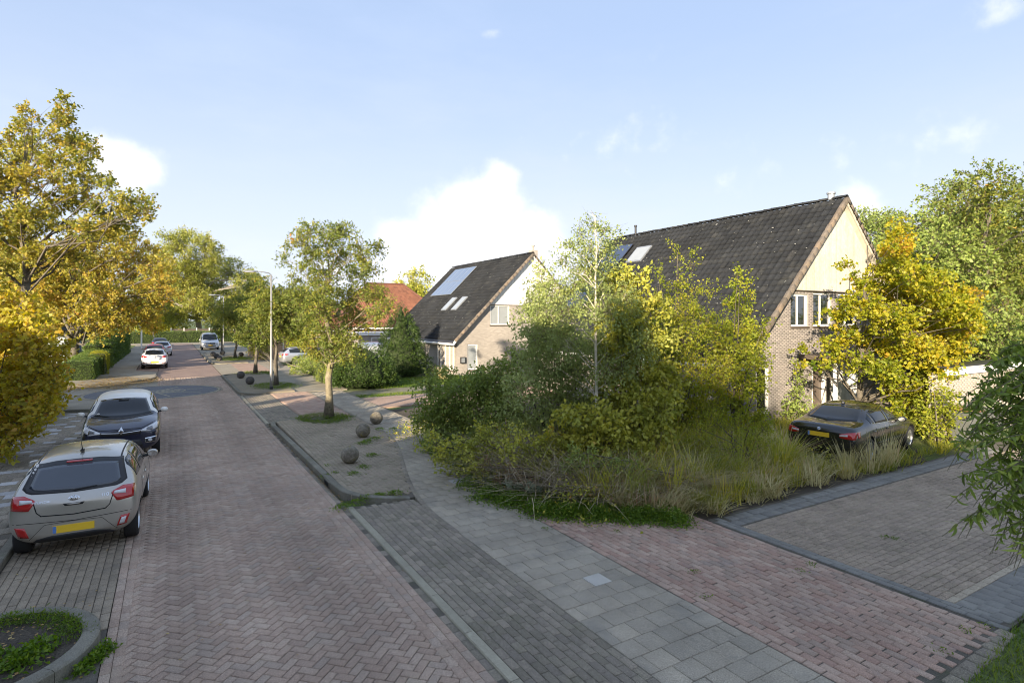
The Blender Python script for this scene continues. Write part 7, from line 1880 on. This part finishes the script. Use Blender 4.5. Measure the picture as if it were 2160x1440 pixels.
px_shrub('privet_shrub', 'tall yellow-lit shrub with upright spires in the overgrown plot', (12.6, 11.6, 0), [(1430, 545, 11), (1455, 560, 12), (1390, 590, 12), (1395, 640, 26), (1430, 600, 20), (1455, 620, 22), (1440, 660, 38), (1400, 690, 36), (1480, 680, 34), (1500, 620, 12), (1510, 700, 30), (1440, 720, 44), (1490, 740, 44), (1410, 760, 40), (1460, 790, 48), (1520, 780, 40), (1430, 830, 46), (1490, 840, 46), (1400, 870, 40), (1450, 880, 40), (1410, 905, 34), (1460, 915, 34), (1510, 910, 34), (1485, 885, 36), (1430, 520, 8), (1458, 535, 8), (1388, 565, 8), (1498, 600, 8)], 16.0, 0.8, L_LIME, 631, dens=134, leaf=(0.06, 0.04), per=12, gap=0.12, up=0.5)
px_shrub('ash_sapling', 'bright yellow-green sapling at the right of the overgrown plot', (14.2, 11.0, 0), [(1560, 600, 18), (1560, 640, 26), (1565, 690, 32), (1590, 710, 26), (1610, 690, 12), (1540, 740, 36), (1580, 760, 34), (1600, 740, 20), (1530, 800, 40), (1575, 820, 34), (1540, 860, 36), (1580, 880, 26), (1530, 905, 30), (1570, 915, 26), (1600, 870, 18), (1608, 900, 16), (1555, 580, 10), (1530, 700, 20), (1595, 800, 18), (1500, 870, 36)], 16.3, 0.7, L_LIME, 641, dens=134, leaf=(0.085, 0.045), per=12, gap=0.1, hue=lambda c: -0.02)
px_shrub('elder_shrub', 'leafy green shrub at the far left corner of the plot', (7.3, 16.6, 0), [(905, 815, 26), (930, 800, 30), (915, 850, 32), (950, 840, 36), (900, 885, 26), (940, 890, 40), (980, 880, 40), (925, 930, 32), (970, 930, 36), (1010, 800, 36), (980, 820, 36), (1040, 830, 40), (1060, 790, 38), (1090, 760, 28), (1020, 860, 40), (1070, 860, 40)], 16.2, 0.9, L_DARK, 651, dens=126, leaf=(0.095, 0.05), droop=0.4, gap=0.1)
px_shrub('bramble', 'sprawling bramble along the left edge of the plot', (6.5, 12.9, 0), [(920, 940, 26), (950, 955, 30), (990, 950, 30), (1030, 930, 36), (1000, 985, 26), (960, 985, 20), (1050, 970, 34), (1090, 940, 40), (1100, 990, 30), (1140, 960, 40), (1190, 960, 40), (1240, 965, 36), (1160, 1000, 26), (1290, 980, 36), (1340, 960, 40)], 13.0, 0.6, L_OLIVE, 661, dens=130, leaf=(0.07, 0.05), gap=0.15, hue=lambda c: 0.0)
px_shrub('goldenrod', 'yellowing goldenrod clump at the front of the plot', (9.6, 8.3, 0), [(1350, 985, 14), (1365, 1010, 22), (1385, 1000, 16), (1350, 1030, 18), (1400, 1030, 16), (1420, 1010, 12), (1375, 1045, 16)], 11.6, 0.25, leafmat('goldenrod_leaf', [(0, (0.16, 0.15, 0.02)), (0.6, (0.33, 0.27, 0.035)), (1, (0.36, 0.19, 0.07))]), 671, dens=120, leaf=(0.05, 0.014), up=0.9, twig=0.2, cat='plant')
px_shrub('vine_tangle', 'dark tangle of climbing leaves over the birch foot', (8.9, 10.0, 0), [(1220, 870, 40), (1260, 880, 40), (1300, 900, 40), (1190, 910, 36), (1240, 930, 40), (1290, 940, 36), (1340, 930, 36), (1380, 920, 34)], 12.9, 0.3, L_OLIVE, 681, dens=70, leaf=(0.095, 0.08), droop=0.5, up=-0.1, hue=lambda c: 0.05)
px_shrub('ivy_shrub', 'dark evergreen shrub against the right house wall', (18.6, 12.2, 0), [(1690, 800, 14), (1685, 830, 20), (1690, 860, 26), (1670, 880, 24), (1710, 885, 26), (1655, 900, 18), (1690, 770, 10)], 20.0, 0.25, L_DARK, 691, dens=60, leaf=(0.09, 0.05))
px_shrub('feathery_weed', 'stand of feathery yellow-green weeds at the right front of the plot', (12.4, 8.9, 0), [(1480, 905, 22), (1510, 890, 22), (1545, 900, 24), (1580, 905, 20), (1495, 940, 26), (1535, 945, 28), (1570, 950, 24), (1475, 970, 22), (1520, 985, 24), (1560, 990, 20), (1600, 940, 14)], 13.2, 0.4, L_LIME, 731, dens=110, leaf=(0.075, 0.012), up=1.0, twig=0.3, cat='plant')
px_shrub('nettle_stand', 'dark green nettle stand in the middle front of the plot', (9.4, 9.3, 0), [(1210, 985, 22), (1245, 1000, 24), (1280, 990, 26), (1320, 985, 26), (1300, 1020, 22), (1260, 1030, 18), (1190, 1010, 18), (1230, 955, 24)], 11.9, 0.3, L_DARK, 735, dens=110, leaf=(0.075, 0.03), up=0.8, twig=0.22, cat='plant')
px_shrub('dock_stand', 'rusty brown dock stand at the left front of the plot', (7.6, 10.2, 0), [(1040, 1010, 18), (1075, 1000, 22), (1110, 1020, 20), (1145, 1030, 18), (1020, 985, 18)], 12.0, 0.25, leafmat('rusty_leaf', [(0, (0.14, 0.10, 0.04)), (0.6, (0.28, 0.17, 0.08)), (1, (0.36, 0.22, 0.13))], trans=0.2), 739, dens=90, leaf=(0.06, 0.018), up=0.9, twig=0.22, cat='plant')
px_shrub('hawthorn_shrub', 'loose olive shrub between the feathery weeds and the house corner', (13.6, 9.8, 0), [(1440, 940, 24), (1480, 930, 20), (1590, 930, 20), (1610, 905, 18), (1560, 925, 22), (1625, 930, 14), (1400, 950, 26), (1370, 930, 26)], 14.2, 0.4, L_LIME, 743, dens=110, leaf=(0.06, 0.035), gap=0.1, hue=lambda c: -0.12)
px_shrub('laurel_bush', 'yellow-green bush at the left end of the garden wall', (19.6, 7.95, 0), [(1965, 850, 26), (1990, 845, 24), (1950, 880, 26), (1985, 880, 28), (2005, 870, 16), (1970, 905, 24), (1995, 905, 18), (1970, 820, 18)], 16.9, 0.25, L_LIME, 747, dens=90, leaf=(0.08, 0.055), gap=0.1)
plot = [(5.75, 9.5), (6.3, 8.3), (7.6, 7.35), (8.6, 7.1), (13.5, 7.15), (17.0, 7.2), (18.3, 8.0), (18.3, 12.4), (16.5, 12.4), (16.5, 22.5), (7.6, 22.5), (7.0, 19.5), (6.55, 17.0), (5.75, 14.4), (5.65, 11.0)]
sheet('plot_soil', plot, -0.03, SOIL, 'dark soil of the overgrown corner plot', 'ground')
rt = np.random.default_rng(70)
hf = lambda x, y: min(1.0, 0.42 + 0.32 * max(0, y - 7.3))       # grass grows taller away from the trodden edge
tussocks('tall_grass', 'tall green grass tufts in the corner plot', [(x, y, hf(x, y)) for x, y in in_poly(rt, [(8.8, 7.5), (13.0, 7.4), (13.3, 11.0), (9.4, 11.0)], 85)], 50, 0.85, 0.022, L_TALL, 701, rad=0.13, lean=0.42, curve=0.8, var=0.25)
tussocks('dry_grass', 'straw coloured dry grass tussocks along the front of the plot', [(x, y, hf(x, y)) for x, y in in_poly(rt, [(7.5, 7.75), (8.6, 7.25), (13.6, 7.25), (14.0, 9.2), (9.0, 9.6), (7.6, 9.2)], 135)], 54, 0.72, 0.020, L_DRY, 702, rad=0.11, lean=0.75, curve=1.1)
tussocks('rank_grass', 'rank grass tufts round the dark saloon', [(x, y, 0.8) for x, y in in_poly(rt, [(13.4, 7.2), (19.2, 7.2), (19.3, 7.75), (14.0, 7.7), (13.95, 9.9), (18.6, 10.2), (19.0, 12.2), (14, 12.2)], 120)], 36, 0.34, 0.02, L_TALL, 703, rad=0.12, lean=0.6)
tussocks('seed_stems', 'brown seed stems in front of the dark saloon', [(x, y, 1.0) for x, y in in_poly(rt, [(13.3, 7.15), (15.8, 7.2), (15.8, 7.6), (13.4, 7.8)], 11)], 44, 0.7, 0.016, L_DRY, 704, rad=0.09, lean=0.4, curve=0.5)
tussocks('dead_stalks', 'grey tangle of dead stalks at the left front of the plot', [(x, y, 1.0) for x, y in in_poly(rt, [(6.2, 9.6), (7.4, 8.4), (9.8, 8.6), (9.4, 11.2), (6.5, 13.0)], 90)], 40, 0.85, 0.016, L_DEAD, 705, rad=0.2, lean=1.0, curve=1.3)
tussocks('green_weed_stalks', 'leafy green stalks scattered through the corner plot', [(x, y, 1.0) for x, y in in_poly(rt, [(6.6, 9.4), (8.2, 8.0), (13.0, 8.0), (13.2, 11), (7, 14)], 70)], 40, 0.9, 0.022, L_OLIVE, 709, rad=0.1, lean=0.5, curve=0.8)
grass_patch('edge_grass', 'short grass at the foot of the shrubs by the path', [(5.85, 9.6), (6.3, 8.5), (7.6, 7.5), (8.4, 7.9), (6.8, 10), (6.3, 16), (5.95, 14.0)], 4000, 0.22, 0.012, 0.5, L_GRASS, 706)
rg = np.random.default_rng(77)
edge_pts = [(5.8, 11.2), (5.75, 10.4), (5.85, 9.7), (6.05, 9.1), (6.35, 8.6), (6.8, 8.2), (7.2, 7.9), (7.6, 7.65), (7.9, 7.5)]
weeds('ground_cover', 'bright green ground cover weeds along the footpath edge', [(x + rg.normal(0, 0.12), y + rg.normal(0, 0.12)) for x, y in edge_pts for _ in range(6)], 15000, 0.16, L_WEED, 711, leaf=(0.042, 0.032), H=0.26)
weeds('ground_cover', 'mixed leafy undergrowth on the floor of the corner plot', [(rg.uniform(6.2, 15), rg.uniform(8.2, 18)) for _ in range(140)], 20000, 0.35, L_OLIVE, 712, leaf=(0.07, 0.045), H=0.7)
# pale rosettes beside the path
for i, (px, py) in enumerate(((1085, 1045), (1125, 1050))):
    p = G(px, py)
    root = thing('rosette_plant', ['pale grey-green broadleaf rosette by the path, the left one', 'pale grey-green broadleaf rosette by the path, the right one'][i], 'plant', (p.x, p.y, 0))
    rg2 = np.random.default_rng(720 + i); n_ = 26
    th = rg2.uniform(0, 6.28, n_); D = unit(np.stack([np.cos(th), np.sin(th), rg2.uniform(0.3, 0.9, n_)], 1)); P_ = np.tile([p.x, p.y, 0.12], (n_, 1)) + D * rg2.uniform(0.02, 0.14, n_)[:, None]
    V, F = leaf_mesh(rg2, P_, D, 0.17, 0.13)
    obj('leaves', np_mesh('leaves', V, F, {'rnd': np.repeat(rg2.random(n_), 4)}), leafmat('rosette_leaf%d' % i, [(0, (0.17, 0.22, 0.13)), (1, (0.30, 0.34, 0.22))], trans=0.2), root)
# moss and small weeds in the paving joints
spots = []
for (px, py) in [(705, 1000), (745, 1000), (765, 985), (690, 1005), (770, 1050), (800, 1045), (835, 1040), (720, 1070), (750, 1060), (775, 930), (790, 925), (765, 935), (800, 905), (830, 905), (735, 965), (785, 960), (690, 985)]:
    p = G(px, py, 0.06); spots.append((p.x, p.y))
weeds('joint_weeds', 'small green weeds sprouting round the near stone balls', spots, 2600, 0.09, L_WEED, 731, leaf=(0.035, 0.022), H=0.08, z=0.06)
sp2 = [tuple(G(px, py)[:2]) for (px, py) in [(1130, 1095), (1175, 1100), (1240, 1110), (1280, 1100), (1150, 1115), (1350, 1100), (2040, 1330), (1985, 1370), (1890, 1135), (1870, 1132), (1465, 1205), (1690, 1205), (1710, 1190), (2080, 1320), (1490, 1260), (1300, 1120), (1400, 1110)]]
weeds('joint_weeds', 'sparse moss and weeds in the joints of the red apron', sp2, 600, 0.05, L_WEED, 732, leaf=(0.026, 0.014), H=0.03)
# tree grass ovals
weeds('oval_grass', 'grass ring round the foot of the nearest street tree', [(4.75 + 0.7 * math.cos(t), 21.35 + 0.9 * math.sin(t)) for t in np.linspace(0, 6.28, 16)] + [(4.8, 21.3)], 4200, 0.2, L_GRASS, 741, leaf=(0.07, 0.012), H=0.14, z=0.03, cat='grass')
weeds('oval_grass', 'grass ring round the lamp post and second street tree', [(4.8 + 0.7 * math.cos(t), 32.9 + 1.1 * math.sin(t)) for t in np.linspace(0, 6.28, 14)], 3600, 0.3, L_GRASS, 742, leaf=(0.08, 0.014), H=0.14, z=0.06, cat='grass')
weeds('oval_grass', 'grass patch at the foot of the third street tree', [(4.9 + 0.7 * math.cos(t), 41.8 + 1.1 * math.sin(t)) for t in np.linspace(0, 6.28, 14)], 2600, 0.3, L_GRASS, 743, leaf=(0.09, 0.016), H=0.14, z=0.0, cat='grass')
weeds('oval_grass', 'bright grass oval at the fourth street tree', [(4.9 + 0.8 * math.cos(t), 57.0 + 2.0 * math.sin(t)) for t in np.linspace(0, 6.28, 14)] + [(4.9, 57)], 2600, 0.45, L_GRASS, 744, leaf=(0.12, 0.02), H=0.22, z=0.06, cat='grass')
# planter plants
rg = np.random.default_rng(88)
ringp = [(PLANT[0] + 0.8 * math.cos(t), PLANT[1] + 0.8 * math.sin(t)) for t in np.linspace(0.1, 3.0, 14)]
weeds('planter_grass', 'grass tufts along the rim of the planter', ringp, 3000, 0.09, L_GRASS, 751, leaf=(0.06, 0.010), H=0.11, z=0.09, cat='grass')
weeds('planter_weeds', 'leafy green weeds in the middle of the planter', [(-1.35, 7.85), (-1.25, 7.75), (-1.4, 7.7), (-1.6, 7.95), (-1.2, 7.95)], 700, 0.09, L_WEED, 752, leaf=(0.06, 0.035), H=0.14, z=0.09)
weeds('gutter_weeds', 'weeds growing at the outer foot of the planter kerb', [(-0.62, 7.75), (-0.72, 7.55), (-0.8, 7.4), (-0.66, 7.65)], 500, 0.05, L_WEED, 753, leaf=(0.05, 0.03), H=0.12)
def scatter(name, label, spots, n, r, seed, size=0.05, z=0.004):
    rg = np.random.default_rng(seed); sp = np.array(spots); idx = rg.integers(0, len(sp), n)
    P_ = np.concatenate([sp[idx] + rg.normal(0, 1, (n, 2)) * np.array(r), np.full((n, 1), z)], 1); P_[:, 2] += rg.random(n) * 0.012
    th = rg.uniform(0, 6.28, n); D = unit(np.stack([np.cos(th), np.sin(th), rg.uniform(-0.1, 0.25, n)], 1))
    Ls = size * rg.uniform(0.6, 1.3, n)[:, None]; s_ = np.stack([-np.sin(th), np.cos(th), rg.uniform(-0.2, 0.2, n)], 1)
    V = np.stack([P_, P_ + D * Ls * 0.5 + s_ * Ls * 0.33, P_ + D * Ls, P_ + D * Ls * 0.5 - s_ * Ls * 0.33], 1).reshape(-1, 3); V[:, 2] = np.maximum(V[:, 2], z)
    return tag(obj(name, np_mesh(name, V, np.arange(n * 4).reshape(n, 4), {'rnd': np.repeat(rg.random(n), 4)}), L_FALLEN), label, 'leaves', kind='stuff')
scatter('fallen_leaves', 'fallen leaves strewn on the side street beside the curved kerb', [(-1.2, 40.0), (-2.0, 38.9), (-3.0, 38.3), (-4.5, 38.0), (-2.6, 37.2), (-5, 36.5)], 2200, (0.6, 0.5), 765, 0.10, -0.006)
scatter('fallen_leaves', 'fallen leaves drifted along the curved kerb of the left corner', [(-1.2, 40.4), (-2.0, 39.2), (-3.0, 38.6), (-4.5, 38.2), (-3.8, 40.0), (-2.8, 41.5), (-3.5, 43), (-2.6, 41.2)], 2600, (0.6, 0.7), 761, 0.09, 0.09)
scatter('fallen_leaves', 'scattered leaves and litter on the planter soil', [(-1.6, 8.2), (-1.9, 8.0), (-1.4, 8.3), (-1.7, 7.6)], 130, (0.35, 0.35), 762, 0.045, 0.11)
scatter('fallen_leaves', 'brown leaves gathered in the right gutter below the kerb', [(2.93, y) for y in np.linspace(11.3, 21, 24)], 420, (0.035, 0.3), 763, 0.04, -0.006)
scatter('fallen_leaves', 'few stray leaves on the near street paving', [(rg.uniform(-2, 2.8), rg.uniform(6, 24)) for _ in range(60)], 220, (0.5, 0.5), 764, 0.035, 0.004)
# lawns
grass_patch('lawn', 'bright green lawn at the lower right corner', [(6.0, 2.4), (6.9, 2.58), (8.45, 2.74), (9.6, 2.84), (13.0, 2.9), (13, 0.0), (5.5, 0.0)], 20000, 0.085, 0.010, 0.6, L_GRASS, 771, z=-0.03, seg=2)
sheet('lawn_soil', [(5.5, 0.0), (13, 0), (13, 2.86), (8.46, 2.72), (6.9, 2.56), (5.5, 2.35)], -0.02, EARTH, 'green ground under the lawn at the lower right corner', 'lawn')
sheet('middle_lawn', [(9.4, 29.5), (16.3, 29.5), (16.3, 34.0), (14.5, 37.5), (9.2, 37.5)], -0.03, EARTH, 'green lawn before the middle house', 'lawn')
grass_patch('lawn_grass', 'short grass blades of the lawn before the middle house', [(9.4, 29.5), (16.3, 29.5), (16.3, 34.0), (9.4, 34.5)], 8000, 0.10, 0.02, 0.5, L_GRASS, 772, z=-0.03, seg=2)
grass_patch('verge_grass', 'grass strip between sandy track and pink drive', [(7.6, 26.5), (13, 26.5), (13, 27.4), (7.6, 27.4)], 2500, 0.09, 0.018, 0.5, L_GRASS, 773, z=-0.03, seg=2)
grass_patch('far_lawn', 'sunlit lawn far up the street beside the van', [(8.5, 78), (24, 78), (24, 97), (8.5, 97)], 3500, 0.16, 0.08, 0.5, L_GRASS, 774, z=-0.05, seg=2)
grass_patch('ornamental_grass', 'pale tuft of ornamental grass by the middle house corner', [(14.0, 32.0), (14.6, 32.0), (14.6, 32.6), (14.0, 32.6)], 260, 0.75, 0.015, 0.4, L_DRY, 775)
# corkscrew willow overhanging from the right
root = thing('corkscrew_willow', 'curly-leaved willow branches hanging in at the right edge', 'tree', (8.35, 1.55, 0))
rg = np.random.default_rng(91)
b = MB()
tr = [Vector((8.35, 1.55, 0)), Vector((8.4, 1.6, 0.9)), Vector((8.3, 1.7, 1.8)), Vector((8.35, 1.75, 2.7)), Vector((8.3, 1.8, 3.5))]
b.tube(tr, [0.09, 0.075, 0.06, 0.045, 0.02], n=9)
LP, LD = [], []
ends = [(2075, 765, 5.7), (2120, 740, 6.0), (2040, 830, 5.6), (2010, 880, 5.5), (1990, 960, 5.3), (2030, 1000, 5.4), (1995, 985, 5.6), (2060, 940, 5.8), (2015, 1060, 5.2), (2060, 1090, 5.4), (2005, 1120, 5.1), (2100, 1130, 5.3), (2110, 1200, 5.0), (2130, 1160, 5.4), (2140, 1020, 5.2), (2150, 900, 5.6), (2120, 850, 5.8), (2090, 980, 5.9), (2080, 880, 6.1), (2140, 1100, 5.7), (2150, 800, 5.9), (2050, 880, 5.9), (2100, 1040, 5.5), (2155, 1190, 5.3), (2085, 1175, 5.2), (2145, 960, 5.4), (2030, 920, 5.6), (2120, 930, 5.3), (2160, 860, 5.2), (2100, 800, 5.6), (2160, 1060, 5.5)]
for rep in range(3):
    for (px, py, dd) in ends:
        e = W(px + rg.normal(0, 12) + rep * 14, py + rg.normal(0, 14), dd + rg.normal(0, 0.2) + rep * 0.12)
        st = tr[3].lerp(tr[4], rg.random()) if py < 1000 else tr[2].lerp(tr[4], rg.random())
        top_ = st.lerp(e, 0.55); top_.z = max(st.z, e.z) + rg.uniform(0.1, 0.35)
        pts = []
        for k in range(13):
            t = k / 12
            p = st.lerp(top_, t).lerp(top_.lerp(e, t), t)
            p += Vector((math.sin(t * 15 + rg.random()), math.cos(t * 13 + rg.random()), math.sin(t * 17))) * 0.022
            pts.append(p)
        b.tube(pts, [0.011 * (1 - 0.75 * k / 12) for k in range(13)], n=4, cap=False)
        for k in range(58):
            t = 0.36 + 0.58 * rg.random()
            i = min(11, int(t * 12)); p = pts[i].lerp(pts[i + 1], t * 12 - i)
            LP.append(p); LD.append((pts[i + 1] - pts[i]).normalized())
b.build('trunk', surf('willow_bark', [(0.14, 0.12, 0.07), (0.2, 0.18, 0.10)], rough=0.9), root, smooth=True)
V, F, Rn = [], [], []
for p, d_ in zip(LP, LD):
    ax = Vector((rg.normal(), rg.normal(), rg.normal() - 0.9)).normalized(); sd = ax.cross(Vector((rg.normal(), rg.normal(), rg.normal()))).normalized(); nn = ax.cross(sd)
    L_ = rg.uniform(0.085, 0.15); cur = rg.normal(0, 2.2); tw = rg.normal(0, 2.0)
    n0 = len(V); q = Vector(p)
    for k in range(6):
        t = k / 5
        dirn = (ax * math.cos(cur * t) + nn * math.sin(cur * t))
        w_ = 0.0125 * math.sin(math.pi * (0.08 + 0.92 * t)) ** 0.7 + 0.0008
        s2 = (sd * math.cos(tw * t) + nn * math.sin(tw * t))
        V += [q + s2 * w_, q - s2 * w_]
        q = q + dirn * L_ / 5
    for k in range(5): F.append((n0 + 2 * k, n0 + 2 * k + 1, n0 + 2 * k + 3, n0 + 2 * k + 2))
    Rn += [min(1, max(0, rg.normal(0.45, 0.24)))] * 12
obj('foliage', np_mesh('foliage', np.array([tuple(v) for v in V]), np.array(F), {'rnd': np.array(Rn)}), L_CORK, root)


# unseen thin-crowned trees added behind the shading houses to fray their shadow edge
for i, (x, y, H, rr) in enumerate(((-19.0, -8.0, 14.5, 2.6), (-19.5, -14.0, 15.5, 2.8))):
    rg = np.random.default_rng(800 + i)
    cl = ball_clumps(rg, (x, y, H * 0.74), (rr, rr, H * 0.26), 13, rr * 0.36)
    tree('shade_tree', ['thin-crowned garden tree behind the second row house', 'thin-crowned garden tree behind the southernmost row house'][i], 'tree', (x, y, 0), (x, y, H * 0.85), 0.18, 0.04, cl, L_LEFT, BARK, 810 + i * 2, dens=7, leaf=(0.18, 0.12), twig=0.7, per=10, gap=0.3, stem_r=0.012, group='garden trees behind the row houses')
